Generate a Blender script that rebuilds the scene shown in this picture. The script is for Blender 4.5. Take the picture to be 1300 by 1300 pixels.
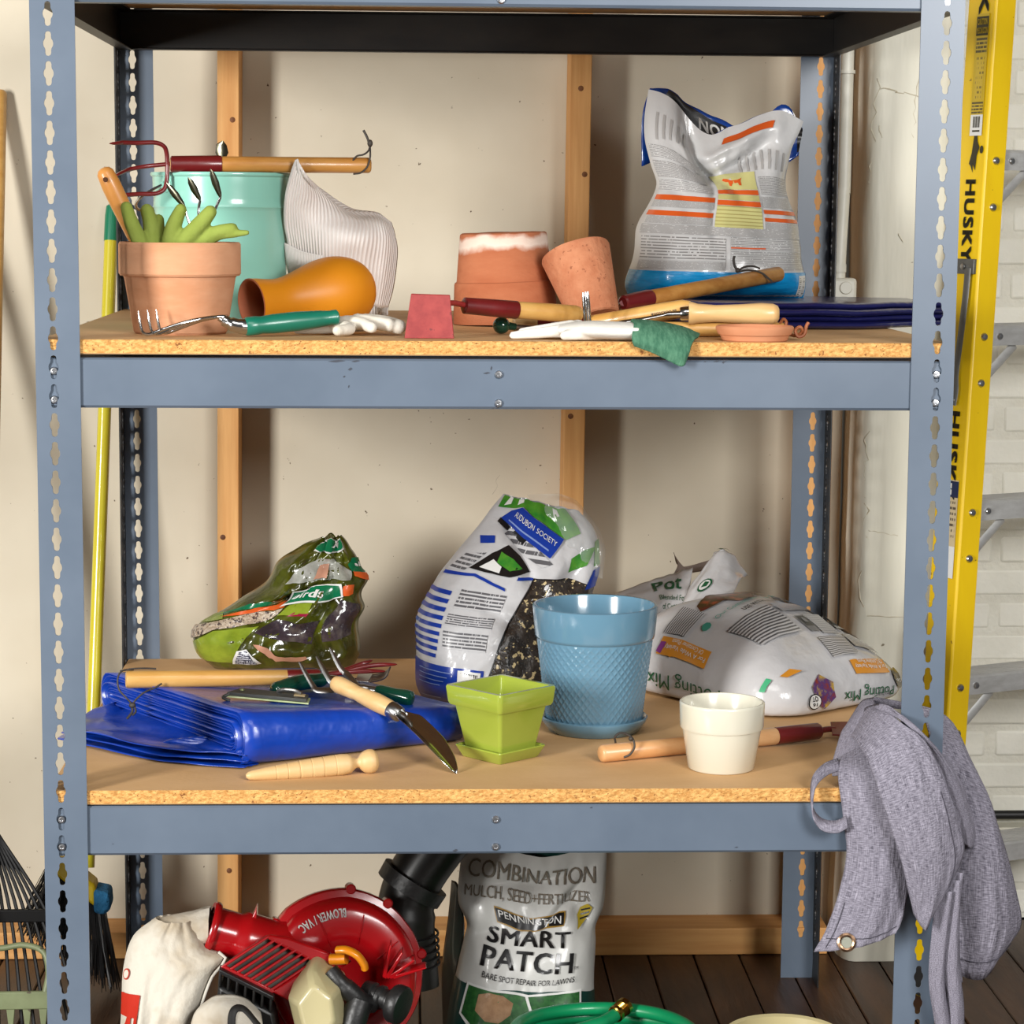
import bpy, bmesh, math, random
from mathutils import Vector, Matrix, Euler, noise
from math import sin, cos, pi, radians, sqrt, atan2, exp

random.seed(7)
for _o in list(bpy.data.objects):
    bpy.data.objects.remove(_o, do_unlink=True)
SC = bpy.context.scene
COL = SC.collection

# ---------------------------------------------------------------- camera
def make_camera():
    yaw, pitch, roll = radians(2.5845), radians(-7.2638), radians(0.4187)
    fwd = Vector((sin(yaw) * cos(pitch), cos(yaw) * cos(pitch), sin(pitch)))
    right = Vector((cos(yaw), -sin(yaw), 0.0))
    up = right.cross(fwd)
    r2 = right * cos(roll) + up * sin(roll)
    u2 = up * cos(roll) - right * sin(roll)
    cd = bpy.data.cameras.new('camera')
    cd.sensor_width = 36.0
    cd.lens = 3011.74 / 1300.0 * 36.0
    cd.clip_start = 0.05
    co = bpy.data.objects.new('camera', cd)
    COL.objects.link(co)
    m = Matrix((r2, u2, -fwd)).transposed().to_4x4()
    m.translation = Vector((-0.1231, -3.1461, 1.3671))
    co.matrix_world = m
    SC.camera = co
make_camera()

# ---------------------------------------------------------------- light
world = bpy.data.worlds.new('room_ambient')
SC.world = world
world.use_nodes = True
world.node_tree.nodes['Background'].inputs[0].default_value = (1.0, 0.955, 0.90, 1)
world.node_tree.nodes['Background'].inputs[1].default_value = 0.10

def area(name, loc, aim, sx, sy, power, color):
    ld = bpy.data.lights.new(name, 'AREA')
    ld.shape = 'RECTANGLE'
    ld.size, ld.size_y = sx, sy
    ld.energy = power
    ld.color = color
    lo = bpy.data.objects.new(name, ld)
    COL.objects.link(lo)
    lo.location = loc
    lo.rotation_euler = (Vector(aim) - Vector(loc)).to_track_quat('-Z', 'Y').to_euler()
    return lo
area('key_softbox', (-3.2, -3.1, 1.62), (0.0, 0.8, 1.0), 0.8, 1.5, 290, (1.0, 0.982, 0.950))
area('right_softbox', (1.6, -3.3, 2.15), (0.0, 0.6, 1.0), 1.2, 1.1, 130, (1.0, 0.988, 0.968))
area('overhead_fill', (-0.1, -2.6, 3.5), (0.1, 0.4, 0.8), 1.8, 1.2, 35, (1.0, 0.975, 0.94))  # added fill to brighten the board tops, no such lamp known

SC.view_settings.view_transform = 'Standard'
SC.view_settings.look = 'None'
SC.view_settings.gamma = 1.0
SC.view_settings.use_curve_mapping = False
SC.view_settings.exposure = 0.0

# ---------------------------------------------------------------- helpers
def srgb(r, g, b):
    def f(c):
        c /= 255.0
        return c / 12.92 if c <= 0.04045 else ((c + 0.055) / 1.055) ** 2.4
    return (f(r), f(g), f(b), 1.0)

MATS = {}
ALB = 1.0      # paint and cloth colours are read off a lit photograph: albedo is a little lower
def alb(c): return None if c is None else (c[0] * ALB, c[1] * ALB, c[2] * ALB, 1.0)
def M(name, base, var=None, scale=12.0, stretch=(1, 1, 1), rough=0.5, metal=0.0, bump=0.0, bscale=80.0,
      coat=0.0, spec=0.5, lo=0.35, hi=0.65, rnd=False, detail=4.0, coord='Object', trans=0.0, alpha=1.0,
      speck=None, speck_scale=40.0, speck_at=0.72, bstretch=None, sheen=0.0, var2=None, rvar=0.0):
    base, var, var2, speck = alb(base), alb(var), alb(var2), alb(speck)
    m = bpy.data.materials.new(name)
    m.use_nodes = True
    nt = m.node_tree
    b = nt.nodes['Principled BSDF']
    b.inputs['Base Color'].default_value = base
    b.inputs['Roughness'].default_value = rough
    b.inputs['Metallic'].default_value = metal
    b.inputs['Coat Weight'].default_value = coat
    b.inputs['Coat Roughness'].default_value = 0.08
    b.inputs['Specular IOR Level'].default_value = spec
    b.inputs['Transmission Weight'].default_value = trans
    b.inputs['Alpha'].default_value = alpha
    b.inputs['Sheen Weight'].default_value = sheen
    N = nt.nodes.new
    Lk = nt.links.new
    tc = N('ShaderNodeTexCoord')
    vec = tc.outputs[coord]
    if rnd:
        oi = N('ShaderNodeObjectInfo')
        ad = N('ShaderNodeVectorMath'); ad.operation = 'MULTIPLY_ADD'
        cb = N('ShaderNodeCombineXYZ')
        for i in range(3):
            Lk(oi.outputs['Random'], cb.inputs[i])
        Lk(cb.outputs[0], ad.inputs[0]); ad.inputs[1].default_value = (37, 53, 71)
        Lk(vec, ad.inputs[2]); vec = ad.outputs[0]
    col = None
    def mapped(st):
        mp = N('ShaderNodeMapping'); mp.inputs['Scale'].default_value = st
        Lk(vec, mp.inputs['Vector']); return mp.outputs[0]
    if var is not None:
        nz = N('ShaderNodeTexNoise'); nz.inputs['Scale'].default_value = scale
        nz.inputs['Detail'].default_value = detail; nz.inputs['Roughness'].default_value = 0.6
        Lk(mapped(stretch), nz.inputs['Vector'])
        rp = N('ShaderNodeValToRGB')
        rp.color_ramp.elements[0].position = lo; rp.color_ramp.elements[0].color = base
        rp.color_ramp.elements[1].position = hi; rp.color_ramp.elements[1].color = var
        if var2 is not None:
            e = rp.color_ramp.elements.new((lo + hi) / 2); e.color = var2
        Lk(nz.outputs['Fac'], rp.inputs[0]); col = rp.outputs[0]
        if rvar:
            mr = N('ShaderNodeMapRange'); mr.inputs['To Min'].default_value = rough - rvar; mr.inputs['To Max'].default_value = rough + rvar
            Lk(nz.outputs['Fac'], mr.inputs[0]); Lk(mr.outputs[0], b.inputs['Roughness'])
    if speck is not None:
        vz = N('ShaderNodeTexNoise'); vz.inputs['Scale'].default_value = speck_scale; vz.inputs['Detail'].default_value = 2
        Lk(vec, vz.inputs['Vector'])
        r2 = N('ShaderNodeValToRGB')
        r2.color_ramp.elements[0].position = speck_at; r2.color_ramp.elements[0].color = (0, 0, 0, 1)
        r2.color_ramp.elements[1].position = min(1, speck_at + 0.03); r2.color_ramp.elements[1].color = (1, 1, 1, 1)
        Lk(vz.outputs['Fac'], r2.inputs[0])
        mx = N('ShaderNodeMix'); mx.data_type = 'RGBA'
        Lk(r2.outputs[0], mx.inputs['Factor'])
        if col is not None: Lk(col, mx.inputs['A'])
        else: mx.inputs['A'].default_value = base
        mx.inputs['B'].default_value = speck
        col = mx.outputs['Result']
    if col is not None:
        Lk(col, b.inputs['Base Color'])
    if bump:
        bz = N('ShaderNodeTexNoise'); bz.inputs['Scale'].default_value = bscale; bz.inputs['Detail'].default_value = 3
        Lk(mapped(bstretch or stretch), bz.inputs['Vector'])
        bp = N('ShaderNodeBump'); bp.inputs['Strength'].default_value = bump; bp.inputs['Distance'].default_value = 0.01
        Lk(bz.outputs['Fac'], bp.inputs['Height']); Lk(bp.outputs[0], b.inputs['Normal'])
    MATS[name] = m
    return m

def fine_print(name, paper, ink, rows, gap=0.45, words=30.0, fill=0.5, rough=0.3, coat=0.3):
    """lines of small unreadable print: rows across V broken into words along U (UV coordinates)"""
    paper, ink = alb(paper), alb(ink)
    m = bpy.data.materials.new(name); m.use_nodes = True
    nt = m.node_tree; N = nt.nodes.new; Lk = nt.links.new
    b = nt.nodes['Principled BSDF']; b.inputs['Roughness'].default_value = rough; b.inputs['Coat Weight'].default_value = coat
    b.inputs['Coat Roughness'].default_value = 0.15
    uv = N('ShaderNodeUVMap'); sep = N('ShaderNodeSeparateXYZ'); Lk(uv.outputs[0], sep.inputs[0])
    mu = N('ShaderNodeMath'); mu.operation = 'MULTIPLY'; mu.inputs[1].default_value = rows; Lk(sep.outputs[1], mu.inputs[0])
    fr = N('ShaderNodeMath'); fr.operation = 'FRACT'; Lk(mu.outputs[0], fr.inputs[0])
    gt = N('ShaderNodeMath'); gt.operation = 'GREATER_THAN'; gt.inputs[1].default_value = gap; Lk(fr.outputs[0], gt.inputs[0])
    fl = N('ShaderNodeMath'); fl.operation = 'FLOOR'; Lk(mu.outputs[0], fl.inputs[0])
    cx = N('ShaderNodeCombineXYZ')
    mw = N('ShaderNodeMath'); mw.operation = 'MULTIPLY'; mw.inputs[1].default_value = words; Lk(sep.outputs[0], mw.inputs[0])
    my = N('ShaderNodeMath'); my.operation = 'MULTIPLY'; my.inputs[1].default_value = 7.31; Lk(fl.outputs[0], my.inputs[0])
    Lk(mw.outputs[0], cx.inputs[0]); Lk(my.outputs[0], cx.inputs[1])
    nz = N('ShaderNodeTexNoise'); nz.inputs['Scale'].default_value = 1.0; nz.inputs['Detail'].default_value = 2; Lk(cx.outputs[0], nz.inputs['Vector'])
    g2 = N('ShaderNodeMath'); g2.operation = 'GREATER_THAN'; g2.inputs[1].default_value = 1 - fill; Lk(nz.outputs['Fac'], g2.inputs[0])
    mm = N('ShaderNodeMath'); mm.operation = 'MULTIPLY'; Lk(gt.outputs[0], mm.inputs[0]); Lk(g2.outputs[0], mm.inputs[1])
    mx = N('ShaderNodeMix'); mx.data_type = 'RGBA'; Lk(mm.outputs[0], mx.inputs['Factor'])
    mx.inputs['A'].default_value = paper; mx.inputs['B'].default_value = ink
    Lk(mx.outputs['Result'], b.inputs['Base Color'])
    MATS[name] = m
    return m

def V(*a): return Vector(a)

class G:
    """collects verts and faces; faces carry a material slot"""
    def __init__(s):
        s.v, s.f, s.m, s.uv = [], [], [], {}
    def add(s, vs, fs, mi=0):
        o = len(s.v)
        s.v += [Vector(p) for p in vs]
        for f in fs:
            s.f.append([o + i for i in f]); s.m.append(mi)
        return o
    def box(s, lo, hi, mi=0):
        x0, y0, z0 = lo; x1, y1, z1 = hi
        s.add([(x0, y0, z0), (x1, y0, z0), (x1, y1, z0), (x0, y1, z0), (x0, y0, z1), (x1, y0, z1), (x1, y1, z1), (x0, y1, z1)],
              [(0, 3, 2, 1), (4, 5, 6, 7), (0, 1, 5, 4), (1, 2, 6, 5), (2, 3, 7, 6), (3, 0, 4, 7)], mi)
        return s
    def grid(s, fn, nu, nv, mi=0, uv=True, closeu=False):
        o = len(s.v)
        for j in range(nv + 1):
            for i in range(nu + 1):
                s.v.append(Vector(fn(i / nu, j / nv)))
        w = nu + 1
        for j in range(nv):
            for i in range(nu):
                s.f.append([o + j * w + i, o + j * w + i + 1, o + (j + 1) * w + i + 1, o + (j + 1) * w + i]); s.m.append(mi)
                if uv:
                    s.uv[len(s.f) - 1] = [(i / nu, j / nv), ((i + 1) / nu, j / nv), ((i + 1) / nu, (j + 1) / nv), (i / nu, (j + 1) / nv)]
        return s
    def tube(s, path, rad, n=12, mi=0, cap=True, flat=1.0, upv=None):
        """tube along path; rad float or list of float / (rx, ry)"""
        P = [Vector(p) for p in path]
        k = len(P)
        if not isinstance(rad, (list, tuple)): rad = [rad] * k
        T = []
        for i in range(k):
            d = P[min(i + 1, k - 1)] - P[max(i - 1, 0)]
            if d.length < 1e-9: d = V(0, 0, 1)
            T.append(d.normalized())
        ref = Vector(upv) if upv else (V(0, 0, 1) if abs(T[0].z) < 0.9 else V(0, 1, 0))
        nrm = (ref - T[0] * ref.dot(T[0])).normalized()
        o = len(s.v)
        for i in range(k):
            if i:
                nrm = (nrm - T[i] * nrm.dot(T[i]))
                nrm = nrm.normalized() if nrm.length > 1e-6 else V(1, 0, 0)
            bi = T[i].cross(nrm)
            r = rad[i]
            rx, ry = r if isinstance(r, (list, tuple)) else (r, r * flat)
            for a in range(n):
                th = 2 * pi * a / n
                s.v.append(P[i] + bi * (rx * cos(th)) + nrm * (ry * sin(th)))
        for i in range(k - 1):
            for a in range(n):
                b = (a + 1) % n
                s.f.append([o + i * n + a, o + i * n + b, o + (i + 1) * n + b, o + (i + 1) * n + a]); s.m.append(mi)
        if cap:
            s.f.append([o + a for a in range(n)][::-1]); s.m.append(mi)
            s.f.append([o + (k - 1) * n + a for a in range(n)]); s.m.append(mi)
        return s
    def lathe(s, prof, n=40, mat=None, mi=0, cap=(True, True), wob=0.0):
        """profile of (r, z) turned about local z, then moved by mat"""
        o = len(s.v); k = len(prof)
        for j, (r, z) in enumerate(prof):
            for a in range(n):
                th = 2 * pi * a / n
                p = V(r * cos(th), r * sin(th), z)
                if wob: p += V(*[(noise.noise(V(cos(th) * 2, sin(th) * 2, z * 20 + q * 9))) * wob for q in range(3)])
                s.v.append(mat @ p if mat else p)
        for j in range(k - 1):
            for a in range(n):
                b = (a + 1) % n
                s.f.append([o + j * n + a, o + j * n + b, o + (j + 1) * n + b, o + (j + 1) * n + a]); s.m.append(mi)
        if cap[0]: s.f.append([o + a for a in range(n)][::-1]); s.m.append(mi)
        if cap[1]: s.f.append([o + (k - 1) * n + a for a in range(n)]); s.m.append(mi)
        return s
    def prism(s, pts, d, mi=0):
        """closed outline of 3-D points, pushed along vector d"""
        n = len(pts); d = Vector(d)
        o = s.add([Vector(p) for p in pts] + [Vector(p) + d for p in pts], [], mi)
        s.f.append([o + i for i in range(n)][::-1]); s.m.append(mi)
        s.f.append([o + n + i for i in range(n)]); s.m.append(mi)
        for i in range(n):
            j = (i + 1) % n
            s.f.append([o + i, o + j, o + n + j, o + n + i]); s.m.append(mi)
        return s
    def ball(s, c, r, n=16, mi=0, sc=(1, 1, 1)):
        c = Vector(c); pr = []
        h = n // 2
        o = len(s.v)
        for j in range(1, h):
            ph = pi * j / h
            for a in range(n):
                th = 2 * pi * a / n
                s.v.append(c + V(r * sc[0] * sin(ph) * cos(th), r * sc[1] * sin(ph) * sin(th), -r * sc[2] * cos(ph)))
        for j in range(h - 2):
            for a in range(n):
                b = (a + 1) % n
                s.f.append([o + j * n + a, o + j * n + b, o + (j + 1) * n + b, o + (j + 1) * n + a]); s.m.append(mi)
        t = len(s.v); s.v.append(c + V(0, 0, -r * sc[2])); s.v.append(c + V(0, 0, r * sc[2]))
        for a in range(n):
            b = (a + 1) % n
            s.f.append([t, o + b, o + a]); s.m.append(mi)
            s.f.append([t + 1, o + (h - 2) * n + a, o + (h - 2) * n + b]); s.m.append(mi)
        return s

class Thing:
    def __init__(s, name, label, cat, loc=(0, 0, 0), rz=0.0, group=None, kind=None):
        o = bpy.data.objects.new(name, None)
        COL.objects.link(o)
        o.empty_display_size = 0.02
        o.location = loc; o.rotation_euler = (0, 0, rz)
        s.o = o
        s.Mx = Matrix.Translation(Vector(loc)) @ Euler((0, 0, rz)).to_matrix().to_4x4()
        s.inv = s.Mx.inverted()
        tag(o, label, cat, group, kind)

def tag(o, label=None, cat=None, group=None, kind=None):
    if label: o['label'] = label
    if cat: o['category'] = cat
    if group: o['group'] = group
    if kind: o['kind'] = kind
    return o

def part(parent, name, g, mats, smooth=True, angle=40, local=False, bevel=0.0, solid=0.0, sub=0, merge=False, label=None, kind=None, boff=0.0, bseg=2, remesh=0.0, smit=0):
    """one mesh object; g is in world coordinates unless local (then in the coordinates of its thing)"""
    root = None; pobj = None
    if isinstance(parent, Thing): root = parent; pobj = parent.o
    elif parent is not None: pobj, root = parent      # (object, Thing) for a sub-part
    inv = root.inv if (root and not local) else None
    vs = [(inv @ p if inv else p) for p in g.v]
    me = bpy.data.meshes.new(name)
    me.from_pydata([tuple(p) for p in vs], [], g.f)
    if not isinstance(mats, (list, tuple)): mats = [mats]
    for m in mats: me.materials.append(m)
    me.polygons.foreach_set('material_index', g.m)
    if g.uv:
        ul = me.uv_layers.new(name='UVMap')
        for fi, uvs in g.uv.items():
            p = me.polygons[fi]
            for k, li in enumerate(p.loop_indices): ul.data[li].uv = uvs[k]
    if merge:
        bm = bmesh.new(); bm.from_mesh(me)
        bmesh.ops.remove_doubles(bm, verts=bm.verts, dist=1e-5)
        bmesh.ops.recalc_face_normals(bm, faces=bm.faces)
        bm.to_mesh(me); bm.free()
    me.update()
    if smooth:
        me.polygons.foreach_set('use_smooth', [True] * len(me.polygons))
        if angle < 180:
            me.set_sharp_from_angle(angle=radians(angle))
    o = bpy.data.objects.new(name, me)
    COL.objects.link(o)
    if pobj is not None: o.parent = pobj
    if remesh:
        md = o.modifiers.new('remesh', 'REMESH'); md.mode = 'VOXEL'; md.voxel_size = remesh; md.use_smooth_shade = True
    if smit:
        md = o.modifiers.new('smooth', 'SMOOTH'); md.iterations = smit; md.factor = 0.5
    if solid:
        md = o.modifiers.new('solid', 'SOLIDIFY'); md.thickness = solid; md.offset = boff
    if sub:
        md = o.modifiers.new('sub', 'SUBSURF'); md.levels = sub; md.render_levels = sub
    if bevel:
        md = o.modifiers.new('bevel', 'BEVEL'); md.width = bevel; md.segments = bseg; md.limit_method = 'ANGLE'; md.angle_limit = radians(35)
    if label: o['label'] = label
    if kind: o['kind'] = kind
    return o

def single(name, g, mats, label, cat, base=None, group=None, **kw):
    """a thing that is one mesh, its origin at base"""
    b = Vector(base) if base is not None else V(sum(p.x for p in g.v) / len(g.v), sum(p.y for p in g.v) / len(g.v), min(p.z for p in g.v))
    g.v = [p - b for p in g.v]
    o = part(None, name, g, mats, **kw)
    o.location = b
    tag(o, label, cat, group)
    return o

def catmull(pts, n=8, closed=False):
    P = [Vector(p) if not isinstance(p, (int, float)) else p for p in pts]
    out = []
    k = len(P)
    rng = range(k if closed else k - 1)
    for i in rng:
        if closed:
            a, b, c, d = P[(i - 1) % k], P[i], P[(i + 1) % k], P[(i + 2) % k]
        else:
            b, c = P[i], P[i + 1]
            a = P[i - 1] if i else b + (b - c)
            d = P[i + 2] if i + 2 < k else c + (c - b)
        for j in range(n):
            t = j / n
            out.append(0.5 * ((2 * b) + (c - a) * t + (2 * a - 5 * b + 4 * c - d) * t * t + (3 * b - a - 3 * c + d) * t ** 3))
    if not closed: out.append(P[-1])
    return out

def lerp(a, b, t): return a + (b - a) * t
def sst(a, b, x):
    t = max(0.0, min(1.0, (x - a) / (b - a))) if a != b else float(x > a)
    return t * t * (3 - 2 * t)
def interp(tab, x):
    if x <= tab[0][0]: return tab[0][1]
    for (a, p), (b, q) in zip(tab, tab[1:]):
        if x <= b: return p + (q - p) * ((x - a) / (b - a))
    return tab[-1][1]
def cinterp(tab, x):
    """smooth interpolation of a (key, value) table"""
    if x <= tab[0][0]: return tab[0][1]
    if x >= tab[-1][0]: return tab[-1][1]
    for i in range(len(tab) - 1):
        if x <= tab[i + 1][0]:
            (x1, b), (x2, c) = tab[i], tab[i + 1]
            t = (x - x1) / (x2 - x1)
            m1 = (c - tab[i - 1][1]) / (x2 - tab[i - 1][0]) * (x2 - x1) if i else (c - b)
            m2 = (tab[i + 2][1] - b) / (tab[i + 2][0] - x1) * (x2 - x1) if i + 2 < len(tab) else (c - b)
            return (2 * t ** 3 - 3 * t * t + 1) * b + (t ** 3 - 2 * t * t + t) * m1 + (-2 * t ** 3 + 3 * t * t) * c + (t ** 3 - t * t) * m2

def net(rows):
    """smooth surface through a net of control points: rows[j][i] -> f(u, v)"""
    R = [[Vector(p) for p in r] for r in rows]
    def cr(a, b, c, d, t):
        return 0.5 * ((2 * b) + (c - a) * t + (2 * a - 5 * b + 4 * c - d) * t * t + (3 * b - a - 3 * c + d) * t ** 3)
    def line(P, t):
        k = len(P) - 1
        x = min(max(t, 0.0), 1.0) * k
        i = min(int(x), k - 1); f = x - i
        b, c = P[i], P[i + 1]
        a = P[i - 1] if i else b * 2 - c
        d = P[i + 2] if i + 2 <= k else c * 2 - b
        return cr(a, b, c, d, f)
    def fn(u, v):
        return line([line(r, u) for r in R], v)
    return fn

_txt = {}
def text_mesh(s, bold=0.0, shear=0.0, cond=1.0):
    """flat mesh of the word, about 0.7 high for capitals, left end at x = 0"""
    key = (s, bold, shear, cond)
    if key in _txt: return _txt[key]
    cu = bpy.data.curves.new('w', 'FONT')
    cu.body = s; cu.size = 1.0; cu.shear = shear; cu.resolution_u = 3; cu.space_character = 1.0 + max(0.0, bold) * 3.0; cu.fill_mode = 'FRONT'
    ob = bpy.data.objects.new('w', cu); COL.objects.link(ob)
    bpy.context.view_layer.update()
    dg = bpy.context.evaluated_depsgraph_get()
    me = bpy.data.meshes.new_from_object(ob.evaluated_get(dg))
    bm = bmesh.new(); bm.from_mesh(me)
    bmesh.ops.triangulate(bm, faces=bm.faces)
    vs = [(v.co.x * cond, v.co.y) for v in bm.verts]
    fs = [[v.index for v in f.verts] for f in bm.faces]
    bm.free()
    bpy.data.objects.remove(ob, do_unlink=True); bpy.data.curves.remove(cu); bpy.data.meshes.remove(me)
    x0 = min([p[0] for p in vs] or [0]); x1 = max([p[0] for p in vs] or [1])
    vs = [(p[0] - x0, p[1]) for p in vs]
    _txt[key] = (vs, fs, x1 - x0)
    return _txt[key]

def slice_mesh(vs, fs, step):
    """cut a flat mesh into strips so that it can follow a curved surface"""
    bm = bmesh.new()
    bv = [bm.verts.new((x, y, 0)) for x, y in vs]
    for f in fs:
        try: bm.faces.new([bv[i] for i in f])
        except ValueError: pass
    for ax in (0, 1):
        lo = min(p[ax] for p in vs); hi = max(p[ax] for p in vs)
        x = (math.floor(lo / step) + 1) * step
        while x < hi:
            no = (1, 0, 0) if ax == 0 else (0, 1, 0)
            co = (x, 0, 0) if ax == 0 else (0, x, 0)
            bmesh.ops.bisect_plane(bm, geom=bm.verts[:] + bm.edges[:] + bm.faces[:], plane_co=co, plane_no=no)
            x += step
    bm.verts.index_update()
    o = ([(v.co.x, v.co.y) for v in bm.verts], [[v.index for v in f.verts] for f in bm.faces])
    bm.free()
    return o

def surf_pt(S, u, v, off):
    e = 0.004
    p = Vector(S(u, v))
    du = Vector(S(u + e, v)) - Vector(S(u - e, v))
    dv = Vector(S(u, v + e)) - Vector(S(u, v - e))
    n = du.cross(dv)
    n = n.normalized() if n.length > 1e-12 else V(0, -1, 0)
    return p + n * (off + (0.0009 if off > 0.0002 else 0.0))

def put_text(g, S, s, uv0, uvx, uvy, h, mi=0, off=0.0006, bold=0.0, width=None, arc=0.0, shear=0.0, cond=1.0, step=None, center=False):
    """word on surface S: starts at uv0, runs along uvx, capitals rise along uvy by h (in uv units of uvy)"""
    vs, fs, w = text_mesh(s, bold, shear, cond)
    k = h / 0.7
    kx = (width / w) if width else k
    vs2, fs2 = slice_mesh(vs, fs, step or max(0.25, w / 24.0))
    ux, uy = Vector(uvx), Vector(uvy); a0 = Vector(uv0)
    if center: a0 = a0 - ux * (w * kx / 2)
    # heavier strokes are drawn as the word laid over itself with small shifts
    sh = [(0, 0)] if bold <= 0 else [(-bold, -bold * .6), (0, 0), (bold, bold * .6), (bold, -bold * .6), (-bold, bold * .6)]
    for sx, sy in sh:
        out = []
        for x, y in vs2:
            t = x / w - 0.5
            q = a0 + ux * ((x + sx) * kx) + uy * ((y + sy) * k + arc * (0.25 - t * t) * 4)
            out.append(surf_pt(S, q.x, q.y, off))
        g.add(out, fs2, mi)

def put_patch(g, S, poly, mi=0, off=0.0004, step=0.03):
    """flat printed patch: polygon in uv, sliced so it follows the surface, with its own uv box"""
    vs2, fs2 = slice_mesh(list(poly), [list(range(len(poly)))], step)
    o = g.add([surf_pt(S, x, y, off) for x, y in vs2], [], mi)
    x0 = min(p[0] for p in poly); x1 = max(p[0] for p in poly); y0 = min(p[1] for p in poly); y1 = max(p[1] for p in poly)
    for f in fs2:
        g.f.append([o + i for i in f]); g.m.append(mi)
        g.uv[len(g.f) - 1] = [((vs2[i][0] - x0) / (x1 - x0), (vs2[i][1] - y0) / (y1 - y0)) for i in f]

def quad(x0, y0, x1, y1): return [(x0, y0), (x1, y0), (x1, y1), (x0, y1)]

def plane_S(o, ex, ey):
    o, ex, ey = Vector(o), Vector(ex), Vector(ey)
    return lambda u, v: o + ex * u + ey * v

def axis_mat(a, b, up=(0, 0, 1)):
    """local z runs from a towards b"""
    a, b = Vector(a), Vector(b)
    z = (b - a).normalized()
    u = Vector(up)
    if abs(z.dot(u)) > 0.95: u = V(0, 1, 0)
    x = u.cross(z).normalized(); y = z.cross(x)
    m = Matrix((x, y, z)).transposed().to_4x4(); m.translation = a
    return m

# ---------------------------------------------------------------- shared pieces of garden tools
def rod(A, B, prof, n=14, flat=1.0):
    """turned handle from A to B; prof is a list of (t, radius)"""
    A, B = Vector(A), Vector(B)
    g = G()
    g.tube([A.lerp(B, t) for t, r in prof], [r for t, r in prof], n, flat=flat)
    return g
def ends(r, L, e=None, taper=1.0, bulge=0.0):
    """profile of a plain dowel with softly rounded ends"""
    e = e or r * 0.35
    k = e / L
    return [(0, r * .72 * taper), (k * .35, r * .9 * taper), (k, r * taper), (0.5, r * (1 + taper) / 2 * (1 + bulge)), (1 - k, r), (1 - k * .35, r * .9), (1, r * .72)]
def flat_tine(g, pts, rad, n=10):
    g.tube(catmull(pts, 5), [interp([(i / (len(rad) - 1), r) for i, r in enumerate(rad)], j / (5 * (len(pts) - 1))) if not isinstance(rad[0], tuple) else
           tuple(interp([(i / (len(rad) - 1), r[q]) for i, r in enumerate(rad)], j / (5 * (len(pts) - 1))) for q in (0, 1)) for j in range(5 * (len(pts) - 1) + 1)], n)
def fingers(g, chains):
    for pts, r in chains:
        P = catmull(pts, 5)
        k = len(P)
        rr_ = r if isinstance(r, (list, tuple)) else [r, r]
        rads = [interp([(i / (len(rr_) - 1), q) for i, q in enumerate(rr_)], j / (k - 1)) for j in range(k)]
        g.tube(P, rads, 12)
        g.ball(P[-1], rads[-1], 12); g.ball(P[0], rads[0], 12)

# ---------------------------------------------------------------- materials
S_ = srgb
steel_blue = M('blue_grey_enamel', S_(86, 98, 113), S_(93, 105, 120), scale=6, rough=0.36, speck=S_(60, 66, 78), speck_scale=34, speck_at=0.80, rvar=0.05)
steel_dark = M('dark_inner_steel', S_(20, 19, 19), S_(34, 31, 28), scale=9, stretch=(1, 1, 3), rough=0.45)  # near-black tone for rear post flanges and top rear and side beams
bolt_steel = M('zinc_rivet', S_(190, 192, 196), rough=0.3, metal=1.0, bump=0.1)
board_top = M('hardboard_face', S_(196, 156, 108), S_(207, 168, 121), scale=5, stretch=(1, 2, 1), rough=0.62, spec=0.25, bump=0.05, bscale=120)
board_edge = M('particle_board_edge', S_(180, 126, 62), S_(214, 166, 98), scale=300, stretch=(0.6, 1, 1), rough=0.8, lo=0.38, hi=0.62, bump=0.5, bscale=200, speck=S_(132, 82, 34), speck_scale=260, speck_at=0.66)
drywall = M('unpainted_plasterboard', S_(197, 187, 167), S_(205, 196, 177), scale=3.0, rough=0.85, spec=0.2, speck=S_(88, 72, 56), speck_scale=85, speck_at=0.752, bump=0.04, bscale=30)
pine = M('pine_stud', S_(201, 142, 79), S_(221, 168, 104), scale=5, stretch=(9, 9, 0.5), rough=0.65, bump=0.05, bscale=40)
pine_h = M('pine_plate', S_(196, 138, 76), S_(216, 163, 99), scale=5, stretch=(0.5, 9, 9), rough=0.65)
knot = M('pine_knot', S_(92, 52, 26), S_(130, 80, 42), scale=60, rough=0.7)
floor_wood = M('dark_floor_plank', S_(48, 30, 20), S_(76, 49, 31), scale=4, stretch=(8, 0.8, 1), rough=0.42, rnd=True, bump=0.12, bscale=20, bstretch=(6, 0.8, 1), speck=S_(190, 176, 160), speck_scale=60, speck_at=0.80)
floor_gap = M('floor_gap', S_(18, 12, 9), rough=0.9)
white_paint = M('cracked_white_paint', S_(203, 200, 184), S_(214, 211, 196), scale=5, stretch=(3, 3, 0.4), rough=0.55, bump=0.35, bscale=9, bstretch=(3, 3, 0.6), speck=S_(122, 112, 92), speck_scale=48, speck_at=0.765)
white_pipe_m = M('white_pipe_paint', S_(205, 202, 188), S_(215, 212, 200), scale=8, rough=0.45)
brick_m = M('white_brick_paint', S_(228, 226, 214), S_(236, 234, 223), scale=10, rough=0.6, rnd=True, bump=0.18, bscale=60)
mortar_m = M('white_mortar_paint', S_(222, 219, 206), S_(230, 228, 216), scale=14, rough=0.7, bump=0.3, bscale=90)

# ---------------------------------------------------------------- the room
def struct(name, g, m, label, cat, **kw):
    o = part(None, name, g, m, **kw)
    tag(o, label, cat, None, 'structure')
    return o

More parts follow.
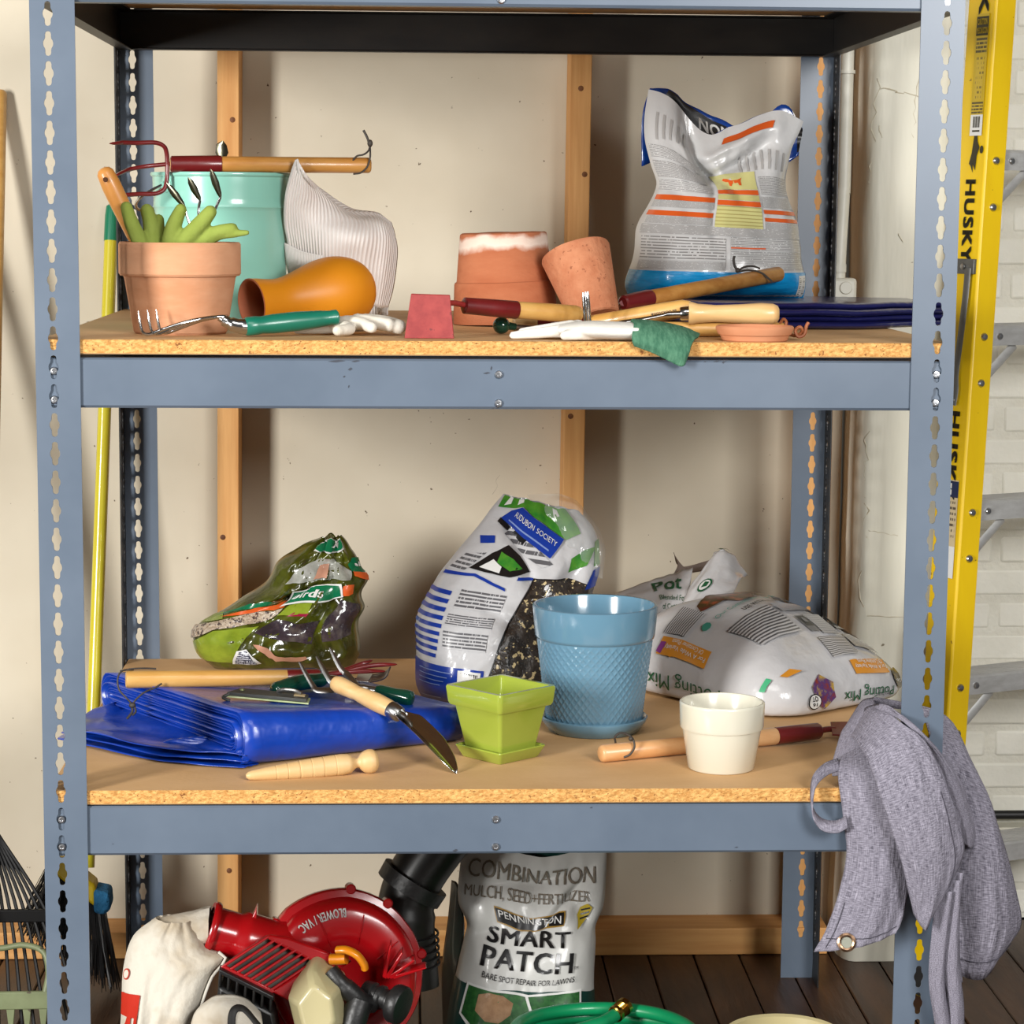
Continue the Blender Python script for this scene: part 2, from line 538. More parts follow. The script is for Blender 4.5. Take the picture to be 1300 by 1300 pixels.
FLOOR = struct('floor', G().box((-2.2, -1.6, -0.03), (2.2, 1.40, -0.012)), floor_gap, 'dark brown worn wooden plank floor', 'floor', smooth=False)
pl = G().box((-0.041, -1.45, -0.012), (0.041, 1.45, 0.0))
plank_me = None
rr = random.Random(3)
for i in range(52):
    x = -2.17 + i * 0.0846
    o = None
    if plank_me is None:
        o = part(None, 'plank', pl, floor_wood, smooth=False, bevel=0.002)
        plank_me = o.data
        o.parent = FLOOR
    else:
        o = bpy.data.objects.new('plank', plank_me)
        COL.objects.link(o); o.parent = FLOOR
        md = o.modifiers.new('bevel', 'BEVEL'); md.width = 0.002; md.segments = 1
    o.location = (x, -0.15, rr.uniform(-0.0015, 0.0))

struct('wall_back', G().box((-2.0, 1.18, 0), (0.68, 1.20, 2.5)), drywall, 'bare tan plasterboard wall between wooden studs', 'wall', smooth=False)
def stud(name, x0, x1, ztop_dx, label, knots=()):
    g = G()
    g.prism([(x0, 1.09, 0.05), (x1, 1.09, 0.05), (x1 + ztop_dx, 1.09, 2.5), (x0 + ztop_dx, 1.09, 2.5)], (0, 0.089, 0))
    o = struct(name, g, pine, label, 'stud', smooth=False, bevel=0.0015)
    for kz, f in knots:
        kx = lerp(x0, x1, f) + ztop_dx * (kz / 2.5)
        kg = G().lathe([(0.0001, 0.0015), (0.003, 0.0014), (0.005, 0.0005), (0.0052, -0.002)], 14, axis_mat((kx, 1.0905, kz), (kx, 1.0, kz)))
        ko = part(None, 'knot', kg, knot); ko.parent = o
stud('trim_1', -0.4665, -0.4285, 0.0195, 'pine stud on the plasterboard behind the mint bucket', ((1.52, .7), (0.78, .25), (0.165, .55)))
stud('trim_2', 0.153, 0.191, 0.0195, 'pine stud on the plasterboard beside the small tilted clay pot', ((1.43, .75), (1.0, .3), (1.58, .5)))
stud('trim_3', 0.594, 0.646, 0.0, 'pine stud at the end of the plasterboard beside the white column')
struct('trim_4', G().box((-2.0, 1.09, 0.0), (0.66, 1.179, 0.05)), pine_h, 'horizontal pine bottom plate lying along the floor', 'wall plate', smooth=False, bevel=0.002)

# old white painted timber column
g = G()
cs = []
for (cx, cy, a0) in ((0.715, 1.09, 180), (0.825, 1.09, 270), (0.825, 1.24, 0), (0.715, 1.24, 90)):
    for k in range(5):
        a = radians(a0 + k * 22.5)
        cs.append((cx + 0.028 * cos(a), cy + 0.045 * sin(a)))
nz = 70
o0 = len(g.v)
for j in range(nz + 1):
    z = 2.5 * j / nz
    for k, (x, y) in enumerate(cs):
        w = 0.004 * noise.noise(V(x * 9, y * 9, z * 7)) + 0.0025 * noise.noise(V(x * 40, y * 40, z * 11 + 5))
        g.v.append(V(x + w - 0.012 * sst(0.3, 1.3, 1.3 - z) * (1 if x < .8 else 0), y + w, z))
n = len(cs)
for j in range(nz):
    for k in range(n):
        b = (k + 1) % n
        g.f.append([o0 + j * n + k, o0 + j * n + b, o0 + (j + 1) * n + b, o0 + (j + 1) * n + k]); g.m.append(0)
COLUMN = struct('column', g, white_paint, 'white column with cracked flaking paint behind the rack', 'column', angle=60)
# flaking paint edges on the column
rr = random.Random(11)
flake_m = M('flaked_paint_edge', S_(176, 166, 142), S_(200, 194, 176), scale=30, rough=0.7)
fg = G()
def crack(p, q, n, amp, r):
    pts = []
    for i in range(n + 1):
        t = i / n
        x = lerp(p[0], q[0], t) + rr.uniform(-amp, amp); z = lerp(p[1], q[1], t) + rr.uniform(-amp, amp) * .5
        # front face of the column with its rounded left edge
        y = 1.0445 if x > 0.715 else 1.0895 - 0.045 * sqrt(max(0, 1 - ((0.715 - x) / 0.029) ** 2))
        pts.append((x, y, z))
    fg.tube(pts, [r * rr.uniform(.5, 1.2) for _ in pts], 5)
for z0, z1 in ((1.60, 1.42), (0.98, 0.86), (0.85, 0.66), (0.5, 0.36), (0.3, 0.1)):
    crack((0.703, z0), (0.698, z1), 12, 0.006, 0.0012)
crack((0.705, 1.585), (0.775, 1.57), 10, 0.006, 0.0010); crack((0.775, 1.60), (0.765, 1.50), 8, 0.005, 0.0010)
crack((0.71, 1.52), (0.72, 1.44), 8, 0.004, 0.0010); crack((0.705, 0.80), (0.76, 0.79), 8, 0.003, 0.0009)
crack((0.71, 0.645), (0.80, 0.64), 14, 0.002, 0.0008); crack((0.745, 1.33), (0.755, 1.315), 4, 0.002, 0.0008)
o = part(None, 'paint_flake', fg, flake_m); o.parent = COLUMN
o['kind'] = 'stuff'

# conduit and its box
pts = catmull([(0.6465, 1.035, 2.45), (0.6465, 1.035, 1.50), (0.645, 1.033, 1.40), (0.6405, 1.028, 1.30), (0.638, 1.025, 1.22)], 8)
PIPE = Thing('conduit_pipe', 'thin white painted pipe running down beside the cracked column', 'pipe', (0.638, 1.025, 1.19))
part(PIPE, 'pipe', G().tube(pts, 0.0115, 14), white_pipe_m)
part(PIPE, 'collar', G().lathe([(0.0117, 0), (0.0145, 0), (0.0145, 0.006), (0.0117, 0.006)], 16, Matrix.Translation((0.6465, 1.035, 1.607)), cap=(False, False)), white_pipe_m)
part(PIPE, 'coupling', G().lathe([(0.0117, 0), (0.0138, 0), (0.0138, 0.014), (0.0117, 0.014)], 16, Matrix.Translation((0.638, 1.025, 1.262)), cap=(False, False)), white_pipe_m)
g = G().box((0.622, 1.005, 1.185), (0.668, 1.044, 1.252))
part(PIPE, 'junction_box', g, white_pipe_m, bevel=0.006)
g = G().lathe([(0.0001, 0.002), (0.010, 0.002), (0.0115, 0)], 20, axis_mat((0.648, 1.004, 1.235), (0.648, 0.9, 1.235)))
part(PIPE, 'knockout', g, white_pipe_m)

# painted brick wall on the right
BW = struct('wall_right', G().box((0.70, 1.312, 0), (2.2, 1.40, 2.5)), mortar_m, 'white painted brick wall behind the yellow ladder', 'wall', smooth=False)
bg = G().box((-0.0985, 0, 0), (0.0985, 0.05, 0.0535))
me_b = None
rr = random.Random(5)
row = 0
z = 0.004
while z < 2.0:
    x = 0.80 + (0.104 if row % 2 else 0.0)
    while x < 1.9:
        if me_b is None:
            o = part(None, 'brick', bg, brick_m, bevel=0.007); me_b = o.data
        else:
            o = bpy.data.objects.new('brick', me_b); COL.objects.link(o)
            md = o.modifiers.new('bevel', 'BEVEL'); md.width = 0.007; md.segments = 2
        o.parent = BW
        o.location = (x + rr.uniform(-.003, .003), 1.3102 + rr.uniform(-.0006, .0006), z + rr.uniform(-.0015, .0015))
        x += 0.208
    z += 0.0632; row += 1

# ---------------------------------------------------------------- the steel rack
W2, DEP, PW, PITCH, HZ0 = 0.61, 0.956, 0.0582, 0.0381, 1.576
UP, LOW, TOPZ = 1.1935, 0.585, 1.7185
def keyhole(th):
    c, s = abs(cos(th)), abs(sin(th))
    w, h, r = 0.0039, 0.0158, 0.0039
    # straight slot with round ends
    best = 0.0
    if c > 1e-6 and w / c * s <= h - r: best = w / c
    else:
        hc = h - r
        bq = hc * s
        disc = bq * bq - (hc * hc - r * r)
        if disc >= 0: best = bq + sqrt(disc)
    e = 1.0 / sqrt((c / 0.0066) ** 2 + (s / 0.0078) ** 2)
    return max(best, e)
TH = sorted(set([2 * pi * k / 28 for k in range(28)] + [q * pi / 2 + d for q in (1, 3) for d in (-0.16, 0.16, -0.32, 0.32)]))
def perforated(g, o, ex, ez, wdt, z0, z1, hx, mi, ztop):
    """flat strip with a column of keyholes; o origin at the foot, ex across, ez up"""
    ks = [k for k in range(0, 44) if z0 < HZ0 + (4 - k) * PITCH - PITCH / 2 and HZ0 + (4 - k) * PITCH + PITCH / 2 < z1]
    zs = [HZ0 + (4 - k) * PITCH for k in ks]
    P = lambda x, z: o + ex * x + ez * z
    for zc in zs:
        cor = [atan2(sy * PITCH / 2, sx) for sx, sy in ((wdt - hx, 1), (-hx, 1), (-hx, -1), (wdt - hx, -1))]
        th = sorted(set(TH + [c % (2 * pi) for c in cor]))
        n = len(th)
        inner, outer = [], []
        for t in th:
            r = keyhole(t); c, s = cos(t), sin(t)
            inner.append(P(hx + r * c, zc + r * s))
            k = 1e9
            if c > 1e-9: k = min(k, (wdt - hx) / c)
            if c < -1e-9: k = min(k, -hx / c)
            if s > 1e-9: k = min(k, PITCH / 2 / s)
            if s < -1e-9: k = min(k, -PITCH / 2 / s)
            outer.append(P(hx + k * c, zc + k * s))
        g.add(inner + outer, [(i, n + i, n + (i + 1) % n, (i + 1) % n) for i in range(n)], mi)
    lo = zs[-1] - PITCH / 2; hi = zs[0] + PITCH / 2
    g.add([P(0, z0), P(wdt, z0), P(wdt, lo), P(0, lo)], [(0, 1, 2, 3)], mi)
    g.add([P(0, hi), P(wdt, hi), P(wdt, z1), P(0, z1)], [(0, 1, 2, 3)], mi)
RACK = Thing('shelving_rack', 'tall blue-grey steel shelving rack with keyhole punched posts', 'shelving rack', (0, DEP / 2, 0))
for sx in (-1, 1):
    for back in (0, 1):
        g = G()
        y = DEP if back else 0.0
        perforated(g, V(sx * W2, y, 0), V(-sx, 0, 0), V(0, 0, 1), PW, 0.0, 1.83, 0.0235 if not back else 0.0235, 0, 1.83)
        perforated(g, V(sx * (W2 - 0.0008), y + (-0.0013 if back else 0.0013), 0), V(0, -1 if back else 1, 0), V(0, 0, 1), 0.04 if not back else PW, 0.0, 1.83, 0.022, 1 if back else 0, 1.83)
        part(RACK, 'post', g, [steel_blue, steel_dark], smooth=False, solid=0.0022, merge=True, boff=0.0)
def rivet(x, y, z, r=0.0055):
    g = G().lathe([(r, -0.001), (r, 0.0012), (r * .8, 0.0026), (r * .45, 0.0028), (r * .4, 0.0016), (0.0001, 0.0016)], 14, axis_mat((x, y, z), (x, y - 1, z)))
    return g
def beam(x0, x1, ztop, h, y, m, front):
    g = G()
    d = 1 if front else -1
    # C profile: face, top lip and bottom lip
    prof = [(0.022, ztop - 0.002), (0.003, ztop - 0.002), (0.0, ztop - 0.004), (0.0, ztop - h + 0.003), (0.003, ztop - h), (0.022, ztop - h)]
    k = len(prof)
    g.add([(x0, y + d * a, z) for a, z in prof] + [(x1, y + d * a, z) for a, z in prof], [(i, i + 1, k + i + 1, k + i) for i in range(k - 1)])
    return part(RACK, 'beam', g, m, smooth=False, solid=0.0018, boff=0.0)
def side_beam(sx, ztop, h, m):
    g = G()
    x = sx * (W2 - 0.003)
    prof = [(0.022, ztop - 0.002), (0.0, ztop - 0.002), (0.0, ztop - h), (0.022, ztop - h)]
    k = len(prof)
    g.add([(x - sx * a, 0.004, z) for a, z in prof] + [(x - sx * a, DEP - 0.004, z) for a, z in prof], [(i, i + 1, k + i + 1, k + i) for i in range(k - 1)])
    return part(RACK, 'side_beam', g, m, smooth=False, solid=0.0018)
for zt, h, top in ((1.6975, 0.067, True), (1.1705, 0.0665, False), (0.5645, 0.0685, False)):
    bo = beam(-W2 + 0.004, W2 - 0.004, zt, h, 0.0035, steel_blue, True)
    beam(-W2 + 0.004, W2 - 0.004, zt, h, DEP - 0.0035, steel_dark if top else steel_blue, False)
    for sx in (-1, 1): side_beam(sx, zt, h, steel_dark if top else steel_blue)
    for dz in (0.0225, 0.0605):
        for x in (-W2 + 0.0235, 0.0, W2 - 0.0235):
            part((bo, RACK), 'rivet', rivet(x, 0.0022, zt - dz + (0.0015 if x == 0 else 0.004)), bolt_steel)
def shelf_board(zt, label):
    g = G()
    g.box((-W2 + 0.004, 0.003, zt - 0.0195), (W2 - 0.004, DEP - 0.004, zt))
    g.m = [0, 0, 1, 0, 0, 0]
    single('shelf_board', g, [board_top, board_edge], label, 'shelf board', base=(0, DEP / 2, zt - 0.0195), smooth=False, bevel=0.0015, bseg=1)
shelf_board(TOPZ, 'brown board resting on the top beams of the rack')
shelf_board(UP, 'tan particle board shelf carrying the mint bucket and the clay pots')
shelf_board(LOW, 'tan particle board shelf carrying the folded blue tarp and the glazed pots')
# dust specks, scuffs on the enamel
sg = G()
scuff_m = M('bare_scuff', S_(52, 56, 66), rough=0.6)
for px, pz, w, h in ((-0.215, 1.1665, .012, .0018), (-0.19, 1.1665, .006, .0014), (-0.197, 1.156, .003, .0022), (-0.205, 1.146, .0016, .0014), (-0.199, 1.133, .001, .002),
                     (-0.016, 1.1515, .005, .0014), (-0.010, 1.158, .0012, .003), (-0.004, 1.1055, .003, .0014), (0.29, 1.1685, .004, .001), (0.30, 1.1675, .002, .002), (0.275, 1.168, .0015, .001),
                     (-0.055, 0.5005, .004, .002), (0.13, 0.5595, .002, .001), (0.33, 0.503, .003, .001)):
    a = 0.4
    sg.add([(px - w, 0.0021, pz - h * .3), (px - w * .1, 0.0021, pz - h), (px + w, 0.0021, pz + h * .2), (px + w * .2, 0.0021, pz + h)], [(0, 1, 2, 3)])
part(RACK, 'scuff', sg, scuff_m, smooth=False, kind='stuff')

# ---------------------------------------------------------------- materials of the things
ALB = 0.78
terracotta = M('terracotta', S_(214, 152, 112), S_(228, 172, 134), scale=7, stretch=(1, 1, 3), rough=0.8, spec=0.2, bump=0.06, bscale=60)
terra_dark = M('old_terracotta', S_(178, 104, 70), S_(196, 124, 88), scale=9, stretch=(1, 1, 2.5), rough=0.85, spec=0.2, bump=0.1, bscale=70)
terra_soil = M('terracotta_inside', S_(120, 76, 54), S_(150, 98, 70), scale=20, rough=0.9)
mint = M('mint_enamel', S_(150, 214, 196), S_(156, 220, 202), scale=4, rough=0.22, coat=0.4)
chrome = M('polished_steel', S_(205, 205, 205), rough=0.16, metal=1.0)
chrome_dull = M('brushed_steel', S_(170, 170, 170), S_(190, 190, 188), scale=30, rough=0.3, metal=1.0)
steel_shade = M('olive_tinted_blade', S_(150, 146, 124), rough=0.25, metal=1.0)
red_dark = M('dark_red_paint', S_(106, 24, 26), S_(122, 30, 32), scale=14, rough=0.32, coat=0.25, speck=S_(60, 20, 20), speck_scale=70, speck_at=0.74)
red_tool = M('red_paint', S_(146, 34, 34), S_(168, 54, 50), scale=60, rough=0.45, speck=S_(120, 30, 32), speck_scale=120, speck_at=0.68)
wood_amber = M('amber_varnished_wood', S_(186, 122, 52), S_(214, 156, 82), scale=6, stretch=(1.2, 8, 8), rough=0.38, coat=0.2)
wood_gold = M('golden_wood', S_(205, 152, 76), S_(222, 174, 100), scale=5, stretch=(1.2, 8, 8), rough=0.36, coat=0.25)
wood_pale = M('pale_wood', S_(222, 178, 116), S_(234, 196, 140), scale=5, stretch=(1.2, 8, 8), rough=0.4, coat=0.15)
wood_orange = M('orange_stained_wood', S_(214, 142, 66), S_(224, 158, 84), scale=8, stretch=(6, 6, 1.2), rough=0.4, coat=0.2)
cord_m = M('dark_leather_cord', S_(44, 38, 34), S_(64, 56, 48), scale=60, rough=0.6)
leather_m = M('tan_leather_cord', S_(150, 82, 46), S_(176, 104, 62), scale=50, rough=0.6)
lime_cloth = M('lime_suede', S_(138, 154, 66), S_(152, 168, 80), scale=20, rough=0.9, bump=0.1, bscale=180, spec=0.2)
white_cloth = M('cream_glove_cloth', S_(226, 218, 202), S_(236, 230, 218), scale=22, rough=0.85, bump=0.12, bscale=150, spec=0.2)
green_knit = M('green_knit_cuff', S_(62, 110, 86), S_(92, 140, 112), scale=60, stretch=(3, 1, 1), rough=0.9, bump=0.2, bscale=200, spec=0.2)
teal_grip = M('green_grip', S_(16, 110, 88), S_(20, 118, 96), scale=10, rough=0.32, coat=0.2)
bottle_green = M('bottle_green_paint', S_(10, 66, 50), rough=0.15, coat=0.5)
black_ink = M('black_ink', S_(34, 31, 29), rough=0.5)
hole_m = M('drilled_hole', S_(84, 48, 22), rough=0.9)

# ---- large clay pot with the gloves
def pot_profile(r_base, r_mid, r_rim, h, rim_h, t=0.007, rim_in=None):
    return [(0.0001, 0.0), (r_base - 0.003, 0.0), (r_base, 0.003), (r_mid, h - rim_h - 0.003), (r_mid + 0.001, h - rim_h), (r_rim - 0.002, h - rim_h + 0.001), (r_rim, h - rim_h + 0.004),
            (r_rim, h - 0.003), (r_rim - 0.002, h), (r_rim - t + 0.001, h), (r_rim - t, h - 0.003), (r_mid - t, h - rim_h - 0.004), (r_base - t, t * 1.4), (0.0001, t * 1.4)]
POT = Thing('flower_pot', 'wide clean terracotta pot holding lime green gloves beside the orange vase', 'flower pot', (-0.436, 0.172, UP))
part(POT, 'pot_body', G().lathe(pot_profile(0.0645, 0.0765, 0.084, 0.126, 0.047), 56), terracotta, local=True, angle=28)
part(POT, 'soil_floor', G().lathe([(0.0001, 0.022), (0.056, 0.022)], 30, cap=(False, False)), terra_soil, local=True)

TN = Thing('hand_trowel', 'trowel standing in the terracotta pot with its orange wooden handle up', 'trowel', (-0.47, 0.172, UP + 0.03))
A, B = V(-0.537, 0.148, 1.4195), V(-0.492, 0.168, 1.318)
part(TN, 'handle', rod(A, B + (B - A) * .25, [(0, .004), (.015, .0085), (.05, .0118), (.18, .0135), (.4, .0132), (.7, .0118), (1, .0095)], 18), wood_orange)
hg = G().lathe([(0.0034, 0), (0.0034, 0.0022), (0.0001, 0.0022)], 14, axis_mat((-0.5322, 0.1355, 1.4035), (-0.52, 0.05, 1.41)), cap=(True, False))
part(TN, 'hang_hole', hg, hole_m)
part(TN, 'ferrule', rod(B + (B - A) * .25, V(-0.472, 0.175, 1.268), [(0, .0095), (1, .007)], 14), chrome)
g = G()
bl = [(-0.472, 0.175, 1.268), (-0.468, 0.176, 1.245), (-0.463, 0.177, 1.218)]
g.tube(bl, [(0.006, 0.004), (0.022, 0.0015), (0.004, 0.001)], 10)
part(TN, 'blade', g, chrome)

CT = Thing('hand_cultivator', 'cultivator standing in the terracotta pot with three steel spear tips up', 'cultivator', (-0.42, 0.19, UP + 0.02))
g = G()
for tip, elb, low in (((-0.4555, .19, 1.4005), (-0.4317, .2, 1.3683), (-0.4254, .2, 1.3465)), ((-0.4262, .2, 1.4085), (-0.4107, .21, 1.3772), (-0.413, .21, 1.3597)), ((-0.3952, .2, 1.4206), (-0.3822, .21, 1.3817), (-0.39, .21, 1.3642))):
    e, t, l = V(*elb), V(*tip), V(*low)
    g1 = G()
    g1.tube([e, e.lerp(t, .12), e.lerp(t, .5), e.lerp(t, .8), t], [(.0018, .0018), (.0034, .0016), (.0052, .0014), (.0040, .0012), (.0004, .0004)], 8, upv=(0.2, -1, 0.1))
    part(CT, 'spear_tip', g1, steel_shade)
    g2 = G()
    g2.tube(catmull([e, l, V(-0.41, .20, 1.32), V(-0.413, .195, 1.27)], 5), .0019, 8)
    part(CT, 'tine', g2, chrome)
part(CT, 'handle', rod((-0.413, .198, 1.275), (-0.428, .200, 1.216), ends(.009, .06)), wood_pale)

GR = 'lime gloves stuffed in the clay pot'
g = G()
fingers(g, [([(-0.5035, .128, 1.3665), (-0.497, .130, 1.345), (-0.486, .135, 1.318), (-0.478, .14, 1.29)], [.0085, .0105, .0115, .013]),
            ([(-0.479, .158, 1.3625), (-0.474, .152, 1.345), (-0.472, .146, 1.318), (-0.472, .140, 1.29)], [.0095, .0108, .0112, .0125]),
            ([(-0.464, .166, 1.350), (-0.464, .156, 1.33), (-0.466, .142, 1.29)], [.008, .010, .0125]),
            ([(-0.478, .140, 1.305), (-0.474, .138, 1.27), (-0.468, .139, 1.238)], [.015, .017, .015])])
single('garden_glove', g, lime_cloth, 'lime green glove with two fingers up against the trowel handle', 'glove', base=(-0.47, .15, UP + .03), group=GR, remesh=0.0022, smit=6)
g = G()
fingers(g, [([(-0.4305, .134, 1.3640), (-0.441, .136, 1.340), (-0.448, .14, 1.31)], [.0085, .0115, .013]),
            ([(-0.3895, .122, 1.3610), (-0.405, .126, 1.343), (-0.430, .134, 1.318)], [.0095, .0118, .013]),
            ([(-0.360, .122, 1.3385), (-0.378, .126, 1.3345), (-0.392, .131, 1.3285), (-0.412, .137, 1.315)], [.0085, .0095, .0100, .012]),
            ([(-0.3395, .115, 1.3335), (-0.360, .122, 1.3315), (-0.378, .128, 1.3300), (-0.402, .136, 1.318)], [.0042, .006, .0075, .009]),
            ([(-0.438, .142, 1.314), (-0.425, .146, 1.28), (-0.420, .150, 1.240)], [.018, .020, .016]),
            ([(-0.405, .142, 1.308), (-0.415, .147, 1.27)], [.011, .017])])
single('garden_glove', g, lime_cloth, 'lime green glove with four fingers fanned over the clay pot rim', 'glove', base=(-0.425, .15, UP + .03), group=GR, remesh=0.0022, smit=6)

# ---- mint bucket
BX, BY, BT = -0.397, 0.442, 0.224
BK = Thing('metal_bucket', 'mint green enamelled metal bucket behind the clay pot', 'bucket', (BX, BY, UP))
prof = [(0.0001, 0.002), (0.088, 0.002), (0.0885, 0.0), (0.0905, 0.0), (0.0905, 0.004)]
for k in range(1, 12):
    z = BT * k / 12
    prof.append((lerp(0.0905, 0.1045, k / 12), z))
    if k == 9: prof += [(0.1023, z + 0.004), (0.1035, z + 0.006), (0.1025, z + 0.008)]
prof += [(0.1035, BT - 0.006), (0.1055, BT - 0.005), (0.1068, BT - 0.002), (0.1055, BT + 0.0008), (0.1035, BT), (0.1025, BT - 0.003), (0.0895, 0.006), (0.0001, 0.006)]
part(BK, 'bucket_body', G().lathe(prof, 64), mint, local=True, angle=50)
ax = V(cos(radians(222)), sin(radians(222)), 0)
pp = V(cos(radians(150)), sin(radians(150)), 0)
for sgn in (1, -1):
    c = V(BX, BY, UP + BT - 0.018) + ax * (sgn * 0.1035)
    g = G()
    mm = axis_mat(c, c + ax * sgn)
    g.lathe([(0.0115, -0.002), (0.0115, 0.001), (0.008, 0.003), (0.005, 0.004), (0.0045, 0.0075), (0.0001, 0.008)], 16, mm)
    part(BK, 'ear', g, mint)
hd = (pp * 0.94 + V(0, 0, -0.34)).normalized()
pts = []
for k in range(25):
    t = pi * k / 24
    pts.append(V(BX, BY, UP + BT - 0.018) + ax * (0.110 * cos(t)) + hd * (0.122 * sin(t)))
part(BK, 'bail', G().tube(pts, 0.0021, 8), chrome)
part(BK, 'bail_grip', G().tube(pts[10:15], [0.0062, 0.0082, 0.0088, 0.0082, 0.0062], 12), wood_amber)

# slim weeder blade standing in the bucket
WD = Thing('weeder', 'weeder standing in the mint bucket with its small steel tip up', 'weeder', (BX, BY, UP + .01))
tip = V(-0.398, .455, 1.466)
g = G().tube([V(-0.398, .455, 1.405), V(-0.398, .455, 1.437), V(-0.3985, .455, 1.448), tip + V(-.001, 0, -.006), tip + V(.001, 0, 0)], [(.003, .003), (.0045, .002), (.0105, .0016), (.0085, .0014), (.001, .0008)], 8, upv=(.5, -1, 0))
part(WD, 'blade', g, steel_shade)
part(WD, 'shaft', rod((-0.398, .455, 1.41), (-0.393, .452, 1.30), [(0, .003), (1, .003)]), chrome)
part(WD, 'handle', rod((-0.393, .452, 1.31), (-0.388, .447, 1.206), ends(.011, .1)), wood_pale)

# ---- red cultivator lying on the bucket rim
def cord_loop(T, pts, r=0.0013, name='cord', m=None):
    return part(T, name, G().tube(catmull(pts, 6), r, 7), m or cord_m)
zc = UP + BT + 0.0119
RC = Thing('long_handled_cultivator', 'dark red three-pronged cultivator lying across the mint bucket rim', 'cultivator', (-0.36, 0.40, UP + BT))
part(RC, 'handle', rod((-0.397, .366, zc), (-0.1755, .40, zc + .001), ends(.0116, .22, taper=1.03)), wood_amber)
part(RC, 'ferrule', rod((-0.4655, .3555, zc - .0005), (-0.3925, .3667, zc), [(0, .0098), (.02, .0122), (.5, .0128), (.97, .0132), (1, .0126)], 18), red_dark)
part(RC, 'ferrule_core', rod((-0.4662, .3554, zc - .0005), (-0.460, .3563, zc - .0005), [(0, .0085), (1, .0085)]), wood_pale)
g = G()
g.tube(catmull([(-0.4662, .355, zc), (-0.475, .354, zc - .001), (-0.50, .347, zc - .004), (-0.520, .335, zc - .008)], 5), .0032, 10)
g.tube(catmull([(-0.520, .335, zc - .008), (-0.532, .321, zc - .0135), (-0.539, .307, zc - .0185)], 5), [(.0032, .0032)] * 3 + [(.0052, .0024)] * 5 + [(.004, .002)] * 2 + [(.0006, .0006)], 10)
part(RC, 'prong', g, red_dark)
for sg, tipz in ((1, .029), (-1, -.042)):
    g = G()
    top = zc + tipz
    pa = catmull([(-0.470, .355, zc), (-0.4705, .353, zc + tipz * .5), (-0.474, .349, zc + tipz * .86), (-0.486, .343, top + .001 * sg), (-0.51, .331, top - .001 * (1 - sg)), (-0.530, .317, top - .002 * (1 - sg))], 6)
    g.tube(pa, .0033, 10)
    e = pa[-1]
    g.tube([e, e + V(-.006, -.004, -.0008), e + V(-.012, -.008, -.0015), e + V(-.017, -.012, -.0018)], [(.0033, .0033), (.0054, .0026), (.0046, .0022), (.0006, .0006)], 10)
    part(RC, 'prong', g, red_dark)
cord_loop(RC, [(-0.2020, .3880, zc + .007), (-0.1960, .386, zc + .014), (-0.186, .388, zc + .0165), (-0.179, .392, zc + .022), (-0.1765, .394, zc + .029)], .0014)
cord_loop(RC, [(-0.1765, .394, zc + .028), (-0.1765, .387, zc + .012), (-0.181, .3865, zc - .002), (-0.190, .387, zc - .010), (-0.201, .389, zc - .012)], .0014)
cord_loop(RC, [(-0.1765, .393, zc + .028), (-0.180, .391, zc + .040), (-0.186, .392, zc + .052)], .0019)
part(RC, 'cord_knot', G().ball((-0.1765, .393, zc + .033), .0046, 10, sc=(.9, .9, 1.25)), cord_m)

# ---- ribbed white sun hat
def ribbed(name, base, groove, freq, axis):
    m = M(name, base, rough=0.75, spec=0.25)
    nt = m.node_tree; N = nt.nodes.new; Lk = nt.links.new
    uv = N('ShaderNodeUVMap'); mp = N('ShaderNodeMapping'); Lk(uv.outputs[0], mp.inputs['Vector'])
    wv = N('ShaderNodeTexWave'); wv.bands_direction = axis; wv.inputs['Scale'].default_value = freq; wv.inputs['Distortion'].default_value = 0.4
    wv.inputs['Detail'].default_value = 0
    Lk(mp.outputs[0], wv.inputs['Vector'])
    bp = N('ShaderNodeBump'); bp.inputs['Strength'].default_value = 0.55; bp.inputs['Distance'].default_value = 0.003
    Lk(wv.outputs['Fac'], bp.inputs['Height']); Lk(bp.outputs[0], nt.nodes['Principled BSDF'].inputs['Normal'])
    mx = N('ShaderNodeMix'); mx.data_type = 'RGBA'; Lk(wv.outputs['Fac'], mx.inputs['Factor'])
    mx.inputs['A'].default_value = groove; mx.inputs['B'].default_value = base
    Lk(mx.outputs['Result'], nt.nodes['Principled BSDF'].inputs['Base Color'])
    return m
hat_m = ribbed('ribbed_white_straw', S_(250, 246, 242), S_(238, 230, 224), 11.0, 'X')
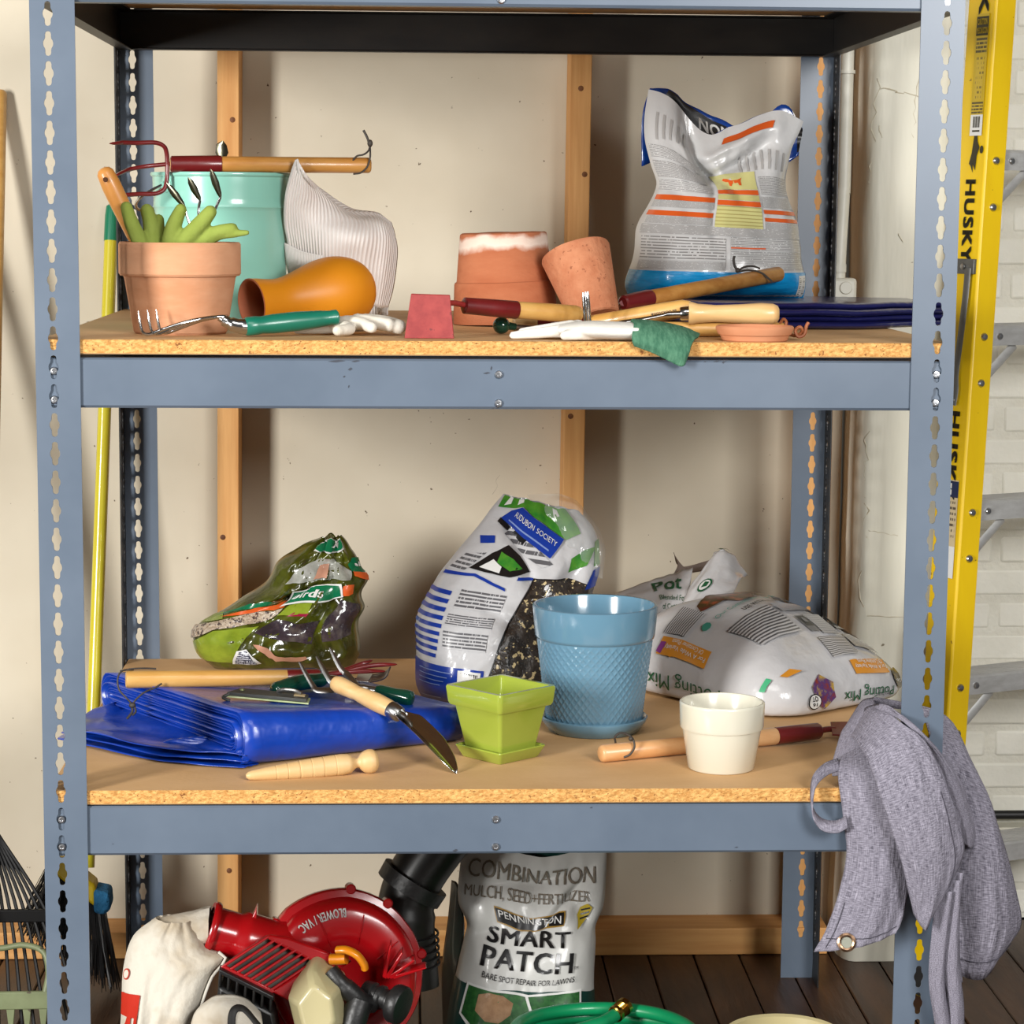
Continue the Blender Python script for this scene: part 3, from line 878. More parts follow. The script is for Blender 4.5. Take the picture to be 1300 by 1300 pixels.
HN = net([
    [(-0.2985, .450, 1.262), (-0.275, .445, 1.262), (-0.246, .440, 1.258), (-0.212, .450, 1.236), (-0.176, .475, 1.219), (-0.1575, .53, 1.216)],
    [(-0.3030, .412, 1.312), (-0.276, .412, 1.302), (-0.2455, .408, 1.296), (-0.208, .425, 1.292), (-0.168, .458, 1.272), (-0.1485, .535, 1.250)],
    [(-0.3075, .395, 1.344), (-0.2790, .402, 1.337), (-0.2455, .404, 1.331), (-0.2020, .416, 1.325), (-0.163, .460, 1.320), (-0.1430, .54, 1.300)],
    [(-0.3065, .380, 1.373), (-0.2800, .394, 1.365), (-0.2450, .428, 1.355), (-0.2020, .470, 1.347), (-0.167, .478, 1.344), (-0.1470, .55, 1.327)],
    [(-0.3010, .370, 1.402), (-0.2760, .382, 1.390), (-0.2500, .442, 1.378), (-0.2130, .51, 1.357), (-0.172, .52, 1.354), (-0.1500, .56, 1.338)],
    [(-0.2890, .356, 1.436), (-0.2760, .366, 1.414), (-0.2600, .432, 1.396), (-0.2240, .53, 1.366), (-0.176, .54, 1.360), (-0.1540, .57, 1.346)],
    [(-0.2865, .359, 1.424), (-0.270, .376, 1.404), (-0.2480, .50, 1.384), (-0.2080, .60, 1.360), (-0.168, .60, 1.350), (-0.1560, .62, 1.325)],
    [(-0.2840, .372, 1.404), (-0.262, .44, 1.376), (-0.2330, .60, 1.33), (-0.2030, .66, 1.30), (-0.170, .64, 1.28), (-0.1580, .64, 1.25)],
    [(-0.2820, .392, 1.380), (-0.258, .54, 1.29), (-0.2330, .66, 1.21), (-0.2030, .67, 1.198), (-0.170, .65, 1.198), (-0.1580, .64, 1.199)]])
def hat_s(u, v):
    p = HN(u, v)
    return p + V(0, -0.012 * exp(-((u - .55) / .10) ** 2 - ((v - .42) / .12) ** 2) + 0.010 * exp(-((u - .75) / .06) ** 2), 0) + V(.006, 0, 0)
g = G().grid(hat_s, 60, 60)
HT = Thing('sun_hat', 'crumpled white ribbed sun hat leaning on the mint bucket', 'hat', (-0.22, .52, UP))
part(HT, 'hat_body', g, hat_m, solid=0.0022, angle=180)
hem = [hat_s(0, j / 40) for j in range(40)]
part(HT, 'brim_binding', G().tube(hem, 0.0022, 8), M('white_binding', S_(236, 233, 229), rough=0.7))
und = net([[(-0.2990, .448, 1.262), (-0.275, .442, 1.263), (-0.246, .436, 1.263)], [(-0.3015, .415, 1.290), (-0.276, .406, 1.284), (-0.246, .402, 1.283)], [(-0.3040, .409, 1.316), (-0.276, .405, 1.3035), (-0.2455, .402, 1.297)]])
part(HT, 'brim_fold', G().grid(und, 16, 16), hat_m, solid=0.002, angle=180)

# ---- orange vase on its side
vase_out = M('matte_orange_glaze', S_(226, 140, 22), S_(230, 148, 30), scale=6, rough=0.42, spec=0.35)
vase_in = M('bare_clay_inside', S_(196, 112, 76), rough=0.8)
Mo, Bo = V(-0.3435, .262, UP + .0375), V(-0.1825, .378, UP + .0565)
VS = Thing('vase', 'matte orange vase lying on its side in front of the white hat', 'vase', (-0.25, .33, UP))
vp = [(0.0, .0355), (.02, .0338), (.05, .0312), (.075, .0305), (.10, .0330), (.13, .0400), (.16, .0475), (.19, .0510 )]
vp = [(.0365, 0.0), (.0350, .012), (.0325, .028), (.0312, .042), (.0325, .056), (.0372, .074), (.0440, .095), (.0500, .117), (.0528, .137), (.0520, .156), (.0478, .173), (.0405, .187), (.032, .1945), (.030, .195), (.0001, .1945)]
sm = catmull([V(r, z, 0) for r, z in vp], 4)
mm = axis_mat(Mo, Bo)
part(VS, 'vase_body', G().lathe([(max(p.x, .0001), p.y) for p in sm], 56, mm, cap=(False, True)), vase_out, angle=60)
inn = [(.0365, 0.0), (.0345, -.0008), (.0325, .002), (.030, .028), (.0286, .042), (.030, .056), (.0345, .074), (.0412, .095), (.047, .117), (.049, .14), (.04, .17), (.0001, .185)]
part(VS, 'vase_lining', G().lathe(inn, 56, mm, cap=(False, False)), vase_in, angle=60)

# ---- hand fork with green grip
FK = Thing('hand_fork', 'small chrome hand fork with a thick green grip before the clay pot', 'hand fork', (-0.33, .075, UP))
A, B = V(-0.340, .072, 1.2078), V(-0.2165, .118, 1.2195)
part(FK, 'grip', rod(A, B, [(0, .0112), (.02, .0128), (.12, .0128), (.17, .0118), (.3, .0132), (.55, .0135), (.8, .0115), (.92, .0098), (.94, .0104), (.985, .0104), (1, .0085)], 22), teal_grip)
part(FK, 'shank', G().tube(catmull([(-0.338, .073, 1.2078), (-0.352, .070, 1.2095), (-0.366, .072, 1.2150), (-0.374, .074, 1.2200)], 5), [.0108] * 4 + [.0098] * 4 + [.0078] * 4 + [.0050] * 4, 14), chrome)
for k, (dy, dx) in enumerate(((-.022, -.010), (0, 0), (.024, .009))):
    g = G()
    pts = [(-0.366 + .3 * dx, .073 + dy * .15, 1.2215), (-0.384 + .5 * dx, .073 + dy * .5, 1.2200), (-0.41 + .8 * dx, .070 + dy * .9, 1.2145), (-0.440 + dx, .066 + dy, 1.2040), (-0.455 + dx, .064 + dy, 1.1985), (-0.4635 + dx, .063 + dy, 1.2010), (-0.4665 + dx, .062 + dy, 1.2100), (-0.4695 + dx, .0615 + dy, 1.2300)]
    P = catmull(pts, 6)
    g.tube(P, [interp([(0, .0026), (.7, .0024), (.92, .0019), (1, .0006)], i / (len(P) - 1)) for i in range(len(P))], 9)
    part(FK, 'tine', g, chrome)

# ---- cream glove lying behind the fork
g = G()
fingers(g, [([(-0.272, .15, 1.203), (-0.24, .15, 1.206), (-0.205, .145, 1.208)], [.009, .012, .012]),
            ([(-0.215, .135, 1.206), (-0.200, .105, 1.204), (-0.216, .085, 1.2025)], [.0115, .0085, .0075]),
            ([(-0.205, .14, 1.210), (-0.184, .125, 1.210), (-0.170, .105, 1.206)], [.0115, .009, .008]),
            ([(-0.190, .15, 1.212), (-0.165, .135, 1.211), (-0.146, .125, 1.2085)], [.0115, .0098, .0098]),
            ([(-0.18, .16, 1.212), (-0.152, .150, 1.210), (-0.1325, .128, 1.206)], [.011, .0108, .0105]),
            ([(-0.24, .165, 1.206), (-0.18, .17, 1.209)], [.011, .012])])
single('garden_glove', g, white_cloth, 'cream cloth glove lying bare between the orange vase and the red hoe', 'glove', base=(-0.2, .13, UP), remesh=0.002, smit=5)

# ---- red hoe
HO = Thing('hand_hoe', 'hand hoe with a flat red blade standing on its edge before the clay pots', 'hoe', (-0.06, .09, UP))
bl = [(-0.1165, .077, 1.2530), (-0.0640, .077, 1.2515), (-0.0585, .060, UP + .0003), (-0.1255, .060, UP + .0003)]
part(HO, 'blade', G().prism(bl, (0.0004, 0.0028, 0.0006)), red_tool, bevel=0.0008, smooth=False)
part(HO, 'neck', G().tube(catmull([(-0.074, .080, 1.2375), (-0.062, .092, 1.2405), (-0.050, .108, 1.2385), (-0.040, .118, 1.2358)], 5), .0040, 10), red_tool)
part(HO, 'ferrule', rod((-0.0445, .117, 1.2362), (0.0305, .150, 1.2290), [(0, .009), (.02, .0115), (.5, .0122), (.98, .0128), (1, .012)], 18), red_dark)
part(HO, 'handle', rod((0.026, .148, 1.2295), (0.1225, .190, 1.2215), [(0, .0118), (.5, .0125), (.9, .0125), (.97, .0112), (1, .0075)], 18), wood_gold)

# ---- upturned old pot
stain = M('lime_stained_terracotta', S_(176, 102, 68), S_(192, 120, 84), scale=9, stretch=(1, 1, 2.5), rough=0.85, spec=0.2, bump=0.1, bscale=70)
nt = stain.node_tree; N = nt.nodes.new; Lk = nt.links.new
bs = nt.nodes['Principled BSDF']; src = bs.inputs['Base Color'].links[0].from_socket
tc = N('ShaderNodeTexCoord'); sp = N('ShaderNodeSeparateXYZ'); Lk(tc.outputs['Object'], sp.inputs[0])
nz = N('ShaderNodeTexNoise'); nz.inputs['Scale'].default_value = 26; nz.inputs['Detail'].default_value = 5; Lk(tc.outputs['Object'], nz.inputs['Vector'])
ma = N('ShaderNodeMath'); ma.operation = 'MULTIPLY_ADD'; ma.inputs[1].default_value = 0.030; Lk(nz.outputs['Fac'], ma.inputs[0]); Lk(sp.outputs[2], ma.inputs[2])
cr = N('ShaderNodeValToRGB'); e = cr.color_ramp.elements
mrr = N('ShaderNodeMapRange'); mrr.inputs['From Min'].default_value = 0.10; mrr.inputs['From Max'].default_value = 0.17; Lk(ma.outputs[0], mrr.inputs[0])
e[0].position = 0.32; e[0].color = (0, 0, 0, 1); e[1].position = 0.46; e[1].color = (.85, .85, .85, 1)
e2 = cr.color_ramp.elements.new(.60); e2.color = (.75, .75, .75, 1); e3 = cr.color_ramp.elements.new(.70); e3.color = (0, 0, 0, 1)
Lk(mrr.outputs[0], cr.inputs[0])
mx = N('ShaderNodeMix'); mx.data_type = 'RGBA'; Lk(cr.outputs[0], mx.inputs['Factor']); Lk(src, mx.inputs['A']); mx.inputs['B'].default_value = S_(222, 206, 192)
Lk(mx.outputs['Result'], bs.inputs['Base Color'])
UPT = Thing('flower_pot', 'upside-down terracotta pot with a white lime stain around its base', 'flower pot', (0.028, .462, UP))
UPT.o.rotation_euler = (radians(0), radians(-2.0), 0)
UPT.o.location.z = UP + .003
uprof = [(.0001, .1365), (.0625, .1365), (.0655, .1345), (.0665, .130), (.0722, .066), (.0728, .0635), (.0752, .0620), (.0762, .0595), (.0795, .004), (.0790, .0008), (.0730, .0), (.0725, .003), (.066, .062), (.058, .127), (.0001, .127)]
part(UPT, 'pot_body', G().lathe(uprof, 56, wob=0.0008), stain, local=True, angle=35)

# ---- small tilted pot
SPT = Thing('flower_pot', 'small rimless terracotta pot tilted against the stained upside-down pot', 'flower pot', (0.157, .36, UP))
a, b = V(0.157, .360, UP + .0145), V(0.1285, .402, UP + .111)
H = (b - a).length
sp_ = [(.0001, 0), (.034, 0), (.0365, .002), (.0525, H - .003), (.0515, H), (.0455, H), (.0445, H - .003), (.030, .008), (.0001, .008)]
part(SPT, 'pot_body', G().lathe(sp_, 48, axis_mat(a, b), wob=0.0006), M('speckled_terracotta', S_(186, 116, 82), S_(204, 138, 102), scale=30, rough=0.9, spec=0.15, bump=0.2, bscale=120, speck=S_(160, 100, 72), speck_scale=190, speck_at=0.66), angle=35)

# ---- bottle green ball handle and cork beside it
GB = Thing('weeding_knife', 'tool with a bottle green ball handle lying before the stained pot', 'hand tool', (0.02, .19, UP))
part(GB, 'ball_grip', G().ball((0.0105, .185, UP + .0125), .0122, 22), bottle_green)
part(GB, 'neck', rod((0.018, .188, UP + .012), (0.030, .193, UP + .010), [(0, .006), (1, .0052)]), bottle_green)
part(GB, 'shaft', rod((0.028, .192, UP + .010), (0.066, .211, UP + .007), [(0, .0042), (.8, .004), (1, .001)]), chrome_dull)
DW = Thing('hand_tool', 'short wooden handle with dark red ferrule lying behind the green ball grip', 'hand tool', (0.06, .235, UP))
part(DW, 'handle', rod((0.024, .222, UP + .0135), (0.062, .238, UP + .0135), ends(.0115, .04)), wood_pale)
part(DW, 'ferrule', rod((0.060, .237, UP + .0135), (0.125, .262, UP + .0135), [(0, .0118), (.1, .0124), (.95, .0118), (1, .009)]), red_dark)
part(DW, 'prong', rod((0.124, .262, UP + .013), (0.17, .28, UP + .006), [(0, .0042), (.8, .004), (1, .001)]), red_dark)

# ---- wooden handle printed with a name
BH = Thing('hand_rake', 'wooden tool handle with a printed name lying behind the white glove', 'hand tool', (0.2, .21, UP))
A, B = V(0.1285, .205, UP + .0128), V(0.2735, .1535, UP + .0405)
part(BH, 'handle', rod(A, B, [(0, .0095), (.03, .0118), (.4, .0122), (.75, .0130), (.93, .0125), (1, .009)], 20), wood_gold)
part(BH, 'ferrule', rod(A + V(-.040, .010, .003), A + V(.004, -.001, .0005), [(0, .0105), (.5, .0125), (1, .0128)], 18), red_dark)
part(BH, 'prong', G().tube(catmull([A + V(-.038, .010, .003), A + V(-.062, .004, .0105), A + V(-.084, .000, .0115)], 5), .0035, 8), red_dark)
ax_ = (B - A).normalized(); nn = V(0, -1, 0); nn = (nn - ax_ * nn.dot(ax_)).normalized(); uu = ax_.cross(nn)
def hs(u, v):
    a = v / .0131
    return A + ax_ * u + (nn * cos(a) - uu * sin(a)) * .01305
tg = G(); put_text(tg, lambda u, v: hs(u, v), 'Brookstone', (0.1375, .0015), (-1, 0), (0, -1), .0042, off=.0001, bold=.02, width=.036)
part(BH, 'printed_name', tg, black_ink, smooth=False)

# ---- chrome fork with varnished handle
CF = Thing('hand_fork', 'chrome hand fork with a varnished pale handle lying over the clay saucer', 'hand fork', (0.26, .125, UP))
part(CF, 'handle', rod((0.2675, .130, UP + .0330), (0.3915, .118, UP + .0335), [(0, .0155), (.03, .0162), (.10, .0135), (.3, .0118), (.55, .0130), (.8, .0150), (.93, .0142), (.98, .0115), (1, .007)], 22), wood_pale)
part(CF, 'ferrule', rod((0.2555, .131, UP + .0322), (0.2715, .130, UP + .0332), [(0, .0085), (.1, .0095), (.9, .0102), (1, .0098)], 18), chrome)
part(CF, 'rivet', G().ball((0.2635, .1208, UP + .0345), .0018, 8), chrome_dull)
part(CF, 'neck', G().tube(catmull([(0.257, .131, UP + .032), (0.235, .131, UP + .0305), (0.205, .130, UP + .0245), (0.170, .128, UP + .0195), (0.140, .125, UP + .0175)], 6), [(.0055, .0045)] * 6 + [(.0045, .0032)] * 12 + [(.009, .0026)] * 7, 12), chrome)
for dy, dx in ((-.02, -.0045), (0, .0005), (.02, .0048)):
    P = catmull([(0.150, .126 + dy * .3, UP + .018), (0.136 + dx, .125 + dy, UP + .0175), (0.1275 + dx, .124 + dy, UP + .0200), (0.1250 + dx, .123 + dy, UP + .040), (0.1232 + dx, .122 + dy, UP + .062)], 6)
    part(CF, 'tine', G().tube(P, [interp([(0, .0026), (.8, .0024), (.95, .0020), (1, .0012)], i / (len(P) - 1)) for i in range(len(P))], 9), chrome)
LH = Thing('hand_trowel', 'wooden tool handle with a tan leather cord lying behind the clay saucer', 'hand tool', (0.29, .115, UP))
part(LH, 'handle', rod((0.186, .140, UP + .0105), (0.406, .134, UP + .0108), ends(.0105, .22)), wood_gold)
cord_loop(LH, [(0.395, .130, UP + .020), (0.399, .126, UP + .026), (0.403, .126, UP + .021), (0.400, .124, UP + .012)], .0022, m=leather_m)
cord_loop(LH, [(0.390, .123, UP + .010), (0.400, .100, UP + .007), (0.409, .074, UP + .006), (0.4155, .068, UP + .012), (0.412, .066, UP + .018), (0.406, .067, UP + .013), (0.410, .066, UP + .005), (0.418, .066, UP + .008), (0.421, .067, UP + .019), (0.424, .068, UP + .024)], .0024, name='cord_curl', m=leather_m)

# ---- clay saucer
SC_ = G().lathe([(.0001, 0), (.0425, 0), (.0445, .0015), (.0468, .0078), (.0478, .0085), (.0492, .0088), (.0528, .0165), (.0528, .0185), (.0510, .0205), (.048, .0200), (.0465, .012), (.0435, .0045), (.0001, .0045)], 56, Matrix.Translation((0.348, .0505, UP)))
single('saucer', SC_, M('pale_terracotta', S_(205, 134, 94), S_(216, 148, 108), scale=10, rough=0.75, spec=0.25), 'shallow terracotta saucer at the front edge of the shelf', 'saucer', angle=30)

# ---- white glove with green cuff hanging over the edge
GW = Thing('garden_glove', 'white glove with a green knitted cuff drooping over the shelf edge', 'glove', (0.15, .04, UP))
g = G()
fingers(g, [([(0.021, .052, UP + .0055), (0.045, .052, UP + .008), (0.075, .05, UP + .011), (0.10, .045, UP + .013)], [.0055, .0072, .0085, .011]),
            ([(0.034, .070, UP + .009), (0.065, .068, UP + .012), (0.10, .055, UP + .016)], [.006, .0085, .011]),
            ([(0.048, .085, UP + .010), (0.08, .08, UP + .013), (0.11, .065, UP + .016)], [.006, .0085, .011]),
            ([(0.088, .018, UP + .0075), (0.115, .022, UP + .010), (0.14, .03, UP + .012)], [.0065, .009, .011])])
g.tube(catmull([(0.085, .052, UP + .013), (0.11, .045, UP + .0145), (0.14, .036, UP + .014), (0.165, .032, UP + .0135), (0.190, .030, UP + .013)], 4), [interp([(0, .022), (.4, .037), (.75, .036), (1, .033)], i / 16) for i in range(17)], 16, flat=0.34)
part(GW, 'hand', g, M('white_glove_cloth', S_(236, 232, 222), S_(244, 241, 233), scale=20, rough=0.8, bump=0.08, bscale=120), remesh=0.002, smit=5)
cf = net([[(0.178, .070, UP + .010), (0.205, .072, UP + .014), (0.235, .074, UP + .012), (0.258, .060, UP + .012), (0.272, .044, UP + .008)],
          [(0.180, .045, UP + .026), (0.205, .046, UP + .025), (0.232, .044, UP + .021), (0.254, .036, UP + .015), (0.270, .034, UP + .006)],
          [(0.180, .012, UP + .022), (0.203, .012, UP + .020), (0.228, .008, UP + .014), (0.250, .004, UP + .006), (0.262, .010, UP + .004)],
          [(0.176, -.006, UP + .006), (0.200, -.010, UP + .001), (0.224, -.012, UP - .006), (0.244, -.013, UP - .012), (0.254, -.008, UP - .006)],
          [(0.180, -.004, UP - .004), (0.204, -.008, UP - .013), (0.226, -.011, UP - .024), (0.242, -.012, UP - .031), (0.247, -.009, UP - .022)]])
part(GW, 'cuff', G().grid(cf, 28, 28), green_knit, solid=0.005, angle=180)

# ---- wooden handle with red ferrule leaning on the dark tarp
NH = Thing('long_handled_weeder', 'wooden tool handle with dark cord leaning up before the printed bag', 'hand tool', (0.3, .36, UP))
A, B = V(.2435, .460, 1.2345), V(.4778, .667, 1.2678)
part(NH, 'handle', rod(A, B, ends(.0122, .31)), wood_amber)
A0 = A - (B - A).normalized() * .055
part(NH, 'ferrule', rod(A0, A + (B - A) * .02, [(0, .009), (.04, .0118), (.9, .0134), (1, .0128)], 18), red_dark)
part(NH, 'tang', G().tube(catmull([A0, A0 + V(-.004, .018, -.006), A0 + V(-.006, .032, -.016), A0 + V(-.008, .044, -.0335)], 5), .0045, 10), red_dark)
q = A.lerp(B, .84); d = (B - A).normalized()
cord_loop(NH, [q + V(-.035, -.004, .009), q + V(-.02, -.012, .012), q + V(0, -.0138, .008), q + V(.012, -.0145, -.001), q + V(.018, -.0135, -.006)], .0016)
cord_loop(NH, [q + V(-.036, -.004, .010), q + V(-.026, -.006, .0165), q + V(-.012, -.004, .018), q + V(.0, -.002, .0145)], .0016)
cord_loop(NH, [q + V(-.036, -.004, .011), q + V(-.041, -.004, .018), q + V(-.043, -.004, .028), q + V(-.0415, -.004, .034)], .0021)
part(NH, 'cord_knot', G().ball(q + V(-.036, -.004, .011), .0042, 10), cord_m)

# ---------------------------------------------------------------- soft printed bags
def make_bag(Lt, Rt, ytab, ttab, seed, wr=0.004, top=None, crease=(), ridge=0.0):
    """flexible pillow bag standing up: left and right outline tables (v -> x, z), centre depth and half thickness"""
    lx = [(v, x) for v, x, z in Lt]; lz = [(v, z) for v, x, z in Lt]
    rx = [(v, x) for v, x, z in Rt]; rz = [(v, z) for v, x, z in Rt]
    def base(u, v):
        u = min(max(u, 0.0), 1.0); v = min(max(v, 0.0), 1.0)
        x = lerp(cinterp(lx, v), cinterp(rx, v), u); z = lerp(cinterp(lz, v), cinterp(rz, v), u)
        if top: z += top(u) * sst(.55, 1.0, v)
        sh = max(0.0, 1 - abs(2 * u - 1) ** 3.2) ** 0.62
        ev = max(0.0, 1 - max(0, (0.10 - v) / 0.10) ** 2) ** 0.5
        t = cinterp(ttab, v) * sh * (0.25 + 0.75 * ev)
        w = noise.noise(V(u * 5, v * 6, seed)) * wr + noise.noise(V(u * 13, v * 11, seed + 3)) * wr * .45
        if ridge:      # sharp crumples of stiff film
            for fq, am in ((3.2, 1.0), (6.5, .55), (11.0, .25)):
                w += ridge * am * (0.45 - 2.2 * abs(noise.noise(V(u * fq * 1.3 + seed, v * fq, seed * 1.7 + fq))))
            x += ridge * .9 * noise.noise(V(v * 9, 1.5 + 3 * round(u), seed)) * abs(2 * u - 1)
            z += ridge * .9 * noise.noise(V(u * 8, 7.5, seed)) * sst(.7, 1, v)
        w *= min(1, 4 * u, 4 * (1 - u)) if 0 < u < 1 else 0
        c = 0.0
        for (cu, cv, su, sv, ang, dep) in crease:
            du, dv = u - cu, v - cv
            a = du * cos(ang) + dv * sin(ang); b = -du * sin(ang) + dv * cos(ang)
            c += dep * exp(-(a / su) ** 2 - (b / sv) ** 2)
        return x, cinterp(ytab, v), z, t, w, c
    def F(u, v):
        x, y, z, t, w, c = base(u, v)
        return V(x, y - t - w + c * min(1, 5 * min(max(u, 0), 1), 5 * (1 - min(max(u, 0), 1))), z)
    def Bk(u, v):
        x, y, z, t, w, c = base(u, v)
        return V(x, y + t * .8 + w, z)
    return F, Bk
def bag_body(T, F, Bk, mats, nu=44, nv=48, name='bag_skin'):
    g = G()
    g.grid(F, nu, nv, 0)
    g.grid(lambda u, v: Bk(1 - u, v), nu, nv, 1 if len(mats) > 1 else 0)
    g.grid(lambda u, v: F(u, 0).lerp(Bk(u, 0), 1 - v), nu, 2, 0)
    return part(T, name, g, mats, angle=70, merge=False)

film_white = M('glossy_white_film', S_(214, 214, 214), rough=0.28, coat=0.5, bump=0.25, bscale=24)
film_blue = M('glossy_blue_film', S_(18, 66, 150), rough=0.25, coat=0.5, bump=0.2, bscale=24)
ink_cyan = M('cyan_print', S_(24, 168, 236), S_(16, 148, 216), scale=30, stretch=(1, 1, 6), rough=0.25, coat=0.5, bump=0.15, bscale=40)
ink_orange = M('orange_print', S_(226, 98, 40), rough=0.3, coat=0.4)
ink_white = M('white_print', S_(235, 235, 232), rough=0.35, coat=0.3)
ink_black = M('black_print', S_(24, 24, 26), rough=0.3, coat=0.4)
ink_grey = M('grey_print', S_(120, 120, 122), rough=0.35, coat=0.3)
ink_light = M('light_grey_print', S_(180, 178, 176), rough=0.35, coat=0.3)
ink_cream = M('cream_green_print', S_(214, 210, 142), rough=0.35, coat=0.3)
ink_blue = M('blue_print', S_(20, 58, 158), rough=0.28, coat=0.4)
ink_red = M('red_print', S_(205, 52, 34), rough=0.3, coat=0.4)
fp_small = fine_print('small_grey_print', S_(212, 212, 212), S_(150, 149, 148), 13, .45, 34, .62)
fp_large = fine_print('grey_print_lines', S_(214, 214, 214), S_(140, 139, 138), 8, .6, 26, .6)
fp_cream = fine_print('print_on_cream', S_(214, 210, 142), S_(178, 168, 104), 6, .7, 20, .8)

# ---- bag of litter at the back of the upper shelf
Lt = [(0, .2405, 1.2265), (.06, .2370, 1.243), (.22, .2480, 1.29), (.45, .262, 1.352), (.62, .2905, 1.407), (.74, .278, 1.447), (.88, .2690, 1.51), (1, .2760, 1.566)]
Rt = [(0, .5310, 1.2265), (.06, .5335, 1.243), (.22, .5310, 1.285), (.45, .524, 1.340), (.62, .5085, 1.393), (.74, .5085, 1.430), (.88, .5170, 1.470), (1, .5345, 1.512)]
Fg, Bg = make_bag(Lt, Rt, [(0, .755), (.3, .77), (.7, .80), (1, .82)], [(0, .075), (.15, .095), (.4, .085), (.65, .055), (.85, .028), (1, .012)], 2.3, .005, ridge=.004,
                  top=lambda u: -0.052 * exp(-((u - .38) / .17) ** 2) + 0.014 * exp(-((u - .86) / .12) ** 2) - .012 * exp(-((u - .60) / .12) ** 2),
                  crease=((.40, .80, .22, .035, 2.3, .030), (.66, .80, .24, .04, .25, .030), (.40, .70, .05, .10, 0, .020), (.42, .50, .035, .20, .1, .010), (.95, .62, .12, .03, .5, .02), (.1, .62, .10, .03, -.5, .016), (.55, .90, .3, .03, .1, -.012)))
LB = Thing('litter_bag', 'tall white printed plastic bag with blue base and slumped open top', 'bag', (.385, .78, UP + .033))
bag_body(LB, Fg, Bg, [film_white, film_blue], 72, 72)
g = G()
put_patch(g, Fg, quad(.003, 0.0, .997, .155), 0)
for (a, b, c, d, m) in ((.03, .165, .50, .21, 1), (.03, .215, .50, .36, 2), (.53, .165, .97, .28, 1), (.53, .285, .97, .37, 2), (.02, .375, .98, .43, 1), (.03, .435, .42, .475, 1), (.02, .52, .42, .555, 1), (.02, .60, .40, .66, 2), (.02, .67, .38, .75, 1), (.02, .76, .36, .81, 2), (.75, .43, .98, .47, 1), (.75, .545, .98, .60, 1), (.76, .61, .98, .70, 1)):
    put_patch(g, Fg, quad(a, b, c, d), m)
put_patch(g, Fg, [(.44, .43), (.735, .43), (.735, .545), (.44, .545)], 3)
put_patch(g, Fg, [(.44, .575), (.735, .575), (.735, .605), (.44, .605)], 3)
put_patch(g, Fg, [(.44, .635), (.735, .635), (.735, .73), (.44, .75)], 4)
for (a, b, c, d) in ((.44, .547, .735, .572), (.44, .607, .735, .632), (.02, .555, .42, .580), (.02, .478, .42, .503), (.75, .475, .98, .495), (.75, .515, .98, .535), (.53, .298, .74, .308), (.50, .925, .83, .955)):
    put_patch(g, Fg, quad(a, b, c, d), 5, off=.0006)
for k in range(5):
    put_patch(g, Fg, quad(.07 + .045 * k, .83 + .01 * k, .085 + .045 * k, .93), 6)
for k in range(7):
    put_patch(g, Fg, quad(.64 + .05 * k, .735, .655 + .05 * k, .83), 6)
# small fox-like mark and bar code
put_patch(g, Fg, [(.50, .70), (.52, .694), (.535, .675), (.54, .66), (.555, .66), (.56, .675), (.60, .678), (.605, .66), (.62, .66), (.625, .69), (.64, .705), (.60, .696), (.56, .696), (.535, .71), (.515, .715)], 5, off=.0007, step=.05)
put_patch(g, Fg, quad(.935, .02, .985, .135), 7, off=.0006)
for k in range(9): put_patch(g, Fg, quad(.94, .026 + k * .0115, .98, .026 + k * .0115 + (.003 if k % 3 else .006)), 8, off=.0009, step=.1)
part(LB, 'printing', g, [ink_cyan, fp_small, fp_large, fp_cream, ink_cream, ink_orange, ink_light, ink_white, ink_black], angle=180)
# far sheet of the mouth standing above the near one
mt = net([[(.268, .83, 1.44), (.30, .835, 1.45), (.345, .835, 1.44), (.40, .83, 1.43), (.45, .83, 1.43), (.50, .83, 1.44), (.530, .83, 1.46)],
          [(.268, .835, 1.52), (.305, .845, 1.525), (.345, .845, 1.50), (.40, .84, 1.475), (.45, .835, 1.475), (.50, .84, 1.49), (.5355, .835, 1.49)],
          [(.281, .84, 1.569), (.315, .85, 1.568), (.345, .85, 1.545), (.395, .845, 1.522), (.45, .84, 1.503), (.505, .845, 1.545), (.5385, .84, 1.505)]])
def mt2(u, v): return mt(u, v) + V(0, .003 * noise.noise(V(u * 9, v * 5, 1.7)), .002 * noise.noise(V(u * 14, 3, 2)))
part(LB, 'back_sheet', G().grid(mt2, 40, 16), film_blue, solid=.001, angle=180)
g = G()
put_patch(g, mt2, [(.12, .55), (.30, .60), (.62, .62), (.62, .86), (.34, .97), (.16, .98)], 0)
put_patch(g, mt2, [(.80, .55), (.94, .50), (.97, .75), (.86, .80)], 1)
put_patch(g, mt2, [(.30, .52), (.42, .50), (.42, .58), (.30, .60)], 2)
put_patch(g, mt2, [(.36, .42), (.50, .42), (.50, .50), (.36, .50)], 1)
put_patch(g, mt2, [(.985, .1), (1.0, .1), (1.0, 1.0), (.90, 1.0), (.95, .9)], 0)
put_text(g, mt2, 'NON', (.56, .86), (-1, -.12), (0, -1), .20, 3, off=.0009, bold=.03, width=.16)
part(LB, 'back_printing', g, [ink_black, ink_red, ink_cyan, ink_white], angle=180)

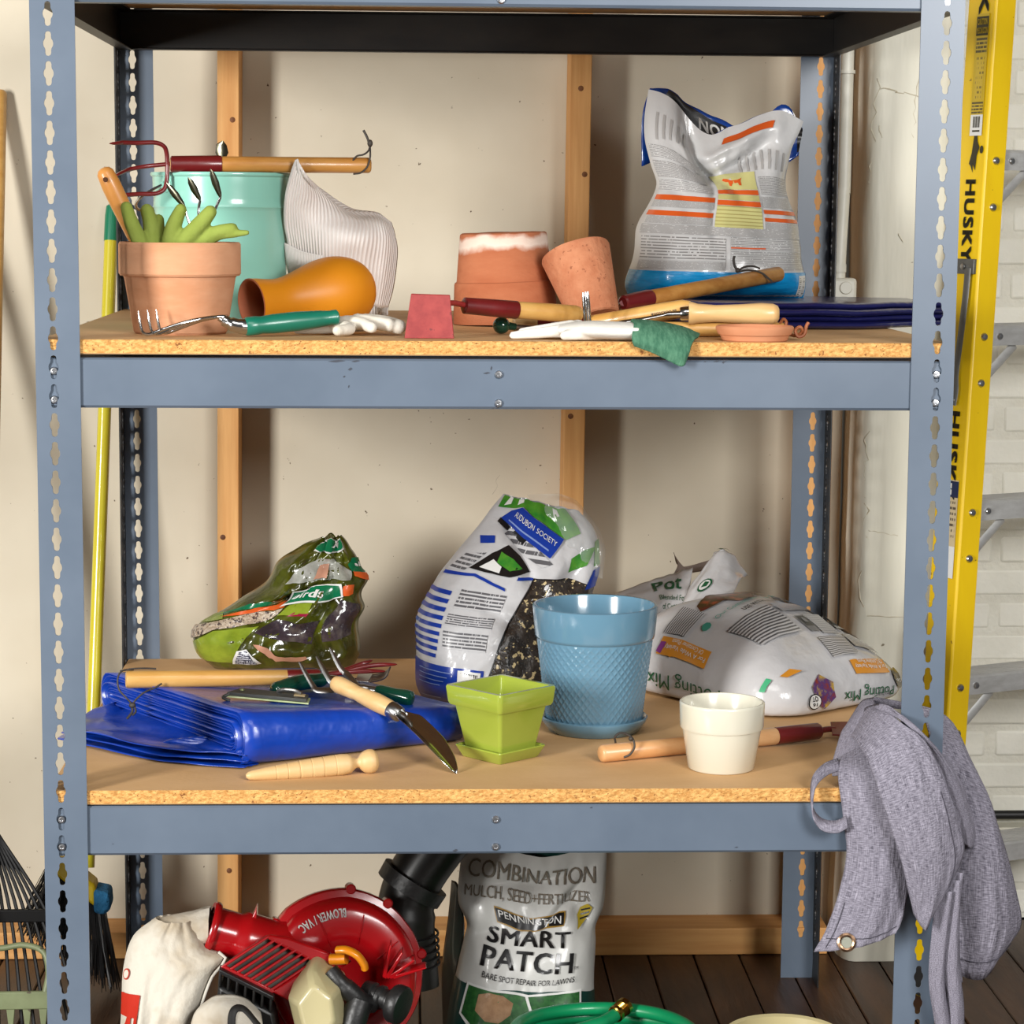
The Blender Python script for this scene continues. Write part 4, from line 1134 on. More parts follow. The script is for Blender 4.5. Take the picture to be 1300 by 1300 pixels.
# ---- folded navy tarp
def folded_tarp(fn, loops, n_end, ext, m, T, name='folds', stack=0):
    """concentric flattened loops extruded along the fold: fn(e, s, h) -> world, e along the fold, s across, h height 0..1"""
    g = G()
    for k in range(stack or loops):
        ds, dh = 0.010 * k, k / (2.0 * loops)
        h0, h1 = dh + .01, 1 - dh - .01
        if stack: ds, h0, h1 = (.0, .035, .012, .05)[k % 4], k / stack + .01, (k + 1) / stack - .01
        hr = (h1 - h0) / 2; hm = (h0 + h1) / 2
        er = min(0.055, 0.09 * hr / .5 + .008)
        sec = []
        ns = 16
        for i in range(ns + 1): sec.append((lerp(ds + er, 1 - ds - er, i / ns), h0))
        for i in range(1, n_end): a = -pi / 2 + pi * i / n_end; sec.append((1 - ds - er + er * cos(a), hm + hr * sin(a)))
        for i in range(ns + 1): sec.append((lerp(1 - ds - er, ds + er, i / ns), h1))
        for i in range(1, n_end): a = pi / 2 + pi * i / n_end; sec.append((ds + er + er * cos(a), hm + hr * sin(a)))
        o = len(g.v); N_ = len(sec)
        e0 = -ext * noise.noise(V(k * 3.1, 1, 7)); e1 = 1 + ext * noise.noise(V(k * 2.7, 4, 2))
        ne = 14
        for j in range(ne + 1):
            e = lerp(e0, e1, j / ne)
            for i, (s, h) in enumerate(sec):
                wob = .012 * noise.noise(V(s * 5 + k, e * 4, h * 3))
                g.v.append(fn(e + .010 * noise.noise(V(s * 7, k * 1.7, 0)), s + .006 * noise.noise(V(e * 5, k, h * 4)), h + wob))
        for j in range(ne):
            for i in range(N_):
                b = (i + 1) % N_
                g.f.append([o + j * N_ + i, o + j * N_ + b, o + (j + 1) * N_ + b, o + (j + 1) * N_ + i]); g.m.append(0)
    return part(T, name, g, m, angle=60, solid=0.0012)
navy_tarp = M('navy_tarp', S_(24, 26, 80), S_(34, 36, 92), scale=8, rough=0.3, coat=0.35, bump=0.8, bscale=14, speck=S_(190, 190, 200), speck_scale=60, speck_at=0.78)
NT = Thing('folded_tarp', 'dark navy tarp folded flat under the white printed bag', 'tarp', (.47, .58, UP))
def nfn(e, s, h):
    x = lerp(.262, .705, e)
    y0 = .352 + .03 * sst(.25, 0, e) + .18 * sst(.16, .05, e) + .11 * sst(.62, 1.0, e); y1 = .86 - .06 * sst(.6, 1, e)
    return V(x, lerp(y0, y1, s), UP + .0012 + (.0315 + .006 * sst(.6, .1, s) + .003 * noise.noise(V(e * 7, s * 4, 3)) * (1 if s < .4 else 0)) * max(h, 0))
folded_tarp(nfn, 3, 6, .03, navy_tarp, NT, stack=4)

# ================================================================ lower shelf
blue_tarp = M('bright_blue_tarp', S_(10, 58, 165), S_(14, 68, 180), scale=7, rough=0.32, coat=0.25, bump=0.6, bscale=16)
BTP = Thing('folded_tarp', 'bright blue plastic tarp folded in a thick stack under the garden tools', 'tarp', (-.33, .33, LOW))
E1, E2, C0 = V(.886, .463, 0), V(-.545, .838, 0), V(-.3475, .1195, 0)
def btop(a, b):
    return lerp(lerp(.078, .053, a), lerp(.067, .042, a), b)
def bfn(e, s, h):
    p = C0 + E1 * (.352 * e) + E2 * (.455 * s)
    th = btop(min(max(e, 0), 1), min(max(s, 0), 1))
    return V(p.x, p.y, LOW + .0012 + th * max(h, 0))
folded_tarp(bfn, 8, 9, .03, blue_tarp, BTP)
ol = [V(-.349, .119), V(-.41, .137), V(-.47, .162), V(-.54, .215), V(-.600, .272), V(-.636, .302), V(-.628, .36), V(-.605, .42), V(-.575, .47)]
il = [V(-.33, .15), V(-.36, .165), V(-.385, .19), V(-.42, .24), V(-.45, .29), V(-.475, .33), V(-.50, .37), V(-.525, .41), V(-.55, .46)]
for k, (dz, sc) in enumerate(((.002, 1.0), (.008, .965), (.0145, .93))):
    def ff(u, v, dz=dz, sc=sc, k=k):
        x = v * (len(ol) - 1); i = min(int(x), len(ol) - 2); f = x - i
        a = il[i].lerp(il[i + 1], f); b = ol[i].lerp(ol[i + 1], f)
        p = a.lerp(b, u * sc)
        z = LOW + dz + (.004 + .006 * noise.noise(V(u * 3, v * 6, k * 2.0))) * sst(.1, .6, u) * (k + 1) / 2 + .005 * sst(.5, 0, u) * k
        return V(p.x, p.y, max(z, LOW + .0012 + .004 * k))
    part(BTP, 'loose_flap', G().grid(ff, 16, 50), blue_tarp, solid=.0012, angle=80)
# crumpled pleats where the flap is caught
g = G()
for k in range(5):
    pts = [V(-.475 + .012 * k, .205 + .006 * k, LOW + .018), V(-.455 + .014 * k, .196 + .006 * k, LOW + .024), V(-.43 + .014 * k, .196 + .008 * k, LOW + .021), V(-.40 + .01 * k, .205 + .008 * k, LOW + .020)]
    P = catmull(pts, 6); g.tube(P, [interp([(0, .001), (.3, .0045), (1, .002)], i / (len(P) - 1)) for i in range(len(P))], 8)
part(BTP, 'pleat', g, blue_tarp, kind='stuff')

# ---- red cultivator with golden handle on the tarp
C2 = Thing('long_handled_cultivator', 'golden wooden handled cultivator with dark red prongs lying on the blue tarp', 'cultivator', (-.36, .38, LOW + .06))
A, B = V(-.5405, .355, LOW + .0825), V(-.300, .395, LOW + .0775)
part(C2, 'handle', rod(A, B, [(0, .0098), (.006, .0122), (.02, .0132), (.5, .0128), (1, .0118)], 18), wood_gold)
part(C2, 'ferrule', rod(B - (B - A) * .01, B + V(.048, .010, .0), [(0, .0122), (.5, .0118), (.93, .0112), (1, .008)], 18), red_dark)
e = B + V(.046, .010, 0)
for pts in ([e, e + V(.03, .012, .004), e + V(.055, .028, .010), e + V(.070, .036, .014), e + V(.080, .040, .017)],
            [e, e + V(.035, .012, .004), e + V(.075, .018, .012), e + V(.105, .022, .0135), e + V(.118, .022, .0135)],
            [e, e + V(.03, .002, .004), e + V(.058, .004, .006), e + V(.085, .003, .007), e + V(.10, .001, .007)]):
    P = catmull(pts, 5)
    part(C2, 'prong', G().tube(P, [tuple(interp([(0, .0036), (.65, .0036), (.8, .0066 if q == 0 else .0026), (.93, .005 if q == 0 else .002), (1, .0006)], i / (len(P) - 1)) for q in (0, 1)) for i in range(len(P))], 10), red_dark)
cord_loop(C2, [A + V(.012, .004, .0145), A + V(-.004, -.004, .014), A + V(-.010, -.010, .004), A + V(-.008, -.014, -.012), A + V(.004, -.018, -.025), A + V(.012, -.019, -.034)], .0014)
cord_loop(C2, [A + V(-.008, .004, .012), A + V(.010, -.002, .0165), A + V(.03, .002, .0165), A + V(.045, .006, .0150)], .0014)
cord_loop(C2, [A + V(.055, -.010, -.004), A + V(.045, -.013, -.010), A + V(.03, -.016, -.016), A + V(.018, -.018, -.026), A + V(.012, -.019, -.034)], .0014)
cord_loop(C2, [A + V(.010, -.019, -.034), A + V(.012, -.021, -.044), A + V(.004, -.022, -.055)], .0019)
cord_loop(C2, [A + V(.014, -.019, -.034), A + V(.017, -.021, -.044), A + V(.012, -.022, -.050)], .0017)
part(C2, 'cord_knot', G().ball(A + V(.012, -.020, -.035), .0045, 10, sc=(1.2, .9, 1)), cord_m)

# ---- green handled rake and fork on the tarp
R2 = Thing('hand_rake', 'dark green handled small rake lying behind the steel fork on the tarp', 'hand rake', (-.25, .37, LOW + .06))
A, B = V(-.320, .318, LOW + .0725), V(-.245, .385, LOW + .0770)
part(R2, 'handle', G().tube(catmull([A, A.lerp(B, .12), A.lerp(B, .5) + V(0, 0, .003), A.lerp(B, .85), B], 5), [interp([(0, .005), (.06, .0105), (.2, .0125), (.6, .0120), (.9, .0105), (1, .0085)], i / 20) for i in range(21)], 16), bottle_green)
part(R2, 'neck', G().tube(catmull([B, B + V(.018, .01, -.003), B + V(.036, .016, -.006), B + V(.052, .02, -.007)], 5), [.0065] * 6 + [.0045] * 10, 12), chrome)
hd_ = B + V(.052, .02, -.007)
part(R2, 'rake_head', G().prism([hd_ + V(-.006, -.026, .003), hd_ + V(.014, -.030, .002), hd_ + V(.020, .028, .003), hd_ + V(-.002, .030, .004)], (0, 0, .0028)), chrome_dull, bevel=.0008)
for k in range(5):
    p = hd_ + V(.016 + .0008 * k, -.028 + .013 * k, .004)
    part(R2, 'tine', G().tube(catmull([p, p + V(.012, 0, .002), p + V(.022, 0, .006), p + V(.028, -.001, .013)], 5), [(.0042, .0016)] * 12 + [(.003, .0014)] * 3 + [(.001, .0008)], 8), chrome_dull)

F2 = Thing('hand_fork', 'steel hand fork with upturned tines and a green handle under the wooden trowel', 'hand fork', (-.2, .31, LOW + .06))
hub = V(-.192, .318, LOW + .0765)
for (bx, by, bz), (tx, ty, tz) in (((-.252, .292, .0830), (-.2800, .315, .1165)), ((-.2300, .322, .0885), (-.2560, .345, .1190)), ((-.2120, .352, .0960), (-.2370, .372, .1275))):
    P = catmull([hub, hub.lerp(V(bx, by, LOW + bz), .5) + V(0, 0, -.003), V(bx, by, LOW + bz - .004), V(bx - .008, by + .004, LOW + bz + .003), V(tx, ty, LOW + tz)], 6)
    part(F2, 'tine', G().tube(P, [tuple(interp([(0, .0062), (.5, .0052), (.9, .0038), (1, .0016)] if q == 0 else [(0, .002), (1, .0012)], i / (len(P) - 1)) for q in (0, 1)) for i in range(len(P))], 8, upv=(0, -.7, .7)), chrome_dull)
part(F2, 'neck', G().tube(catmull([hub, hub + V(.015, -.003, -.001), hub + V(.030, -.008, -.002)], 5), [.0062] * 4 + [.0052] * 7, 12), chrome_dull)
part(F2, 'handle', rod(hub + V(.026, -.007, -.002), V(-.1115, .288, LOW + .0645), [(0, .0075), (.1, .010), (.5, .0105), (.8, .0128), (.93, .0122), (.98, .009), (1, .004)], 18), bottle_green)

# ---- wooden handled narrow trowel hanging over the tarp
T2 = Thing('hand_trowel', 'wooden handled trowel whose narrow polished blade slopes off the blue tarp', 'trowel', (-.15, .22, LOW + .03))
A, B = V(-.2285, .285, LOW + .0920), V(-.1435, .218, LOW + .0655)
part(T2, 'handle', rod(A, B, [(0, .008), (.02, .0105), (.10, .0128), (.35, .0115), (.42, .0105), (.5, .0118), (.75, .0138), (.95, .0128), (1, .0118)], 20), wood_pale)
part(T2, 'ferrule', rod(B - (B - A) * .01, B + V(.013, -.012, -.006), [(0, .0125), (.2, .0130), (.9, .0115), (1, .010)], 18), chrome_dull)
tipp = V(-.0515, .094, LOW + .0025); b0 = B + V(.010, -.009, -.004)
def blade(u, v):
    c = b0.lerp(tipp, v) + V(0, 0, .006 * sin(pi * v))
    w = interp([(0, .010), (.18, .0195), (.6, .0185), (.85, .0125), (.96, .006), (1, .001)], v)
    d = (tipp - b0).normalized(); side = d.cross(V(0, 0, 1)).normalized(); nrm = side.cross(d)
    a = (u - .5) * 2
    return c + side * (w * a) + nrm * (w * .55 * (a * a) - .003)
part(T2, 'blade', G().grid(blade, 14, 24), chrome, solid=.0012, angle=80)
part(T2, 'shank', G().tube(catmull([B + V(.010, -.010, -.004), b0.lerp(tipp, .12) + V(0, 0, .004), b0.lerp(tipp, .28)], 5), [.0052] * 5 + [.0035] * 4 + [.001] * 2, 10), chrome_dull)

# ---- black tool sheath
SH = Thing('tool_sheath', 'black and pale green tool sheath lying flat on the blue tarp', 'sheath', (-.32, .262, LOW + .074))
sheath_g = M('pale_green_vinyl', S_(196, 206, 160), S_(150, 164, 110), scale=30, rough=0.5)
sheath_b = M('charcoal_vinyl', S_(52, 54, 52), S_(62, 64, 60), scale=40, rough=0.5, bump=.1)
sz = LOW + .0765
o_ = [V(-.385, .250, sz + .001), V(-.366, .282, sz + .001), V(-.262, .272, sz - .0075), V(-.2635, .236, sz - .0075)]
part(SH, 'backing', G().prism(o_, (0, 0, .0022)), sheath_g, smooth=False)
c_ = sum(o_, V(0, 0, 0)) / 4
i_ = [c_ + (p - c_) * .955 + V(0, 0, .0024) for p in o_]
part(SH, 'cover', G().prism(i_, (0, 0, .0052)), sheath_b, bevel=.001, smooth=False)
part(SH, 'snap', G().lathe([(.0001, .003), (.003, .003), (.0042, .001), (.0042, 0)], 14, Matrix.Translation(o_[1].lerp(o_[0], .45) + V(.013, .0, .0062))), M('olive_snap', S_(120, 124, 84), rough=.4, metal=.5))
nb = [i_[2].lerp(i_[3], .15), i_[2].lerp(i_[3], .55)]
part(SH, 'notch', G().prism([nb[0] + V(-.004, 0, .0055), nb[0] + V(-.020, .001, .0065), nb[1] + V(-.020, .001, .0065), nb[1] + V(-.004, 0, .0055)], (0, 0, .0012)), M('tan_lining', S_(168, 148, 108), rough=.7), smooth=False)
part(SH, 'clip', G().tube(catmull([i_[2] + V(-.045, -.002, .009), i_[2] + V(-.036, -.006, .013), i_[2] + V(-.020, -.006, .0115), i_[2] + V(-.010, -.010, .008)], 6), .0032, 8), chrome_dull)
part(SH, 'strap', G().tube(catmull([o_[0] + V(.006, .002, .004), o_[0] + V(-.002, -.004, .001), o_[0] + V(.002, -.008, -.0015), o_[0] + V(.008, -.009, -.0035)], 5), .0024, 8), sheath_b)

# ---- dibber
DB = Thing('dibber', 'pale turned wooden dibber with a ball end before the blue tarp', 'dibber', (-.25, .08, LOW))
A, B = V(-.3420, .058, LOW + .0065), V(-.1610, .1045, LOW + .0172)
prof = [(0, .0025), (.01, .005), (.05, .0072), (.15, .0095), (.30, .0118), (.45, .0135)]
for t in (.22, .31, .40, .49, .58, .67): prof += [(t - .004, None), (t, None), (t + .004, None)]
def dr(t): return interp([(0, .0025), (.01, .005), (.05, .0070), (.15, .0092), (.30, .0115), (.50, .0138), (.72, .0150), (.78, .0138), (.815, .0085), (.835, .0066), (.85, .0075), (.862, .0105), (.88, .0138), (.91, .0165), (.94, .0172), (.97, .0158), (.99, .0115), (1, .005)], t)
ts = sorted(set([k / 60 for k in range(61)] + [.86, .87, .885, .9, .93, .96, .98, .99] + [g_ + d for g_ in (.22, .31, .40, .49, .58, .67) for d in (-.005, 0, .005)]))
part(DB, 'body', rod(A, B, [(t, dr(t) - (.0007 if any(abs(t - q) < 1e-6 for q in (.22, .31, .40, .49, .58, .67)) else 0)) for t in ts], 22), M('pale_beech', S_(220, 180, 122), S_(230, 194, 140), scale=5, stretch=(1.2, 8, 8), rough=0.5))
part(DB, 'cord_hole', G().lathe([(.0001, .001), (.0022, .001), (.0024, 0)], 12, axis_mat(B + V(-.008, -.0165, -.001), B + V(-.002, -.1, -.004))), hole_m)

# ---- glazed pots
def glaze(name, c, c2, rough=.16): return M(name, c, c2, scale=5, rough=rough, coat=.6)
blue_gl = glaze('dusty_blue_glaze', S_(104, 146, 170), S_(110, 152, 176))
BP = Thing('glazed_pot', 'dusty blue glazed pot embossed with a diamond lattice', 'flower pot', (.1625, .376, LOW + .0085))
hgt = .1845; rh = .050
def lat_r(th, z):
    r = lerp(.0708, .0868, z / (hgt - rh))
    n_ = 46.0
    a = th / (2 * pi) * n_; b = z / .0136
    d1 = abs(((a + b) % 1.0) - .5); d2 = abs(((a - b) % 1.0) - .5)
    rid = max(sst(.34, .5, d1), sst(.34, .5, d2))
    k = sst(0, .004, z) * sst(hgt - rh - .001, hgt - rh - .005, z)
    return r + .0013 * rid * k
g = G()
NA, NZ = 368, 100
o0 = 0
for j in range(NZ + 1):
    z = (hgt - rh) * j / NZ
    for i in range(NA):
        th = 2 * pi * i / NA; r = lat_r(th, z)
        g.v.append(V(r * cos(th), r * sin(th), z))
for j in range(NZ):
    for i in range(NA):
        b = (i + 1) % NA
        g.f.append([j * NA + i, j * NA + b, (j + 1) * NA + b, (j + 1) * NA + i]); g.m.append(0)
g.f.append([i for i in range(NA)][::-1]); g.m.append(0)
part(BP, 'pot_body', g, blue_gl, local=True, angle=180)
part(BP, 'rim', G().lathe([(.0865, hgt - rh - .0005), (.0895, hgt - rh + .001), (.0908, hgt - rh + .005), (.0945, hgt - .004), (.0945, hgt - .001), (.0925, hgt + .0005), (.0895, hgt), (.088, hgt - .004), (.084, hgt - rh), (.066, .008), (.0001, .008)], 72, cap=(False, False)), blue_gl, local=True, angle=50)
part(None, 'x', G(), blue_gl) if False else None
sg = G().lathe([(.0001, 0), (.066, 0), (.069, .001), (.072, .006), (.0735, .007), (.0815, .019), (.0815, .022), (.0795, .0235), (.077, .022), (.071, .009), (.068, .008), (.0001, .008)], 64, Matrix.Translation((.1625, .376, LOW)))
single('pot_saucer', sg, blue_gl, 'dusty blue glazed round saucer under the lattice pot', 'saucer', angle=50)

def sq_loft(secs, rot, c, nc=7):
    """rounded squares (half side, corner radius, z) lofted"""
    g = G(); per = 4 * nc
    for hs_, cr_, z in secs:
        for q in range(4):
            a0 = q * pi / 2
            for k in range(nc):
                a = a0 + (pi / 2) * k / (nc - 1)
                cx_, cy_ = [(1, 1), (-1, 1), (-1, -1), (1, -1)][q]
                x = cx_ * (hs_ - cr_) + cr_ * cos(a); y = cy_ * (hs_ - cr_) + cr_ * sin(a)
                g.v.append(V(x * cos(rot) - y * sin(rot) + c[0], x * sin(rot) + y * cos(rot) + c[1], z + c[2]))
    for j in range(len(secs) - 1):
        for i in range(per):
            b = (i + 1) % per
            g.f.append([j * per + i, j * per + b, (j + 1) * per + b, (j + 1) * per + i]); g.m.append(0)
    g.f.append(list(range(per))[::-1]); g.m.append(0)
    g.f.append([(len(secs) - 1) * per + i for i in range(per)]); g.m.append(0)
    return g
lime_gl = glaze('lime_glaze', S_(160, 176, 62), S_(166, 182, 70), .12)
LC = (.0135, .2, LOW + .0085); ROT = radians(45 - 3)
LP_ = Thing('square_pot', 'lime green glazed square pot before the blue lattice pot', 'flower pot', LC)
H = .0965
part(LP_, 'pot_body', sq_loft([(.034, .004, 0), (.036, .005, .002), (.0478, .006, H - .030), (.0482, .006, H - .0285), (.0535, .006, H - .028), (.0555, .0065, H - .024), (.0578, .007, H - .003), (.0565, .0065, H), (.0505, .005, H), (.0485, .005, H - .003), (.041, .004, H - .034), (.030, .004, .008)], ROT, LC), lime_gl, angle=32)
g = sq_loft([(.038, .004, 0), (.040, .005, .0015), (.0475, .006, .017), (.0468, .006, .0185), (.0445, .005, .0185), (.0425, .005, .017), (.038, .004, .0085)], ROT, (LC[0], LC[1], LOW))
single('square_saucer', g, lime_gl, 'lime green glazed square saucer under the lime pot', 'saucer', angle=32)
white_gl = glaze('ivory_glaze', S_(228, 224, 204), S_(232, 228, 210), .2)
WP = G().lathe([(.0001, 0), (.0445, 0), (.0468, .002), (.0555, .056), (.0562, .0585), (.0582, .0592), (.0592, .062), (.0602, .093), (.0600, .0955), (.0585, .0968), (.0565, .0965), (.0552, .094), (.0535, .06), (.043, .006), (.0001, .006)], 64, Matrix.Translation((.3235, .125, LOW)))
single('glazed_pot', WP, white_gl, 'small plain ivory white glazed pot before the red-ferruled handle', 'flower pot', angle=45)

# ---- hoe lying behind the ivory pot
H2 = Thing('hand_hoe', 'pinkish wooden handled hoe with dark red ferrule lying behind the ivory pot', 'hoe', (.33, .22, LOW))
A, B = V(.1545, .158, LOW + .0132), V(.425, .262, LOW + .0150)
part(H2, 'handle', rod(A, B, ends(.0128, .29)), M('pinkish_wood', S_(214, 156, 100), S_(228, 178, 126), scale=5, stretch=(1.2, 8, 8), rough=.4, coat=.2))
part(H2, 'ferrule', rod(B - (B - A) * .01, B + V(.068, .030, .001), [(0, .0130), (.5, .0128), (.95, .0122), (1, .010)], 18), red_dark)
e = B + V(.068, .030, .001)
part(H2, 'neck', G().tube(catmull([e, e + V(.014, .006, .001), e + V(.024, .010, .0)], 4), [.0045] * 9, 10), red_dark)
part(H2, 'blade', G().prism([e + V(.016, -.016, -.004), e + V(.060, .004, -.013), e + V(.068, .012, .002), e + V(.056, .034, .004), e + V(.020, .024, .006)], (0, 0, .0025)), red_dark, bevel=.0006)
q = A + (B - A) * .13
cord_loop(H2, [q + V(-.012, .003, .012), q + V(-.013, -.002, .022), q + V(-.004, -.004, .028), q + V(.010, -.006, .022), q + V(.014, -.012, .010), q + V(.008, -.014, -.001), q + V(-.001, -.013, -.006)], .0016)
part(H2, 'cord_knot', G().ball(q + V(.009, -.008, .020), .0036, 10), cord_m)

# ---------------------------------------------------------------- bags on the lower shelf
ink_dkgreen = M('dark_green_print', S_(24, 92, 56), rough=0.35, coat=0.3)
ink_green = M('leaf_green_print', S_(40, 128, 44), S_(92, 158, 48), scale=40, rough=0.3, coat=0.5)
ink_brown = M('soil_print', S_(50, 38, 32), S_(92, 70, 52), scale=70, rough=0.3, coat=0.4)
clear_film = M('clear_film', S_(205, 208, 206), rough=0.12, trans=0.0, alpha=0.22, coat=0.8, bump=.35, bscale=30)
seed_mix = M('sunflower_seed_window', S_(46, 42, 40), S_(74, 66, 60), scale=60, rough=0.22, coat=0.6, lo=.4, hi=.7, speck=S_(208, 188, 142), speck_scale=130, speck_at=0.60, bump=.5, bscale=60)
seed_pale = M('millet_window', S_(168, 146, 122), S_(206, 190, 170), scale=150, rough=0.3, coat=0.4, speck=S_(84, 70, 66), speck_scale=170, speck_at=0.58, bump=.5, bscale=150)
film_grey = M('grey_white_film', S_(206, 206, 208), rough=0.25, coat=0.5, bump=.3, bscale=30)

def calm(F, r=.05):
    """the bag surface averaged over a small patch, for labels that bridge the creases"""
    ds = [(a * r, c * r) for a in (-1, -.5, 0, .5, 1) for c in (-1, -.5, 0, .5, 1)]
    def S(u, v):
        p = V(0, 0, 0)
        for a, c in ds: p += F(min(max(u + a, .001), .999), min(max(v + c, .001), .999))
        return p / len(ds)
    return S
# ---- seed bag with blue label, slumped against the blue pot
Lt = [(0, -.094, LOW + .001), (.05, -.104, LOW + .02), (.16, -.1055, .640), (.38, -.103, .717), (.56, -.071, .782), (.74, -.024, .838), (.88, .010, .875), (1, .0345, .906)]
Rt = [(0, .115, LOW + .001), (.05, .125, LOW + .016), (.16, .140, .625), (.38, .163, .695), (.56, .180, .752), (.74, .192, .806), (.88, .186, .848), (1, .160, .880)]
Fa, Ba = make_bag(Lt, Rt, [(0, .60), (.4, .625), (.75, .665), (1, .69)], [(0, .075), (.15, .095), (.4, .085), (.65, .055), (.85, .026), (1, .010)], 5.1, .004, ridge=.004,
                  crease=((.55, .62, .3, .03, -.6, .014), (.42, .45, .25, .02, -.3, .006), (.85, .62, .10, .10, .7, .022), (.3, .8, .2, .025, -.4, .008), (.75, .35, .25, .018, .1, .007)))
AB = Thing('seed_bag', 'slumped plastic seed bag with blue label and a dark seed window', 'bag', (.02, .62, LOW))
bag_body(AB, Fa, Ba, [film_grey, film_grey], 72, 72)
g = G()
put_patch(g, Fa, [(.0, .014), (.44, .014), (.42, .205), (.0, .205)], 0)
put_patch(g, Fa, [(.43, .014), (.995, .014), (.995, .60), (.80, .63), (.585, .61), (.555, .52), (.51, .38), (.455, .16)], 1)
for k in range(9): put_patch(g, Fa, quad(.0, .235 + .033 * k, .145 - .006 * abs(k - 4), .252 + .033 * k), 0)
put_patch(g, Fa, quad(.16, .285, .42, .36), 2); put_patch(g, Fa, quad(.16, .385, .43, .43), 2); put_patch(g, Fa, quad(.17, .455, .45, .53), 2)
put_patch(g, Fa, [(.02, .575), (.20, .59), (.43, .545), (.42, .558), (.20, .602), (.02, .590)], 0, off=.0016); put_patch(g, Fa, [(.47, .598), (.58, .60), (.58, .612), (.47, .612)], 0, off=.0016)
put_patch(g, Fa, [(.14, .62), (.42, .605), (.54, .64), (.42, .70), (.30, .745), (.22, .70)], 3, off=.0022)
put_patch(g, Fa, [(.29, .66), (.40, .63), (.47, .645), (.38, .685), (.28, .71)], 4, off=.0030)
put_patch(g, Fa, [(.20, .630), (.34, .615), (.33, .645), (.25, .672)], 5, off=.0036)
put_patch(g, Fa, [(.02, .60), (.12, .61), (.18, .70), (.06, .68)], 2); put_patch(g, Fa, [(.10, .735), (.19, .75), (.16, .785), (.06, .77)], 0)
put_patch(g, Fa, [(.22, .80), (.40, .725), (.60, .665), (.66, .69), (.28, .85)], 2, off=.0006)
Fas = calm(Fa, .03)
put_patch(g, Fas, [(.13, .875), (.19, .925), (.29, .945), (.70, .815), (.63, .712)], 0, off=.0030)
put_patch(g, Fa, [(.05, .93), (.30, .950), (.72, .815), (.85, .86), (.80, .99), (.45, .998), (.03, .995)], 4, off=.0012)
for a, b, c in ((.09, .945, .06), (.22, .96, .06), (.62, .93, .07)): put_patch(g, Fa, [(a, b), (a + c, b + .015), (a + c * .8, b + .05), (a + .01, b + .055)], 5, off=.0016)
put_patch(g, Fa, [(.78, .66), (.90, .70), (.97, .80), (.88, .78), (.78, .73)], 4); put_patch(g, Fa, [(.93, .58), (.995, .60), (.995, .70), (.95, .68)], 0, off=.0016); put_patch(g, Fa, [(.95, .70), (.998, .71), (.998, .84), (.96, .82)], 4, off=.0014)
put_patch(g, Fa, quad(.26, .085, .40, .195), 5, off=.0016)
for k in range(12): put_patch(g, Fa, quad(.275 + k * .0092, .095, .275 + k * .0092 + (.004 if k % 3 else .0065), .185), 6, off=.0020, step=.2)
put_patch(g, Fa, [(.80, .10), (.90, .07), (.99, .08), (.99, .24), (.90, .26), (.82, .21)], 5, off=.0016)
put_patch(g, Fa, [(.74, .016), (.99, .016), (.99, .08), (.80, .07)], 4, off=.0014)
put_text(g, Fas, 'AUDUBON', (.235, .893), (1, -.30), (.12, 1), .030, 5, off=.0038, width=.20)
put_text(g, Fas, 'SOCIETY', (.460, .826), (1, -.30), (.12, 1), .026, 5, off=.0038, width=.19)
put_patch(g, Fas, [(.20, .868), (.60, .744), (.60, .752), (.20, .876)], 7, off=.0036)
put_patch(g, Fa, [(.115, .855), (.23, .812), (.245, .835), (.125, .88)], 6, off=.0018); put_patch(g, Fa, [(.28, .80), (.40, .758), (.415, .785), (.30, .825)], 6, off=.0018)
for k in range(4): put_patch(g, Fa, quad(.03, .175 - .022 * k, .22 - .02 * k, .179 - .022 * k), 7, off=.0016)
put_patch(g, Fa, quad(.03, .04, .16, .044), 7, off=.0016)
part(AB, 'printing', g, [ink_blue, seed_mix, fine_print('seed_bag_text', S_(205, 205, 207), S_(96, 96, 100), 5, .45, 24, .62), ink_black, ink_green, ink_white, ink_black, M('pale_blue_print', S_(128, 150, 205), rough=.3)], angle=180)
# edge line of the seed window and loose clear film at the mouth
g = G()
ed = [(.455, .16), (.51, .38), (.555, .52), (.585, .61), (.80, .63)]
P = [surf_pt(Fa, lerp(a[0], b[0], t), lerp(a[1], b[1], t), .0012) for a, b in zip(ed, ed[1:]) for t in [i / 8 for i in range(8)]]
g.tube(P, .0013, 6); part(AB, 'window_border', g, ink_black)
cn = net([[(.105, .64, .79), (.14, .63, .80), (.17, .63, .785), (.195, .64, .775)], [(.10, .66, .84), (.14, .645, .85), (.18, .645, .84), (.200, .655, .825)], [(.085, .68, .888), (.13, .67, .892), (.165, .67, .882), (.185, .68, .862)], [(.075, .70, .905), (.12, .69, .908), (.15, .69, .900), (.165, .70, .885)]])
part(AB, 'clear_top_film', G().grid(lambda u, v: cn(u, v) + V(0, .008 * noise.noise(V(u * 6, v * 6, 2)), 0), 20, 20), clear_film, angle=180)
tp = [V(.018, .70, .905), V(.026, .70, .918), V(.024, .70, .928), V(.030, .70, .937)]
part(AB, 'torn_strip', G().tube(catmull(tp, 5), [(.004, .0004)] * 8 + [(.0025, .0004)] * 8, 6), clear_film)

